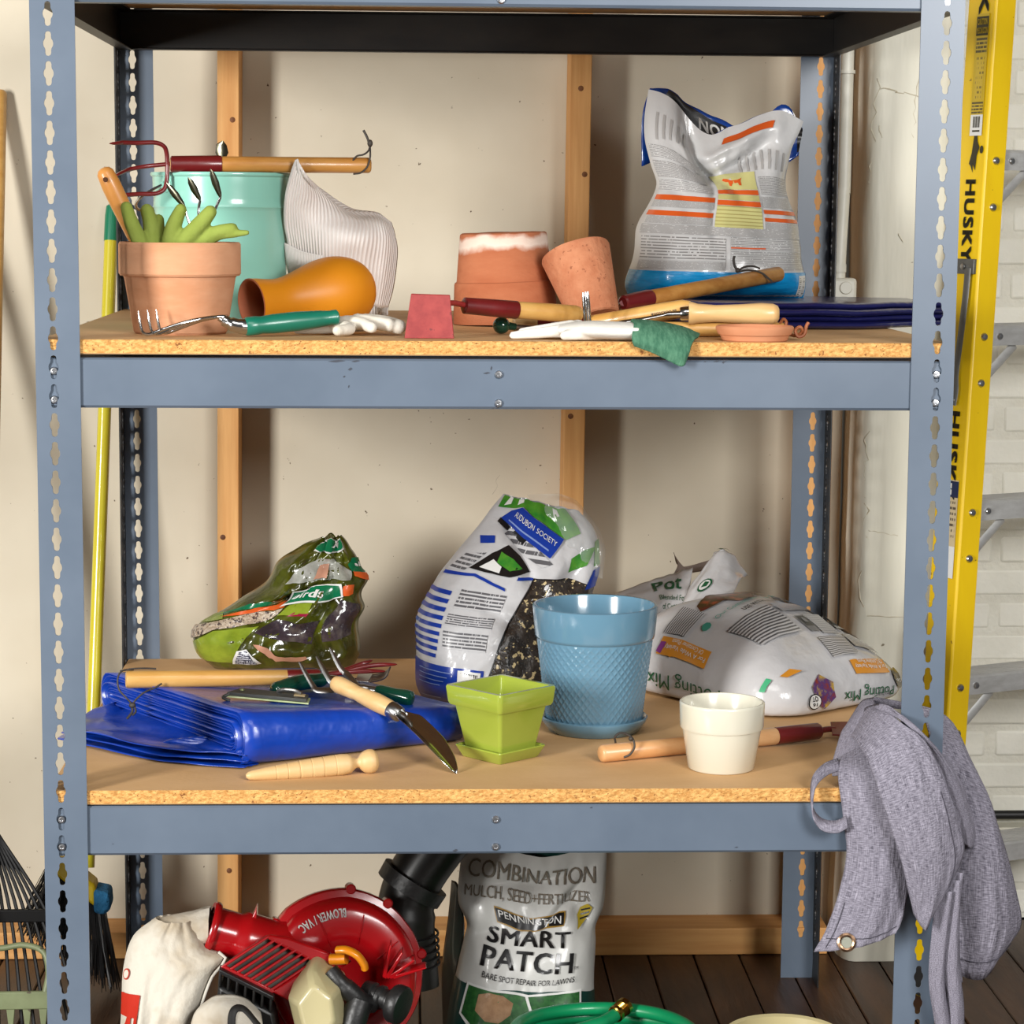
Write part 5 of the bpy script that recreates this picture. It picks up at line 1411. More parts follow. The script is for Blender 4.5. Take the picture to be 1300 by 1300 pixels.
# ---- wild bird food bag
Lt = [(0, -.455, LOW + .001), (.06, -.470, LOW + .02), (.16, -.484, .632), (.30, -.478, .657), (.46, -.410, .702), (.62, -.362, .738), (.80, -.325, .780), (.92, -.292, .800), (1, -.268, .808)]
Rt = [(0, -.215, LOW + .001), (.06, -.208, LOW + .02), (.16, -.205, .622), (.30, -.200, .660), (.46, -.196, .695), (.62, -.192, .730), (.80, -.198, .765), (.92, -.214, .795), (1, -.232, .812)]
Fb, Bb = make_bag(Lt, Rt, [(0, .86), (.5, .87), (1, .89)], [(0, .055), (.15, .070), (.4, .060), (.65, .050), (.85, .030), (1, .012)], 8.7, .005, ridge=.011,
                  crease=((.52, .60, .30, .04, .5, .020), (.72, .42, .04, .25, .3, .018), (.40, .35, .25, .03, -.3, .012), (.60, .78, .25, .035, .15, .018), (.25, .55, .04, .2, .5, -.012)))
BB = Thing('bird_food_bag', 'crumpled olive green wild bird food bag behind the tarp', 'bag', (-.34, .87, LOW))
olive_film = M('olive_green_film', S_(92, 100, 20), S_(48, 48, 16), scale=16, rough=0.24, coat=0.55, bump=.3, bscale=34, var2=S_(72, 76, 18))
bag_body(BB, Fb, Bb, [olive_film, olive_film], 72, 72)
lime_film = M('lime_film', S_(150, 168, 50), S_(112, 132, 32), scale=14, rough=.2, coat=.7, bump=.4, bscale=28)
dark_photo = M('dark_photo_print', S_(44, 40, 44), S_(96, 88, 84), scale=34, rough=.18, coat=.8, bump=.6, bscale=34, var2=S_(60, 50, 58))
green_lab = M('emerald_label', S_(8, 112, 72), rough=.22, coat=.6)
g = G()
put_patch(g, Fb, [(.0, .06), (.24, .06), (.30, .20), (.36, .34), (.12, .30), (.0, .17)], 0)
put_patch(g, Fb, [(.0, .20), (.12, .305), (.36, .36), (.40, .44), (.17, .40), (.0, .31)], 1, off=.0022)
put_patch(g, Fb, [(.06, .375), (.18, .405), (.40, .445), (.40, .485), (.18, .455)], 2, off=.0022)
put_patch(g, Fb, [(.02, .375), (.16, .445), (.30, .50), (.30, .525), (.12, .46)], 3, off=.0026)
put_patch(g, Fb, [(.0, .33), (.08, .37), (.02, .40), (.0, .38)], 0)
put_patch(g, Fb, [(.40, .40), (.60, .42), (.56, .62), (.46, .60)], 0)
put_patch(g, Fb, [(.36, .30), (.55, .24), (.72, .22), (.74, .36), (.60, .36), (.44, .38)], 4)
put_patch(g, Fb, [(.78, .22), (.95, .26), (.97, .48), (.82, .52), (.77, .40)], 4)
put_patch(g, Fb, [(.47, .40), (.60, .405), (.60, .43), (.50, .43)], 7)
Fbs = calm(Fb, .06)
put_patch(g, Fbs, [(.30, .585), (.37, .445), (.82, .545), (.76, .635)], 6, off=.0060); put_patch(g, Fbs, [(.315, .58), (.378, .458), (.80, .552), (.748, .622)], 3, off=.0068)
put_patch(g, Fb, [(.83, .55), (.90, .565), (.86, .635), (.78, .635)], 2, off=.0028)
put_patch(g, Fb, [(.30, .86), (.52, .85), (.82, .90), (.80, .985), (.52, .955), (.30, .90)], 6, off=.0022); put_patch(g, Fb, [(.32, .865), (.52, .858), (.80, .906), (.785, .972), (.52, .945), (.32, .89)], 3, off=.0040)
put_patch(g, Fb, [(.86, .73), (.99, .72), (.99, .84), (.90, .84), (.85, .79)], 3, off=.0026); put_patch(g, Fb, [(.86, .70), (.99, .66), (.99, .715), (.87, .735)], 2, off=.0026)
put_patch(g, Fb, [(.20, .62), (.34, .635), (.52, .665), (.82, .67), (.86, .74), (.62, .83), (.40, .80), (.24, .72)], 8)
put_patch(g, Fb, [(.45, .66), (.58, .68), (.60, .77), (.48, .76)], 9, off=.0022)
put_patch(g, Fb, [(.22, .06), (.40, .07), (.34, .165), (.28, .155)], 6, off=.0026); put_patch(g, Fb, [(.245, .068), (.375, .076), (.335, .15), (.29, .143)], 10, off=.0040)
put_patch(g, Fb, [(.385, .21), (.42, .215), (.52, .125), (.68, .14), (.69, .10), (.50, .085)], 9, off=.0026)
put_text(g, Fbs, 'birds', (.42, .490), (1, .21), (-.1, 1), .050, 6, off=.0078, bold=.025, width=.21)
put_text(g, Fbs, 'wild', (.40, .556), (1, .21), (-.1, 1), .022, 6, off=.0078, bold=.02, width=.10)
put_text(g, Fb, 'S & a', (.56, .89), (1, .12), (-.1, 1), .040, 6, off=.0060, bold=.03, width=.18)
put_text(g, Fb, 'el', (.905, .765), (1, .0), (0, 1), .045, 6, off=.0060, bold=.03, width=.06)
part(BB, 'printing', g, [lime_film, seed_pale, ink_orange, green_lab, dark_photo, ink_blue, ink_white, M('magenta_print', S_(150, 24, 60), rough=.25, coat=.5), M('pale_clear_window', S_(150, 152, 140), S_(196, 198, 192), scale=18, rough=.14, coat=.8, bump=.5, bscale=30), M('peach_print', S_(214, 158, 132), S_(170, 122, 98), scale=9, rough=.3, coat=.4), fine_print('data_panel', S_(40, 46, 70), S_(205, 208, 220), 9, .5, 14, .55)], angle=180)

# ---- potting mix sack lying on its back
PA, PB, PP = .172, .198, 5.0
PX, PY = V(cos(radians(38)), sin(radians(38)), 0), V(-sin(radians(38)), cos(radians(38)), 0)
PC = V(.4440, .400, LOW) + PX * PA + PY * PB
PROF = [(0, .160), (.22, .157), (.40, .149), (.56, .136), (.70, .120), (.82, .102), (.91, .083), (.97, .060), (1.0, .038), (.992, .018), (.965, .006), (.92, .0006)]
UPPER = [(m, z) for m, z in PROF[:9]]
INV = sorted([(z, m) for m, z in PROF])
def hfac(X, Y): return 1 - .20 * sst(.1, 1.0, X / PA) + .16 * max(-1.0, min(1.0, Y / PB)) - .05
def pmix(X, Y, z):
    w = .0035 * noise.noise(V(X * 16, Y * 16, z * 10)) + .0015 * noise.noise(V(X * 45, Y * 30, z * 30 + 4))
    p = PC + PX * (X + w) + PY * (Y + w)
    return V(p.x, p.y, LOW + max(.0006, z * hfac(X, Y) + w * sst(.01, .05, z)))
def S_top(X, Y):
    X, Y = X - .012, Y - .045
    m = min(.9999, (abs(X / PA) ** PP + abs(Y / PB) ** PP) ** (1 / PP))
    return pmix(X, Y, cinterp(UPPER, m))
def mz(z): return interp(INV, z)
def S_right(X, z):           # side with the flower picture
    m = mz(z); r = max(0.0, m ** PP - abs(X / PA) ** PP) ** (1 / PP)
    return pmix(X, -PB * r, z)
def S_left(u, z):            # the other long side, u runs towards the near corner
    m = mz(z); r = max(0.0, m ** PP - abs(u / PB) ** PP) ** (1 / PP)
    return pmix(-PA * r, -u, z)
g = G(); NT_ = 96
for m, z in PROF[1:]:
    for i in range(NT_):
        th = 2 * pi * i / NT_
        c, s = cos(th), sin(th)
        k = (abs(c) ** PP + abs(s) ** PP) ** (-1 / PP)
        g.v.append(pmix(PA * m * c * k, PB * m * s * k, z))
nr = len(PROF) - 1
for j in range(nr - 1):
    for i in range(NT_):
        b = (i + 1) % NT_
        g.f.append([j * NT_ + i, (j + 1) * NT_ + i, (j + 1) * NT_ + b, j * NT_ + b]); g.m.append(0)
o = len(g.v); g.v.append(pmix(0, 0, .160))
for i in range(NT_): g.f.append([o, i, (i + 1) % NT_]); g.m.append(0)
g.f.append([(nr - 1) * NT_ + i for i in range(NT_)][::-1]); g.m.append(0)
PM = Thing('potting_soil_bag', 'plump white potting mix bag lying on its back beside the blue pot', 'bag', (PC.x, PC.y, LOW))
soil_film = M('white_soil_bag_film', S_(214, 213, 214), S_(206, 205, 207), scale=6, rough=.24, coat=.5, bump=.3, bscale=26)
part(PM, 'sack', g, soil_film, angle=80, sub=1)
g = G()
red_leaf = M('red_leaf_print', S_(112, 34, 24), S_(170, 80, 44), scale=40, rough=.3, coat=.4, var2=S_(70, 60, 24))
flower_p = M('flower_print', S_(140, 58, 44), S_(196, 160, 60), scale=55, rough=.3, coat=.4, var2=S_(84, 58, 120))
O = .0024
# top: leaf picture, teal line, print blocks, two icons
put_patch(g, S_top, [(-.075, .105), (-.040, .120), (.005, .124), (.045, .112), (.060, .085), (.030, .088), (.015, .062), (-.025, .058), (-.035, .082), (-.085, .086)], 0, O)
put_text(g, S_top, 'Our Commitment To Sustainability', (-.085, .046), (1, 0), (0, 1), .010, 1, off=O, width=.19)
put_text(g, S_top, 'USE WITH ADULT SUPERVISION', (-.045, .026), (1, 0), (0, 1), .010, 2, off=O, bold=.03, width=.155)
for (a, b, c, d, m) in ((-.100, -.065, -.010, .012, 3), (.0, -.015, .062, .015, 4), (.070, .000, .140, .045, 4), (.070, .060, .140, .085, 4), (-.130, .075, -.085, .125, 3), (.005, -.120, .065, -.085, 3), (.072, -.105, .130, -.075, 3), (.028, -.078, .066, -.030, 4), (.098, -.068, .136, -.020, 4)):
    put_patch(g, S_top, quad(a, b, c, d), m, O)
for a, b in ((.006, -.072), (.075, -.062)):
    put_patch(g, S_top, quad(a, b, a + .020, b + .040), 8, O); put_patch(g, S_top, quad(a + .002, b + .012, a + .018, b + .037), 2, O + .0004)
    put_patch(g, S_top, [(a + .006, b + .02), (a + .014, b + .02), (a + .014, b + .03), (a + .010, b + .034), (a + .006, b + .028)], 8, O + .0008)
put_patch(g, S_top, [(-.105 + .008 * cos(k * .785), .052 + .008 * sin(k * .785)) for k in range(8)], 1, O)
put_patch(g, S_top, [(-.150, .110), (-.140, .106), (-.140, .118), (-.149, .121)], 5, O); put_patch(g, S_top, [(-.152, .085), (-.141, .081), (-.140, .094), (-.150, .097)], 6, O)
# right-front side, print upside down
put_patch(g, S_right, quad(.020, .066, .105, .090), 6, O)
put_text(g, S_right, 'For A Wide Variety', (.102, .081), (-1, 0), (0, -1), .0065, 7, off=O + .0005, width=.078)
put_text(g, S_right, 'Of Container Plants', (.095, .089), (-1, 0), (0, -1), .0065, 7, off=O + .0005, width=.060)
put_text(g, S_right, 'Potting Mix', (.105, .039), (-1, 0), (0, -1), .0190, 9, off=O, width=.122)
put_text(g, S_right, 'indoor', (.094, .028), (-1, 0), (0, -1), .0085, 8, off=O, width=.036)
put_patch(g, S_right, [(-.062 + .022 * cos(k * .524) * (1 + .25 * (k % 2)), .048 + .026 * sin(k * .524) * (1 + .2 * (k % 3 == 0))) for k in range(12)], 10, O)
put_patch(g, S_right, [(-.085 + .0135 * cos(k * .393), .034 + .0145 * sin(k * .393)) for k in range(16)], 2, O + .0006)
put_patch(g, S_right, [(-.085 + .0115 * cos(k * .393), .034 + .0125 * sin(k * .393)) for k in range(16)], 7, O + .0010)
put_text(g, S_right, '16', (-.081, .0335), (-1, 0), (0, -1), .0075, 2, off=O + .0015, bold=.02, width=.009); put_text(g, S_right, 'QT', (-.080, .043), (-1, 0), (0, -1), .0070, 2, off=O + .0015, bold=.02, width=.011)
put_patch(g, S_right, [(.128 + .017 * cos(k * .524), .054 + .022 * sin(k * .524)) for k in range(12)], 2, O)
put_text(g, S_right, '-Go', (.142, .052), (-1, 0), (0, -1), .008, 7, off=O + .0006, width=.026)
# left-front side
put_patch(g, S_left, quad(-.075, .070, .035, .096), 6, O)
put_text(g, S_left, 'For A Wide Variety', (.031, .085), (-1, 0), (0, -1), .0065, 7, off=O + .0005, width=.092)
put_text(g, S_left, 'Of Container Plants', (.020, .094), (-1, 0), (0, -1), .0065, 7, off=O + .0005, width=.070)
put_text(g, S_left, 'Potting Mix', (.080, .040), (-1, 0), (0, -1), .022, 9, off=O, width=.165)
put_patch(g, S_left, [(.150, .050), (.158, .050), (.160, .072), (.152, .075)], 11, O); put_patch(g, S_left, [(.165, .080), (.172, .078), (.173, .088), (.166, .090)], 6, O)
part(PM, 'printing', g, [red_leaf, M('teal_print', S_(70, 160, 140), rough=.35), ink_black, fine_print('soil_bag_text', S_(208, 207, 208), S_(96, 96, 98), 11, .5, 16, .72), fine_print('soil_bag_small_text', S_(206, 205, 206), S_(140, 140, 142), 14, .4, 40, .8), M('violet_print', S_(140, 60, 140), rough=.35), M('amber_label_print', S_(226, 150, 42), rough=.3, coat=.4), ink_white, ink_grey, ink_dkgreen, flower_p, M('mint_print', S_(60, 176, 122), rough=.35)], angle=180)
# open, crumpled mouth
f1 = net([[(.262, .775, .690), (.292, .770, .692), (.318, .760, .688), (.345, .745, .690)], [(.248, .815, .708), (.290, .812, .718), (.325, .800, .722), (.352, .782, .720)], [(.236, .852, .717), (.288, .858, .735), (.335, .862, .750), (.368, .850, .762)]])
def f1w(u, v): return f1(u, v) + V(0, .004 * noise.noise(V(u * 6, v * 4, 1)), .003 * noise.noise(V(u * 8, v * 5, 6)))
part(PM, 'mouth_flap', G().grid(f1w, 24, 18), soil_film, solid=.001, angle=180)
g = G()
put_text(g, f1w, 'Pot', (.42, .60), (1, .10), (-.1, 1), .26, 0, off=.0014, bold=.02, width=.42)
put_text(g, f1w, 'Blended For', (.50, .37), (1, .10), (-.1, 1), .12, 0, off=.0014, width=.48)
put_text(g, f1w, 'of Container', (.54, .18), (1, .10), (-.1, 1), .12, 0, off=.0014, width=.45)
part(PM, 'flap_printing', g, ink_dkgreen, angle=180)
f2 = net([[(.312, .712, .672), (.335, .700, .680), (.372, .690, .700), (.410, .705, .722)], [(.330, .745, .700), (.352, .735, .715), (.385, .735, .728), (.425, .745, .738)], [(.362, .80, .745), (.382, .790, .755), (.408, .785, .757), (.440, .790, .748)], [(.398, .842, .780), (.414, .838, .788), (.432, .835, .778), (.455, .835, .750)], [(.404, .855, .787), (.420, .852, .792), (.438, .850, .782), (.462, .848, .748)]])
part(PM, 'twisted_fold', G().grid(lambda u, v: f2(u, v) + V(0, 0, .005 * noise.noise(V(u * 5, v * 6, 3))), 20, 26), soil_film, solid=.001, angle=180)
g = G(); put_patch(g, f2, [(.15, .86), (.55, .90), (.60, .98), (.25, .98)], 0, .0032, .2); put_patch(g, f2, [(.32, .90), (.48, .92), (.48, .97), (.35, .96)], 1, .0036, .2)
put_patch(g, f2, [(.45 + .13 * cos(k * .524), .40 + .06 * sin(k * .524)) for k in range(12)], 0, .0030, .2); put_patch(g, f2, [(.45 + .10 * cos(k * .524), .40 + .045 * sin(k * .524)) for k in range(12)], 2, .0034, .2); put_patch(g, f2, [(.40, .38), (.50, .38), (.52, .42), (.43, .43)], 0, .0038, .2)
part(PM, 'fold_printing', g, [ink_dkgreen, ink_orange, ink_white], angle=180)
f3 = net([[(.330, .860, .74), (.36, .872, .748), (.40, .868, .755)], [(.345, .88, .762), (.37, .885, .752), (.405, .88, .765)], [(.339, .892, .782), (.352, .892, .757), (.41, .885, .772)]])
part(PM, 'back_flap', G().grid(f3, 12, 12), M('brown_grey_film', S_(150, 134, 124), rough=.4), solid=.001, angle=180)

# ---------------------------------------------------------------- grey apron over the corner of the rack
apron_m = M('grey_linen', S_(112, 108, 122), S_(146, 142, 156), scale=150, stretch=(1, 1, .18), rough=.9, spec=.15, bump=.3, bscale=260, lo=.3, hi=.7)
def weave(m):
    nt = m.node_tree; N = nt.nodes.new; Lk = nt.links.new
    bs = nt.nodes['Principled BSDF']; src = bs.inputs['Base Color'].links[0].from_socket
    uv = N('ShaderNodeUVMap')
    outs = []
    for st in ((260, 14, 1), (14, 260, 1)):
        mp = N('ShaderNodeMapping'); mp.inputs['Scale'].default_value = st; Lk(uv.outputs[0], mp.inputs['Vector'])
        nz = N('ShaderNodeTexNoise'); nz.inputs['Scale'].default_value = 1.0; nz.inputs['Detail'].default_value = 3; Lk(mp.outputs[0], nz.inputs['Vector']); outs.append(nz.outputs['Fac'])
    ad = N('ShaderNodeMath'); ad.operation = 'ADD'; Lk(outs[0], ad.inputs[0]); Lk(outs[1], ad.inputs[1])
    rp = N('ShaderNodeValToRGB'); rp.color_ramp.elements[0].position = .36; rp.color_ramp.elements[0].color = S_(70, 67, 78); rp.color_ramp.elements[1].position = .66; rp.color_ramp.elements[1].color = S_(162, 158, 171)
    hf = N('ShaderNodeMath'); hf.operation = 'MULTIPLY'; hf.inputs[1].default_value = .5; Lk(ad.outputs[0], hf.inputs[0]); Lk(hf.outputs[0], rp.inputs[0])
    Lk(rp.outputs[0], bs.inputs['Base Color'])
weave(apron_m)
AP = Thing('apron', 'grey linen apron with grommet and ties draped over the rack corner', 'apron', (.56, .03, LOW - .2))
def cloth(name, rows, nu=30, nv=36, amp=.004, seed=0, freq=(5, 3)):
    f = net(rows)
    def ff(u, v):
        return f(u, v) + V(.3, -1, 0) * (amp * noise.noise(V(u * freq[0], v * freq[1], seed)) + amp * .4 * noise.noise(V(u * 13, v * 9, seed + 5)))
    part(AP, name, G().grid(ff, nu, nv), apron_m, solid=.0016, angle=180)
    return ff
def stitch(ff, pts, name='stitching', r=.0006, off=-.0018):
    P = [surf_pt(ff, a, b, off) for a, b in pts]
    part(AP, name, G().tube(P, r, 5), M('grey_thread', S_(70, 67, 78), rough=.9))
# part lying on the shelf and turning over its front edge
# left panel with the grommet
fA = cloth('left_panel', [
    [(.480, .062, .618), (.500, .050, .634), (.516, .030, .646), (.532, .010, .652), (.546, -.006, .655)],
    [(.470, .012, .602), (.492, -.006, .606), (.520, -.020, .612), (.548, -.028, .618), (.578, -.026, .622)],
    [(.474, -.014, .548), (.498, -.026, .552), (.524, -.030, .556), (.552, -.036, .560), (.580, -.034, .565)],
    [(.479, -.018, .500), (.502, -.034, .500), (.527, -.036, .500), (.551, -.030, .500), (.578, -.030, .508)],
    [(.470, -.022, .452), (.496, -.042, .450), (.522, -.044, .448), (.545, -.034, .448), (.566, -.028, .456)],
    [(.452, -.030, .400), (.480, -.046, .400), (.508, -.050, .400), (.532, -.040, .404), (.556, -.034, .412)],
    [(.434, -.036, .366), (.464, -.048, .372), (.495, -.052, .378), (.522, -.044, .384), (.546, -.038, .392)]], amp=.004, seed=1.3)
stitch(fA, [(t, .90) for t in [i / 20 for i in range(1, 20)]])
stitch(fA, [(.10, t) for t in [.72 + .27 * i / 12 for i in range(12)]])
gc = surf_pt(fA, .30, .93, -.0022)
gm = axis_mat(gc, gc + V(-.15, -1, .25))
part(AP, 'grommet', G().lathe([(.0075, .0), (.0078, .0022), (.0100, .0030), (.0128, .0018), (.0130, 0), (.0075, 0)], 28, gm, cap=(False, False)), M('bronze_grommet', S_(150, 120, 96), rough=.28, metal=1.0))
part(AP, 'grommet_hole', G().lathe([(.0001, .0006), (.0076, .0006)], 24, gm, cap=(False, False)), M('pale_gap', S_(150, 152, 138), rough=.8))
# bright middle panel falling in front of the post
fB = cloth('middle_panel', [
    [(.496, .085, .640), (.508, .080, .664), (.520, .070, .684), (.532, .058, .690), (.541, .045, .686)],
    [(.495, .030, .646), (.508, .024, .664), (.522, .012, .680), (.535, -.002, .686), (.546, -.014, .682)],
    [(.503, -.030, .630), (.524, -.034, .646), (.545, -.036, .657), (.564, -.034, .660), (.580, -.030, .656)],
    [(.518, -.052, .580), (.540, -.060, .588), (.562, -.060, .596), (.584, -.054, .602), (.604, -.044, .602)],
    [(.534, -.060, .532), (.556, -.070, .534), (.578, -.070, .540), (.600, -.062, .546), (.622, -.048, .550)],
    [(.548, -.060, .488), (.568, -.070, .484), (.588, -.070, .486), (.608, -.062, .494), (.634, -.046, .512)],
    [(.558, -.058, .450), (.572, -.066, .444), (.588, -.066, .442), (.602, -.060, .450), (.622, -.046, .476)],
    [(.566, -.056, .424), (.573, -.062, .412), (.580, -.064, .405), (.588, -.060, .415), (.600, -.046, .446)]], amp=.0035, seed=4.4)
stitch(fB, [(.86, t) for t in [.45 + .42 * i / 20 for i in range(20)]])
# fold between middle and right
fD = cloth('side_fold', [
    [(.522, .040, .690), (.530, .026, .697), (.538, .010, .697), (.545, -.008, .692)],
    [(.552, -.020, .682), (.561, -.021, .680), (.570, -.020, .674), (.579, -.018, .666)],
    [(.590, -.020, .640), (.603, -.022, .632), (.615, -.018, .622), (.627, -.012, .610)],
    [(.612, -.022, .590), (.626, -.026, .582), (.638, -.014, .575), (.648, .004, .566)],
    [(.626, -.024, .548), (.640, -.028, .540), (.652, -.016, .534), (.660, .004, .526)],
    [(.634, -.020, .516), (.646, -.024, .508), (.654, -.014, .506), (.660, .006, .504)]], amp=.003, seed=7.7)
# right panel hanging outside the rack
fC = cloth('right_panel', [
    [(.528, .088, .684), (.533, .096, .690), (.538, .104, .690), (.543, .112, .684)],
    [(.562, .098, .676), (.570, .104, .682), (.578, .108, .682), (.586, .114, .674)],
    [(.600, .10, .668), (.618, .10, .672), (.636, .10, .664), (.646, .105, .650)],
    [(.606, .060, .640), (.632, .056, .636), (.654, .057, .624), (.668, .070, .605)],
    [(.620, .050, .578), (.650, .024, .574), (.680, .020, .564), (.692, .050, .550)],
    [(.636, .012, .505), (.662, -.006, .508), (.692, .004, .500), (.712, .040, .488)],
    [(.632, .004, .440), (.664, -.014, .442), (.704, .000, .436), (.728, .040, .428)],
    [(.634, .010, .380), (.668, -.010, .380), (.710, .004, .378), (.738, .045, .376)],
    [(.640, .018, .318), (.664, -.002, .314), (.684, .004, .318), (.716, .040, .348)]], amp=.006, seed=2.2, freq=(3, 3))
stitch(fC, [(t, .95) for t in [i / 20 for i in range(1, 20)]])
# neck loop and ties
def ribbon(name, pts, w, up=(0, -1, .2)):
    P = catmull(pts, 8)
    part(AP, name, G().tube(P, [(w, .0011)] * len(P), 8, upv=up), apron_m)
g = G()
lp = catmull([(.474, .030, .612), (.452, .012, .609), (.434, -.008, .598), (.4285, -.018, .578), (.431, -.020, .556), (.443, -.022, .541), (.462, -.024, .538), (.476, -.028, .546)], 8)
k = len(lp); o = len(g.v)
for i, p in enumerate(lp):
    t = i / (k - 1)
    tw = lerp(0.5, 1.0, t)
    wd = V(0, cos(tw * 1.2) * .013, .004 + sin(tw * .6) * .006)
    g.v += [p - wd, p + wd]
g.f += [[o + 2 * i, o + 2 * i + 1, o + 2 * i + 3, o + 2 * i + 2] for i in range(k - 1)]; g.m += [0] * (k - 1)
for i in range(k - 1): g.uv[i] = [(.0, i / k), (.1, i / k), (.1, (i + 1) / k), (.0, (i + 1) / k)]
part(AP, 'neck_loop', g, apron_m, solid=.002, angle=180)
sf = net([[(.496, .105, .648), (.506, .108, .664), (.520, .110, .684), (.535, .104, .690)], [(.486, .085, .642), (.496, .080, .655), (.512, .07, .674), (.528, .06, .680)], [(.470, .058, .606), (.482, .052, .618), (.497, .045, .630), (.505, .04, .638)], [(.468, .045, .592), (.476, .040, .594), (.484, .036, .598), (.488, .034, .600)]])
part(AP, 'bib_strap', G().grid(sf, 16, 20), apron_m, solid=.002, angle=180)
for pts, w in (([(.607, -.050, .455), (.604, -.046, .40), (.602, -.044, .33), (.612, -.042, .27), (.622, -.040, .22)], .0105), ([(.618, -.048, .470), (.618, -.044, .41), (.621, -.042, .35), (.631, -.038, .29), (.634, -.036, .22)], .0115), ([(.625, -.046, .480), (.624, -.040, .42), (.628, -.036, .36), (.634, -.034, .32)], .007)):
    P = catmull(pts, 8)
    def tf(u, v, P=P, w=w):
        x = v * (len(P) - 1); i = min(int(x), len(P) - 2)
        p = P[i].lerp(P[i + 1], x - i)
        return p + V((u - .5) * 2 * w, .004 * sin(u * 5 + v * 3), 0)
    part(AP, 'tie', G().grid(tf, 5, 30), apron_m, solid=.0014, angle=180)

# ---------------------------------------------------------------- yellow step ladder leaning at the right
fibre = M('yellow_fibreglass', S_(246, 206, 14), S_(238, 196, 12), scale=8, stretch=(2, 2, .5), rough=.38, coat=.15, speck=S_(150, 116, 14), speck_scale=70, speck_at=.74)
alu = M('aluminium', S_(214, 214, 212), S_(198, 197, 194), scale=14, stretch=(.4, 6, 6), rough=.45, metal=.45)
grey_steel = M('grey_bar', S_(112, 112, 108), S_(124, 124, 120), scale=20, rough=.45, metal=.6)
LA = Thing('step_ladder', 'yellow fibreglass step ladder with aluminium steps leaning beside the rack', 'ladder', (.78, .92, 0))
PH = radians(25)
LU, LW = V(cos(PH), sin(PH), 0), V(sin(PH), -cos(PH), 0)
def lad(z, u, w):                         # point on the ladder: height, along the steps, towards the front
    k = 1.73 - z
    return V(.8575 - .0565 * k, 1.042 - .084 * k, z) + LU * u + LW * w
def rail(u0, sgn):
    g = G()
    sec = [(.040, .006), (.040, .0), (0, .0), (-.004, .004), (-.004, .072), (0, .077), (.044, .077), (.044, .073), (.004, .073), (.0, .069), (0, .010), (.003, .004), (.036, .004)]
    sec = [(.044, .004), (.044, 0), (.003, 0), (0, .003), (0, .074), (.003, .077), (.044, .077), (.044, .0735), (.005, .0735), (.0035, .072), (.0035, .005), (.005, .0035)]
    n_ = len(sec); o = 0
    zs = [0.0, 0.6, 1.2, 1.95]
    for z in zs:
        for a, w in sec: g.v.append(lad(z, u0 + sgn * a, w))
    for j in range(len(zs) - 1):
        for i in range(n_):
            b = (i + 1) % n_
            g.f.append([j * n_ + i, j * n_ + b, (j + 1) * n_ + b, (j + 1) * n_ + i]); g.m.append(0)
    g.f.append(list(range(n_))); g.m.append(0); g.f.append([(len(zs) - 1) * n_ + i for i in range(n_)]); g.m.append(0)
    return part(LA, 'rail', g, fibre, smooth=False, bevel=.001, bseg=1)
rl = rail(0, 1); rail(.46, -1)
STZ = (1.475, 1.172, .868, .563, .258)
for k, z in enumerate(STZ):
    g = G()
    prof = [(.073, -.034), (.073, -.004), (.070, 0)]
    for q in range(7): w = .066 - q * .009; prof += [(w, .0), (w - .002, .0018), (w - .005, .0018), (w - .007, 0)]
    prof += [(.0, 0), (.0, -.028), (.003, -.028), (.003, -.004), (.069, -.004), (.069, -.034)]
    n_ = len(prof)
    for uu in (.0045, .4555):
        for w, dz in prof: g.v.append(lad(z, uu, w - .0) + V(0, 0, dz))
    for i in range(n_):
        b = (i + 1) % n_
        g.f.append([i, b, n_ + b, n_ + i]); g.m.append(0)
    st_ = part(LA, 'step', g, alu, smooth=False)
    for uu, dz in ((.060, -.018),):
        c = lad(z, uu, .0732) + V(0, 0, dz)
        part((st_, LA), 'rivet', G().lathe([(.0062, 0), (.0062, .001), (.0045, .0035), (.0001, .0042)], 14, axis_mat(c, c + LW)), bolt_steel)
    for zz in (z - .018, z - .098):
        c = lad(zz, .023, .0772)
        part((rl, LA), 'rivet', G().lathe([(.0072, 0), (.0072, .001), (.005, .004), (.0001, .005)], 14, axis_mat(c, c + LW)), bolt_steel)
    a, b = lad(z - .034, .105, .060), lad(z - .102, .030, .062)
    part(LA, 'brace', G().tube([a, b], [(.0085, .0025), (.0085, .0025)], 8, upv=LW), alu)
# spreader arm folded on the side
c0, c1 = lad(1.272, -.003, .045), lad(1.262, -.003, .058)
def web(w, z): return lad(z, 0, w)
g = G().prism([web(.020, 1.288), web(.072, 1.288), web(.072, 1.262), web(.020, 1.262)], -LU * .006)
part(LA, 'spreader_bracket', g, grey_steel, bevel=.001)
P = catmull([web(.058, 1.272), web(.056, 1.22), web(.050, 1.15), web(.044, 1.09), web(.046, 1.06), web(.042, 1.035)], 6)
part(LA, 'spreader_arm', G().tube([p - LU * .007 for p in P], [(.0085, .0022)] * len(P), 8, upv=LU), grey_steel)
for w, z in ((.046, 1.275), (.043, 1.043)):
    c = web(w, z) - LU * .008
    part(LA, 'bolt', G().lathe([(.005, 0), (.005, .003), (.0001, .004)], 12, axis_mat(c, c - LU)), bolt_steel)
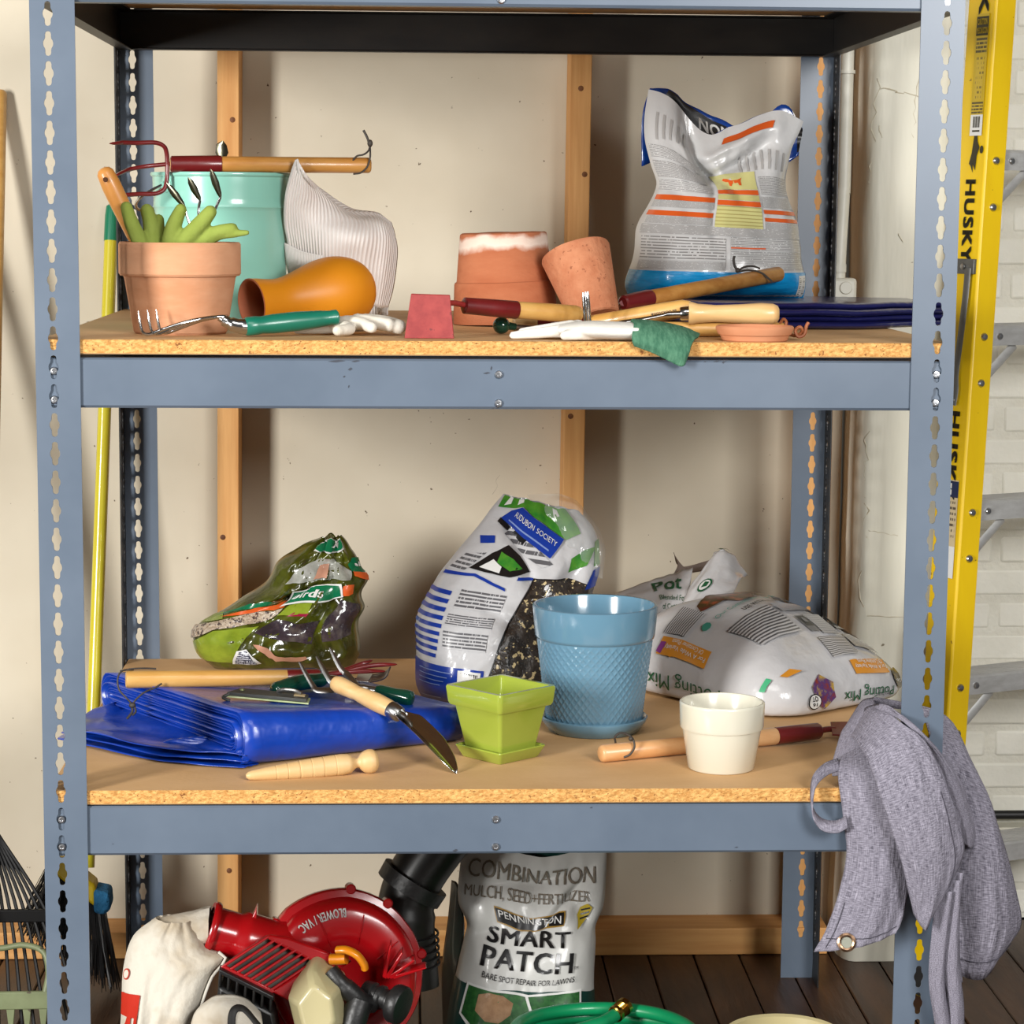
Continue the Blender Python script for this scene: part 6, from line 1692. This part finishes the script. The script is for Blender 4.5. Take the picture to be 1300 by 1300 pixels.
# printing on the side: coordinates are (towards the front, height); seen from outside right is towards the front
def Sw(a, z): return lad(z, 0, a)
OF = .0006
def qd(a, z0, b, z1): return [(a, z0), (b, z0), (b, z1), (a, z1)]
lad_black = M('ladder_black', S_(52, 46, 24), rough=.5)
for txt, zt, L_, w0 in (('HUSKY', 1.423, .140, .030), ('HUSKY', 1.022, .150, .030), ('HUSKY', .560, .140, .030), ('K', 1.745, .035, .034)):
    g = G(); put_text(g, Sw, txt, (w0, zt), (0, -1), (1, 0), .026, 0, off=OF, bold=.045, width=L_)
    part(LA, 'lettering', g, lad_black, smooth=False)
g = G(); put_patch(g, Sw, [(.034, 1.452), (.040, 1.470), (.044, 1.500), (.050, 1.512), (.054, 1.490), (.060, 1.480), (.054, 1.466), (.052, 1.440), (.044, 1.452), (.046, 1.436), (.039, 1.448)], 0, OF, .2)
part(LA, 'emblem', g, lad_black, smooth=False)
g = G(); put_patch(g, Sw, [(.038, .622), (.050, .600), (.060, .605), (.052, .590), (.048, .570), (.042, .590), (.036, .585)], 0, OF, .2)
part(LA, 'emblem', g, lad_black, smooth=False)
g = G(); put_patch(g, Sw, [(.066 + .005 * cos(k * .628), 1.476 + .007 * sin(k * .628)) for k in range(10)], 0, OF, .3)
part(LA, 'rail_hole', g, lad_black, smooth=False)
g = G()
put_patch(g, Sw, qd(.030, 1.505, .064, 1.710), 0, OF, .3)
put_patch(g, Sw, qd(.031, 1.672, .063, 1.705), 1, OF + .0003, .3)
put_text(g, Sw, 'CAUTION', (.034, 1.691), (1, 0), (0, 1), .010, 2, off=OF + .0008, bold=.04, width=.026); put_text(g, Sw, 'MECAUCION', (.033, 1.676), (1, 0), (0, 1), .010, 2, off=OF + .0008, bold=.04, width=.029)
put_patch(g, Sw, qd(.033, 1.640, .062, 1.668), 3, OF + .0003, .3); put_patch(g, Sw, qd(.036, 1.560, .058, 1.635), 4, OF + .0003, .3); put_patch(g, Sw, qd(.032, 1.536, .062, 1.558), 3, OF + .0003, .3)
put_patch(g, Sw, qd(.031, 1.500, .064, 1.536), 5, OF + .0004, .3)
for k in range(8): put_patch(g, Sw, qd(.039 + k * .0024, 1.514, .039 + k * .0024 + (.0011 if k % 3 else .0018), 1.533), 1, OF + .0008, .3)
put_patch(g, Sw, qd(.038, 1.5065, .058, 1.5095), 1, OF + .0008, .3)
part(LA, 'caution_label', g, [M('label_yellow', S_(210, 178, 40), rough=.4), lad_black, M('caution_yellow', S_(224, 190, 30), rough=.4), fine_print('ladder_small_print', S_(210, 178, 40), S_(86, 74, 30), 4, .4, 12, .6), fine_print('ladder_diagram', S_(210, 178, 40), S_(128, 108, 34), 9, .5, 7, .45), ink_white], smooth=False)
g = G()
put_patch(g, Sw, qd(.030, .735, .066, .905), 0, OF, .3); put_patch(g, Sw, qd(.031, .875, .066, .903), 1, OF + .0003, .3); put_patch(g, Sw, qd(.034, .879, .048, .888), 2, OF + .0006, .3); put_patch(g, Sw, qd(.034, .890, .048, .899), 2, OF + .0006, .3)
put_patch(g, Sw, qd(.033, .800, .063, .868), 3, OF + .0003, .3); put_patch(g, Sw, qd(.030, .735, .066, .790), 2, OF + .0003, .3)
part(LA, 'rating_label', g, [M('label_tan', S_(214, 196, 158), rough=.4), M('label_navy', S_(20, 42, 82), rough=.4), ink_white, fine_print('label_print', S_(214, 196, 158), S_(90, 80, 66), 7, .55, 8, .5)], smooth=False)
for u0, sg in ((0, 1), (.46, -1)):
    g = G()
    f = [lad(0, u0 - sg * .003, -.003), lad(0, u0 + sg * .05, -.003), lad(0, u0 + sg * .05, .081), lad(0, u0 - sg * .003, .081)]
    g.prism(f, (0, 0, .055)); part(LA, 'foot', g, M('black_rubber', S_(24, 24, 25), rough=.7), bevel=.003)

# ---- fixtures at the foot of the brick wall
g = G().tube([(.86, 1.285, .213), (1.7, 1.285, .213)], .0085, 10)
single('black_pipe', g, M('black_iron', S_(14, 14, 15), rough=.5), 'thin black pipe along the foot of the brick wall', 'pipe', base=(1.2, 1.285, .205))
g = G().box((.86, 1.268, .140), (1.9, 1.309, .192)); struct('baseboard_right', g, white_paint, 'white painted ledge along the foot of the brick wall', 'baseboard', smooth=False, bevel=.003)

# ================================================================ things on the floor
# ---- leaf blower and vacuum
red_pl = M('glossy_red_plastic', S_(186, 16, 24), S_(172, 12, 20), scale=5, rough=.24, coat=.35)
black_pl = M('black_plastic', S_(26, 26, 27), S_(34, 34, 34), scale=20, rough=.42, bump=.08, bscale=120)
cream_pl = M('translucent_cream_tank', S_(206, 194, 146), S_(214, 204, 160), scale=5, rough=.3, coat=.3)
orange_pl = M('orange_plastic', S_(232, 140, 20), rough=.3, coat=.2)
canvas = M('soiled_canvas', S_(228, 221, 206), S_(180, 158, 124), scale=9, rough=.9, spec=.15, bump=.15, bscale=120, lo=.5, hi=.78)
BL = Thing('leaf_blower', 'red and black leaf blower with a canvas bag on the floor', 'leaf blower', (-.25, .45, 0))
HC = V(-.2140, .455, .168); EX, EZ, EN = V(1, .12, 0).normalized(), V(0, .16, 1).normalized(), None
EN = EX.cross(EZ) * 1.0
if EN.y > 0: EN = -EN
def vol_r(th):
    d = math.degrees(th) % 360
    return interp([(0, .118), (45, .128), (90, .144), (130, .150), (160, .142), (200, .128), (270, .116), (360, .118)], d)
VP = [(.001, .012), (.25, .012), (.34, .018), (.42, .034), (.55, .041), (.78, .040), (.86, .036), (.90, .026), (.915, .014), (.985, .012), (1.0, .008), (1.0, -.008), (.985, -.012), (.92, -.014), (.90, -.05), (.80, -.062), (.001, -.062)]
def vol(th, rho, d): return HC + EX * (cos(th) * vol_r(th) * rho) + EZ * (sin(th) * vol_r(th) * rho) + EN * d
g = G(); NA = 72
for rho, d in VP:
    for i in range(NA): g.v.append(vol(2 * pi * i / NA, rho, d))
for j in range(len(VP) - 1):
    for i in range(NA):
        b = (i + 1) % NA
        g.f.append([j * NA + i, j * NA + b, (j + 1) * NA + b, (j + 1) * NA + i]); g.m.append(0)
hs_o = part(BL, 'fan_housing', g, red_pl, angle=50)
def Sv(a, rho): return vol(a, rho, cinterp([(.42, .034), (.55, .041), (.78, .040), (.86, .036)], rho))
g = G(); put_text(g, Sv, 'BLOWER / VAC', (radians(93), .81), (1, 0), (0, -1), .090, 0, off=-.0022, bold=.018, width=radians(38))
part(BL, 'lettering', g, M('white_lettering', S_(232, 230, 226), rough=.4), smooth=False)
for a in (18, 62, 88, 140):
    th = radians(a); p = vol(th, 1.0, 0)
    part((hs_o, BL), 'screw_boss', G().lathe([(.008, -.012), (.008, .013), (.006, .015), (.0001, .015)], 14, axis_mat(p, p + EN)), red_pl)
for a in (40, 78, 115, 150):
    th = radians(a); P = [vol(th, r, interp([(.34, .018), (.42, .034), (.55, .041), (.78, .040)], r) + .0012) for r in (.44, .5, .6, .7, .78)]
    part((hs_o, BL), 'mould_line', G().tube(P, .0011, 6), red_pl)
for k in range(4):      # moulded fins beside the pull
    a = V(-.158 + .004 * k, .385, .196); b = a + V(.012 + .014 * k, -.004, .052 - .012 * k)
    part((hs_o, BL), 'fin', G().prism([a, a + V(.006, 0, -.004), b + V(.002, 0, -.002), b], (0, .03, 0)), red_pl, bevel=.0008)
# intake elbow on the left
P = catmull([(-.285, .455, .205), (-.335, .44, .228), (-.385, .43, .248), (-.425, .425, .262)], 6)
part(BL, 'outlet_tube', G().tube(P, [.046] * 6 + [.042] * 6 + [.036] * 7, 28), red_pl)
c = P[-1]; d = (P[-1] - P[-4]).normalized()
part(BL, 'outlet_flange', G().lathe([(.034, -.004), (.041, -.004), (.043, 0), (.043, .004), (.041, .007), (.034, .007)], 32, axis_mat(c - d * .004, c + d), cap=(False, False)), red_pl, angle=50)
part(BL, 'latch', G().prism([(-.392, .418, .277), (-.352, .420, .262), (-.352, .422, .296), (-.362, .422, .274)], (0, .03, 0)), red_pl, bevel=.002)
# slotted engine cover: frame with slats over a dark inside
eo, eu, ew = V(-.402, .350, .226), V(.070, .020, .042), V(.078, -.004, -.040)   # corner, slat direction, across
en = eu.cross(ew).normalized()
if en.y > 0: en = -en
part(BL, 'engine_block', G().prism([eo - en * .02, eo + eu - en * .02, eo + eu + ew - en * .02, eo + ew - en * .02], -en * .06), M('dark_engine', S_(58, 46, 40), S_(110, 96, 84), scale=30, rough=.6), smooth=False)  # block behind the slats, mottled dark brown
for k in range(8):
    a = eo + ew * (k / 7.6)
    part(BL, 'cover_slat', G().prism([a, a + ew * .058, a + ew * .058 + eu, a + eu], -en * .012), red_pl, bevel=.0015)
part(BL, 'cover_rail', G().prism([eo - eu * .03, eo + ew * 1.02 - eu * .03, eo + ew * 1.02 + eu * .06, eo + eu * .06], -en * .016), red_pl, bevel=.002)
a = eo + eu * .93
part(BL, 'cover_hood', G().prism([a, a + ew * 1.35, a + ew * 1.30 + eu * .32 + V(.01, 0, .0), a + ew * .25 + eu * .22, a + eu * .10], -en * .03), red_pl, bevel=.004)
part(BL, 'cover_side', G().prism([eo + ew * .98, eo + ew * .98 + eu * 1.2, eo + ew * 1.5 + eu * 1.0, eo + ew * 1.45], -en * .05), red_pl, bevel=.003)
# black shroud with its row of vents
s0 = eo + V(-.002, -.012, -.004); sd = ew * 1.06 + V(.0, 0, .0)
dn = V(-.004, .006, -.046)
for k in range(7):
    a = s0 + sd * (k / 6.5)
    part(BL, 'shroud_rib', G().prism([a, a + sd * .05, a + sd * .05 + dn * .55, a + dn * .55], (0, .02, 0)), black_pl, bevel=.002)
part(BL, 'shroud_lip', G().prism([s0 + V(0, 0, .004), s0 + sd * 1.0 + V(0, 0, .004), s0 + sd * 1.0 - V(0, 0, .004), s0 - V(0, 0, .004)], (0, .024, 0)), black_pl, bevel=.002)
part(BL, 'shroud_body', G().prism([s0 + dn * .5, s0 + sd * 1.02 + dn * .5, s0 + sd * 1.18 + dn * 1.6, s0 + sd * 1.25 + dn * 3.0, s0 + sd * .3 + dn * 3.6, s0 + dn * 2.4], (0, .06, 0)), black_pl, bevel=.006)
# tank
tk = [(-.300, .312, .189), (-.268, .318, .228), (-.258, .320, .229), (-.221, .315, .201), (-.214, .312, .150), (-.232, .305, .105), (-.282, .305, .115)]
tkb = [(-.292, .375, .200), (-.262, .378, .236), (-.252, .378, .236), (-.214, .375, .208), (-.208, .375, .158), (-.226, .375, .112), (-.276, .375, .122)]
g = G()
mid = [V(*p) + V(0, -.016, 0) for p in tk]; cen = sum(mid, V(0, 0, 0)) / 7
ring0 = [cen + (p - cen) * .62 + V(0, -.010, .004) for p in mid]
n_ = 7
g.v = ring0 + [V(*p) for p in tk] + [V(*p) for p in tkb]
for r_ in range(2):
    for i in range(n_):
        b = (i + 1) % n_
        g.f.append([r_ * n_ + i, r_ * n_ + b, (r_ + 1) * n_ + b, (r_ + 1) * n_ + i]); g.m.append(0)
g.f.append(list(range(n_))[::-1]); g.m.append(0); g.f.append([2 * n_ + i for i in range(n_)]); g.m.append(0)
part(BL, 'fuel_tank', g, cream_pl, bevel=.008, bseg=3)
part(BL, 'tank_sticker', G().prism([(-.262, .291, .2090), (-.252, .291, .2095), (-.249, .291, .1985), (-.258, .291, .1975)], (0, .0012, 0)), ink_white, smooth=False)
# pull lever, fuel cap, hoses
part(BL, 'choke_lever', G().tube(catmull([(-.236, .362, .232), (-.222, .356, .234), (-.212, .352, .236)], 5), [.0085] * 11, 14), orange_pl)
part(BL, 'pull_grip', G().tube(catmull([(-.226, .345, .252), (-.212, .340, .2535), (-.196, .338, .246), (-.186, .340, .232), (-.184, .342, .224)], 5), [(.009, .006)] * 21, 14), orange_pl)
ca, cb = V(-.168, .352, .178), V(-.140, .335, .172)
part(BL, 'cap_neck', rod(ca - (cb - ca) * .6, cb, [(0, .017), (.3, .019), (.34, .016), (.45, .016), (.5, .019), (.6, .019), (.65, .016), (.8, .016), (.85, .02), (1, .02)], 20), black_pl)
part(BL, 'fuel_cap', rod(cb - (cb - ca) * .1, cb + (cb - ca) * .55, [(0, .024), (.08, .0285), (.25, .030), (.8, .030), (.93, .028), (1, .022)], 28), black_pl)
part(BL, 'throttle_arm', G().tube(catmull([(-.236, .338, .222), (-.220, .330, .205), (-.200, .330, .186), (-.186, .335, .172), (-.172, .345, .168)], 6), [.013] * 8 + [.015] * 17, 16), black_pl)
part(BL, 'lower_grip', G().tube(catmull([(-.190, .330, .178), (-.200, .320, .150), (-.208, .315, .11), (-.210, .318, .06)], 5), [.020] * 16, 18), black_pl)
part(BL, 'stand_foot', G().prism([(-.10, .40, 0), (-.32, .40, 0), (-.30, .40, .05), (-.12, .40, .06)], (0, .12, 0)), black_pl, bevel=.006)
# black nozzle tube behind
P = catmull([(-.118, .545, .125), (-.122, .552, .18), (-.125, .556, .235), (-.108, .562, .30), (-.055, .57, .375), (.0, .58, .445), (.035, .59, .49)], 6)
part(BL, 'nozzle_tube', G().tube(P, [.050] * 14 + [.046] * 23, 24), M('matte_black_tube', S_(22, 21, 20), S_(30, 29, 27), scale=14, rough=.36))
for k in range(5):
    c = V(-.1185 - .0006 * k, .552, .165 + k * .012)
    part(BL, 'tube_ring', G().lathe([(.0495, -.002), (.0525, -.001), (.0525, .001), (.0495, .002)], 28, Matrix.Translation(c), cap=(False, False)), black_pl)
part(BL, 'tube_clamp', G().lathe([(.046, -.012), (.056, -.012), (.057, .012), (.046, .012)], 28, axis_mat(V(-.112, .561, .292), V(-.08, .566, .345)), cap=(False, False)), black_pl)
# canvas bag
Lt = [(0, -.565, .004), (.2, -.563, .06), (.5, -.556, .150), (.72, -.553, .215), (.88, -.538, .262), (1, -.505, .288)]
Rt = [(0, -.475, .004), (.2, -.462, .06), (.5, -.437, .155), (.66, -.418, .205), (.73, -.398, .232), (.78, -.424, .240), (.88, -.438, .260), (1, -.452, .283)]
Fc, Bc = make_bag(Lt, Rt, [(0, .375), (.5, .375), (1, .40)], [(0, .04), (.3, .045), (.7, .035), (1, .02)], 3.3, .006, crease=((.3, .45, .05, .2, .2, -.006), (.55, .3, .06, .2, -.3, .007)))
bag_body(BL, Fc, Bc, [canvas, canvas], 40, 40, name='dust_bag')
P = catmull([(-.512, .405, .252), (-.480, .412, .256), (-.450, .418, .258), (-.424, .424, .261)], 8)
g = G(); n_ = 28; o = 0
for i, p in enumerate(P):
    t = i / (len(P) - 1)
    for a in range(n_):
        th = 2 * pi * a / n_
        r = lerp(.030, .0345, t) + .003 * sin(9 * th + 5 * t) * sst(.4, .95, t)
        g.v.append(p + V(-.05, .0, 0) * 0 + V(0, cos(th) * r, sin(th) * r))
for i in range(len(P) - 1):
    for a in range(n_):
        b = (a + 1) % n_
        g.f.append([i * n_ + a, i * n_ + b, (i + 1) * n_ + b, (i + 1) * n_ + a]); g.m.append(0)
part(BL, 'bag_neck', g, canvas, angle=180)
hm = [surf_pt(Fc, .985, t, .003) for t in [.05 + .7 * i / 30 for i in range(31)]]
part(BL, 'bag_seam', G().tube(hm, .0024, 8), M('canvas_piping', S_(222, 216, 204), rough=.9))
def Sc(u, v): return Fc(u, v)
g = G(); put_text(g, Sc, 'R', (.035, .58), (.0, -1), (1, .0), .22, 0, off=.0016, bold=.05, width=.30)
put_patch(g, Sc, [(.06 + .035 * cos(k * .524), .70 + .028 * sin(k * .524)) for k in range(12)], 0, .0014); put_patch(g, Sc, [(.06 + .026 * cos(k * .524), .70 + .021 * sin(k * .524)) for k in range(12)], 1, .0018)
part(BL, 'bag_printing', g, [ink_red, canvas], angle=180)
fo = net([[(-.452, .325, .02), (-.42, .305, .02), (-.39, .298, .02), (-.36, .300, .02), (-.335, .310, .02)], [(-.452, .318, .10), (-.42, .298, .105), (-.39, .290, .11), (-.36, .292, .11), (-.332, .305, .10)], [(-.442, .320, .155), (-.418, .305, .168), (-.392, .298, .172), (-.364, .300, .168), (-.338, .312, .150)], [(-.430, .345, .168), (-.412, .338, .182), (-.39, .335, .186), (-.366, .338, .180), (-.344, .345, .158)]])
part(BL, 'bag_fold', G().grid(lambda u, v: fo(u, v) + V(0, .004 * noise.noise(V(u * 5, v * 5, 8)), 0), 24, 24), canvas, solid=.003, angle=180)
zp = catmull([fo(.60, .05) + V(0, -.004, 0), fo(.58, .4) + V(0, -.004, 0), fo(.60, .66) + V(0, -.004, 0), fo(.74, .76) + V(0, -.004, 0), fo(.95, .62) + V(0, -.004, 0)], 8)
part(BL, 'bag_zip', G().tube(zp, [(.006, .002)] * len(zp), 8, upv=(0, -1, 0)), M('black_zip', S_(34, 32, 30), rough=.6))

# ---- lawn repair seed bag
Lt = [(0, -.056, .002), (.15, -.054, .045), (.38, -.042, .118), (.58, -.026, .185), (.66, -.022, .206), (.76, -.036, .240), (.9, -.034, .290), (1, -.028, .328)]
Rt = [(0, .186, .002), (.15, .188, .05), (.38, .187, .118), (.55, .190, .175), (.64, .190, .200), (.74, .203, .232), (.9, .208, .284), (1, .209, .322)]
Fp, Bp = make_bag(Lt, Rt, [(0, .60), (.5, .62), (1, .655)], [(0, .05), (.2, .062), (.5, .05), (.75, .030), (1, .012)], 6.6, .005,
                  top=lambda u: -.012 * exp(-((u - .55) / .2) ** 2), crease=((.5, .88, .35, .035, .12, .014), (.12, .62, .12, .05, .4, .014), (.88, .70, .12, .05, -.6, .014), (.75, .80, .25, .03, .7, .010)))
LS = Thing('lawn_seed_bag', 'white and green lawn repair seed bag standing on the floor', 'bag', (.07, .62, 0))
seed_w = M('satin_white_film', S_(216, 216, 212), rough=.36, coat=.25, bump=.2, bscale=20)
dkgreen_film = M('dark_teal_film', S_(10, 62, 56), rough=.3, coat=.4)
bag_body(LS, Fp, Bp, [seed_w, dkgreen_film], 72, 72)
g = G()
grass_p = M('grass_print', S_(22, 74, 34), S_(48, 108, 48), scale=120, rough=.4, coat=.3); straw_p = M('bare_soil_print', S_(150, 112, 78), S_(178, 140, 104), scale=60, rough=.4, coat=.3)
LFT = .065
def up_(poly): return [(a, b + LFT if b > 0 else .014) for a, b in poly]
put_patch(g, Fp, up_([(0, 0), (1, 0), (1, .255), (.86, .29), (.5, .30), (.12, .315), (0, .33)]), 0)
put_patch(g, Fp, up_([(.09, .33), (.52, .285), (.89, .295), (.89, .07), (.50, .07), (.15, .10), (.07, .17)]), 1, .0016)
put_patch(g, Fp, up_([(.105, .318), (.50, .275), (.535, .20), (.47, .10), (.17, .115), (.085, .175)]), 2, .0022); put_patch(g, Fp, up_([(.52, .275), (.875, .283), (.875, .085), (.50, .085), (.555, .20)]), 2, .0022)
put_patch(g, Fp, up_([(.18, .28), (.25, .295), (.34, .28), (.42, .24), (.41, .18), (.33, .14), (.24, .15), (.17, .20)]), 3, .0026)
put_patch(g, Fp, up_(quad(.28, .085, .50, .125)), 1, .0028); put_text(g, Fp, 'BEFORE', (.30, .095 + LFT), (1, 0), (0, 1), .022, 2, off=.0032, bold=.01, width=.16)
put_patch(g, Fp, quad(.14, .018, .80, .085 + LFT), 1, .0028); put_text(g, Fp, 'SUN & SHADE', (.17, .015 + LFT), (1, 0), (0, 1), .050, 4, off=.0034, bold=.01, width=.58)
put_text(g, Fp, 'COMBINATION', (.06, .885), (1, -.03), (0, 1), .075, 5, off=.0016, width=.86)
put_text(g, Fp, 'MULCH, SEED+FERTILIZER', (.05, .80), (1, -.03), (0, 1), .050, 5, off=.0016, width=.84)
put_patch(g, Fp, [(.24, .765), (.47, .715), (.73, .74), (.73, .675), (.50, .645), (.40, .652), (.24, .69)], 6, .0016); put_patch(g, Fp, [(.247, .757), (.47, .708), (.723, .733), (.723, .680), (.50, .652), (.40, .659), (.247, .696)], 4, .0022)
put_text(g, Fp, 'PENNINGTON', (.265, .716), (1, -.07), (0, 1), .032, 1, off=.0030, bold=.01, width=.44, arc=-.016)
put_text(g, Fp, 'SMART', (.17, .585), (1, -.045), (0, 1), .085, 4, off=.0020, bold=.022, width=.62, arc=-.006)
put_text(g, Fp, 'PATCH', (.155, .480), (1, -.055), (0, 1), .088, 4, off=.0020, bold=.022, width=.66, arc=-.008)
put_text(g, Fp, 'BARE SPOT REPAIR FOR LAWNS', (.18, .430), (1, -.045), (0, 1), .026, 4, off=.0020, width=.66, arc=-.022)
put_text(g, Fp, 'TM', (.83, .455), (1, 0), (0, 1), .014, 4, off=.0020, width=.03)
put_patch(g, Fp, [(.81, .715), (.83, .75), (.88, .765), (.915, .745), (.90, .70), (.86, .66), (.84, .645), (.83, .68)], 7, .0018)
for k in range(3): put_patch(g, Fp, [(.835, .69 + .02 * k), (.90, .70 + .02 * k), (.90, .708 + .02 * k), (.835, .698 + .02 * k)], 4, .0024, .2)
part(LS, 'printing', g, [dkgreen_film, ink_white, grass_p, straw_p, ink_black, M('taupe_print', S_(128, 118, 104), rough=.5), M('gold_print', S_(168, 130, 50), rough=.4), M('badge_yellow', S_(196, 170, 40), rough=.4)], angle=180)
sp_n = net([[(-.060, .640, .02), (-.054, .615, .02), (-.048, .60, .02)], [(-.062, .655, .12), (-.050, .63, .12), (-.040, .612, .12)], [(-.052, .67, .20), (-.040, .65, .20), (-.026, .632, .19)], [(-.046, .685, .262), (-.038, .67, .262), (-.032, .66, .25)]])
part(LS, 'side_gusset', G().grid(sp_n, 10, 24), M('gusset_print', S_(46, 36, 26), S_(30, 58, 44), scale=24, rough=.35, coat=.4), solid=.001, angle=180)

# ---- coiled green hose
hose_m = M('green_hose', S_(10, 142, 88), S_(14, 152, 96), scale=6, rough=.34, coat=.2)
HSE = Thing('garden_hose', 'coiled bright green garden hose with brass end on the floor', 'hose', (.180, .335, 0))
hc = V(.180, .335, 0); pts = []
turns = 6; N_ = turns * 48
for i in range(N_ + 1):
    t = i / 48.0; th = 2 * pi * t - .6
    lay = t
    r = .150 + .018 * sin(t * 2.1) + .004 * sin(3 * th)
    if t > 3.2: r = .158 - .022 * sst(4.2, 5.6, t)
    z = .012 + lay * .0193 + .003 * sin(th * 2 + 1)
    pts.append(hc + V(r * cos(th), r * sin(th), z))
e0 = pts[-1]; tan = (pts[-1] - pts[-3]).normalized()
part(HSE, 'hose_coil', G().tube(pts, .0105, 12), hose_m)
E_ = [V(.175, .400, .112), V(.192, .415, .114), V(.206, .430, .117), V(.214, .440, .119)]
part(HSE, 'hose_end', G().tube(catmull([V(.12, .375, .105)] + E_, 6), .0105, 12), hose_m)
brass = M('brass', S_(206, 164, 74), rough=.22, metal=1.0)
A, B = V(.205, .429, .1168), V(.2245, .452, .1250)
pr_ = [(0, .0118), (.05, .0135), (.25, .0135)]
for k in range(5): t = .28 + k * .08; pr_ += [(t, .0115), (t + .04, .0132)]
pr_ += [(.72, .0115), (.74, .0140), (.97, .0140), (1, .0115)]
part(HSE, 'brass_coupling', rod(A, B, pr_, 24), brass)

# ---- cream bucket whose rim just shows
g = G().lathe([(.0001, 0), (.070, 0), (.073, .004), (.088, .118), (.093, .120), (.094, .128), (.090, .131), (.085, .128), (.068, .006), (.0001, .006)], 48, Matrix.Translation((.452, .300, 0)))
single('plastic_bucket', g, M('cream_plastic', S_(226, 212, 160), rough=.4), 'small cream plastic bucket on the floor beside the hose', 'bucket', angle=40)

# ---- yellow angle broom
BR = Thing('broom', 'yellow handled angle broom with black bristles behind the left post', 'broom', (-.69, .92, 0))
ya = M('yellow_handle_enamel', S_(226, 212, 60), S_(220, 204, 50), scale=6, rough=.25, coat=.4)
top, bot = V(-.6493, 1.166, 1.371), V(-.6805, .940, .215)
gj = top.lerp(bot, .054)
part(BR, 'handle', rod(gj, bot, [(0, .0118), (1, .0118)], 16), ya)
part(BR, 'hand_grip', rod(top, gj + (bot - top) * .002, [(0, .006), (.05, .0105), (.3, .0122), (1, .0128)], 16), M('green_grip_sleeve', S_(18, 128, 92), rough=.35, coat=.2))
hA, hB = V(-.748, .925, .235), V(-.651, .905, .160)
part(BR, 'head', G().prism([hA + V(0, 0, .018), hB + V(-.012, 0, .030), hB + V(-.012, 0, -.010), hA + V(0, 0, -.020)], (0, .045, .004)), M('yellow_head', S_(226, 194, 30), rough=.35), bevel=.006)
part(BR, 'bumper', G().prism([hB + V(-.016, -.003, .024), hB + V(.012, -.003, .018), hB + V(.014, -.003, -.012), hB + V(.002, -.003, -.022), hB + V(-.016, -.003, -.018)], (0, .050, .004)), M('blue_foam', S_(32, 104, 150), S_(44, 120, 168), scale=120, rough=.9, bump=.5, bscale=200), bevel=.006)
g = G(); rr = random.Random(21)
for k in range(620):
    s = rr.random(); w = rr.random()
    a = hA.lerp(hB, s) + V(rr.uniform(-.004, .004), .005 + .035 * w, -.012)
    b = V(lerp(-.79, -.628, s), .86 + .07 * w, lerp(.115, .004, s)) + V(rr.uniform(-.012, .012), rr.uniform(-.008, .008), rr.uniform(0, .015))
    m_ = a.lerp(b, .55) + V(rr.uniform(-.004, .004), 0, .004)
    g.tube([a, m_, b], .0008, 3, cap=False)
part(BR, 'bristles', g, M('black_bristle', S_(28, 28, 29), S_(44, 44, 46), scale=60, rough=.5), kind='stuff')

# ---- black leaf rake and sage bow rake at the left
LR = Thing('leaf_rake', 'black fan-tined leaf rake with wooden handle leaning left of the rack', 'rake', (-.83, .72, 0))
part(LR, 'handle', rod((-.8440, 1.166, 1.570), (-.832, .79, .31), [(0, .008), (.004, .0118), (1, .0122)], 14), wood_gold)
rk = M('black_spring_steel', S_(22, 22, 23), rough=.4, metal=.4)
ap_ = V(-.832, .795, .325)
part(LR, 'socket', rod(ap_ + V(0, .01, .04), ap_ + V(0, 0, -.02), [(0, .014), (.6, .015), (1, .018)], 14), rk)
for k in range(19):
    f = k / 18 - .5
    end = V(-.832 + f * .34, .672, .032 + .004 * abs(f)); mid = V(-.832 + f * .22, .742, .19)
    P = catmull([ap_ + V(f * .03, 0, 0), mid, end, end + V(f * .01, -.012, -.028)], 6)
    part(LR, 'tine', G().tube(P, [(.0030, .0016)] * len(P), 6, upv=(0, -1, .4)), rk)
part(LR, 'cross_bar', G().prism([(-.960, .735, .200), (-.705, .735, .200), (-.705, .735, .178), (-.960, .735, .178)], (0, .008, 0)), rk, bevel=.002)
sage = M('sage_green_enamel', S_(132, 142, 104), S_(118, 126, 90), scale=20, rough=.5, speck=S_(90, 84, 66), speck_scale=60, speck_at=.7)
SR = Thing('bow_rake', 'sage green steel bow rake standing at the left of the rack', 'rake', (-.83, .64, 0))
part(SR, 'head_bar', G().prism([(-.965, .635, .090), (-.706, .635, .092), (-.706, .635, .062), (-.965, .635, .060)], (0, .008, 0)), sage, bevel=.002)
for k in range(10):
    x = -.955 + k * .0265
    part(SR, 'tooth', G().prism([(x - .006, .636, .064), (x + .008, .636, .064), (x + .004, .636, .025), (x + .001, .636, .0), (x - .002, .636, .025)], (0, .006, 0)), sage, bevel=.001)
P = catmull([(-.712, .64, .090), (-.708, .652, .120), (-.718, .665, .150), (-.75, .67, .160), (-.79, .67, .155), (-.84, .67, .158)], 8)
part(SR, 'bow', G().tube(P, .0050, 10), sage)
P = catmull([(-.960, .64, .090), (-.962, .652, .120), (-.952, .665, .150), (-.92, .67, .160), (-.88, .67, .155), (-.84, .67, .158)], 8)
part(SR, 'bow', G().tube(P, .0050, 10), sage)
part(SR, 'handle', rod((-.840, .67, .158), (-.930, 1.166, 1.52), [(0, .012), (1, .012)], 14), wood_gold)
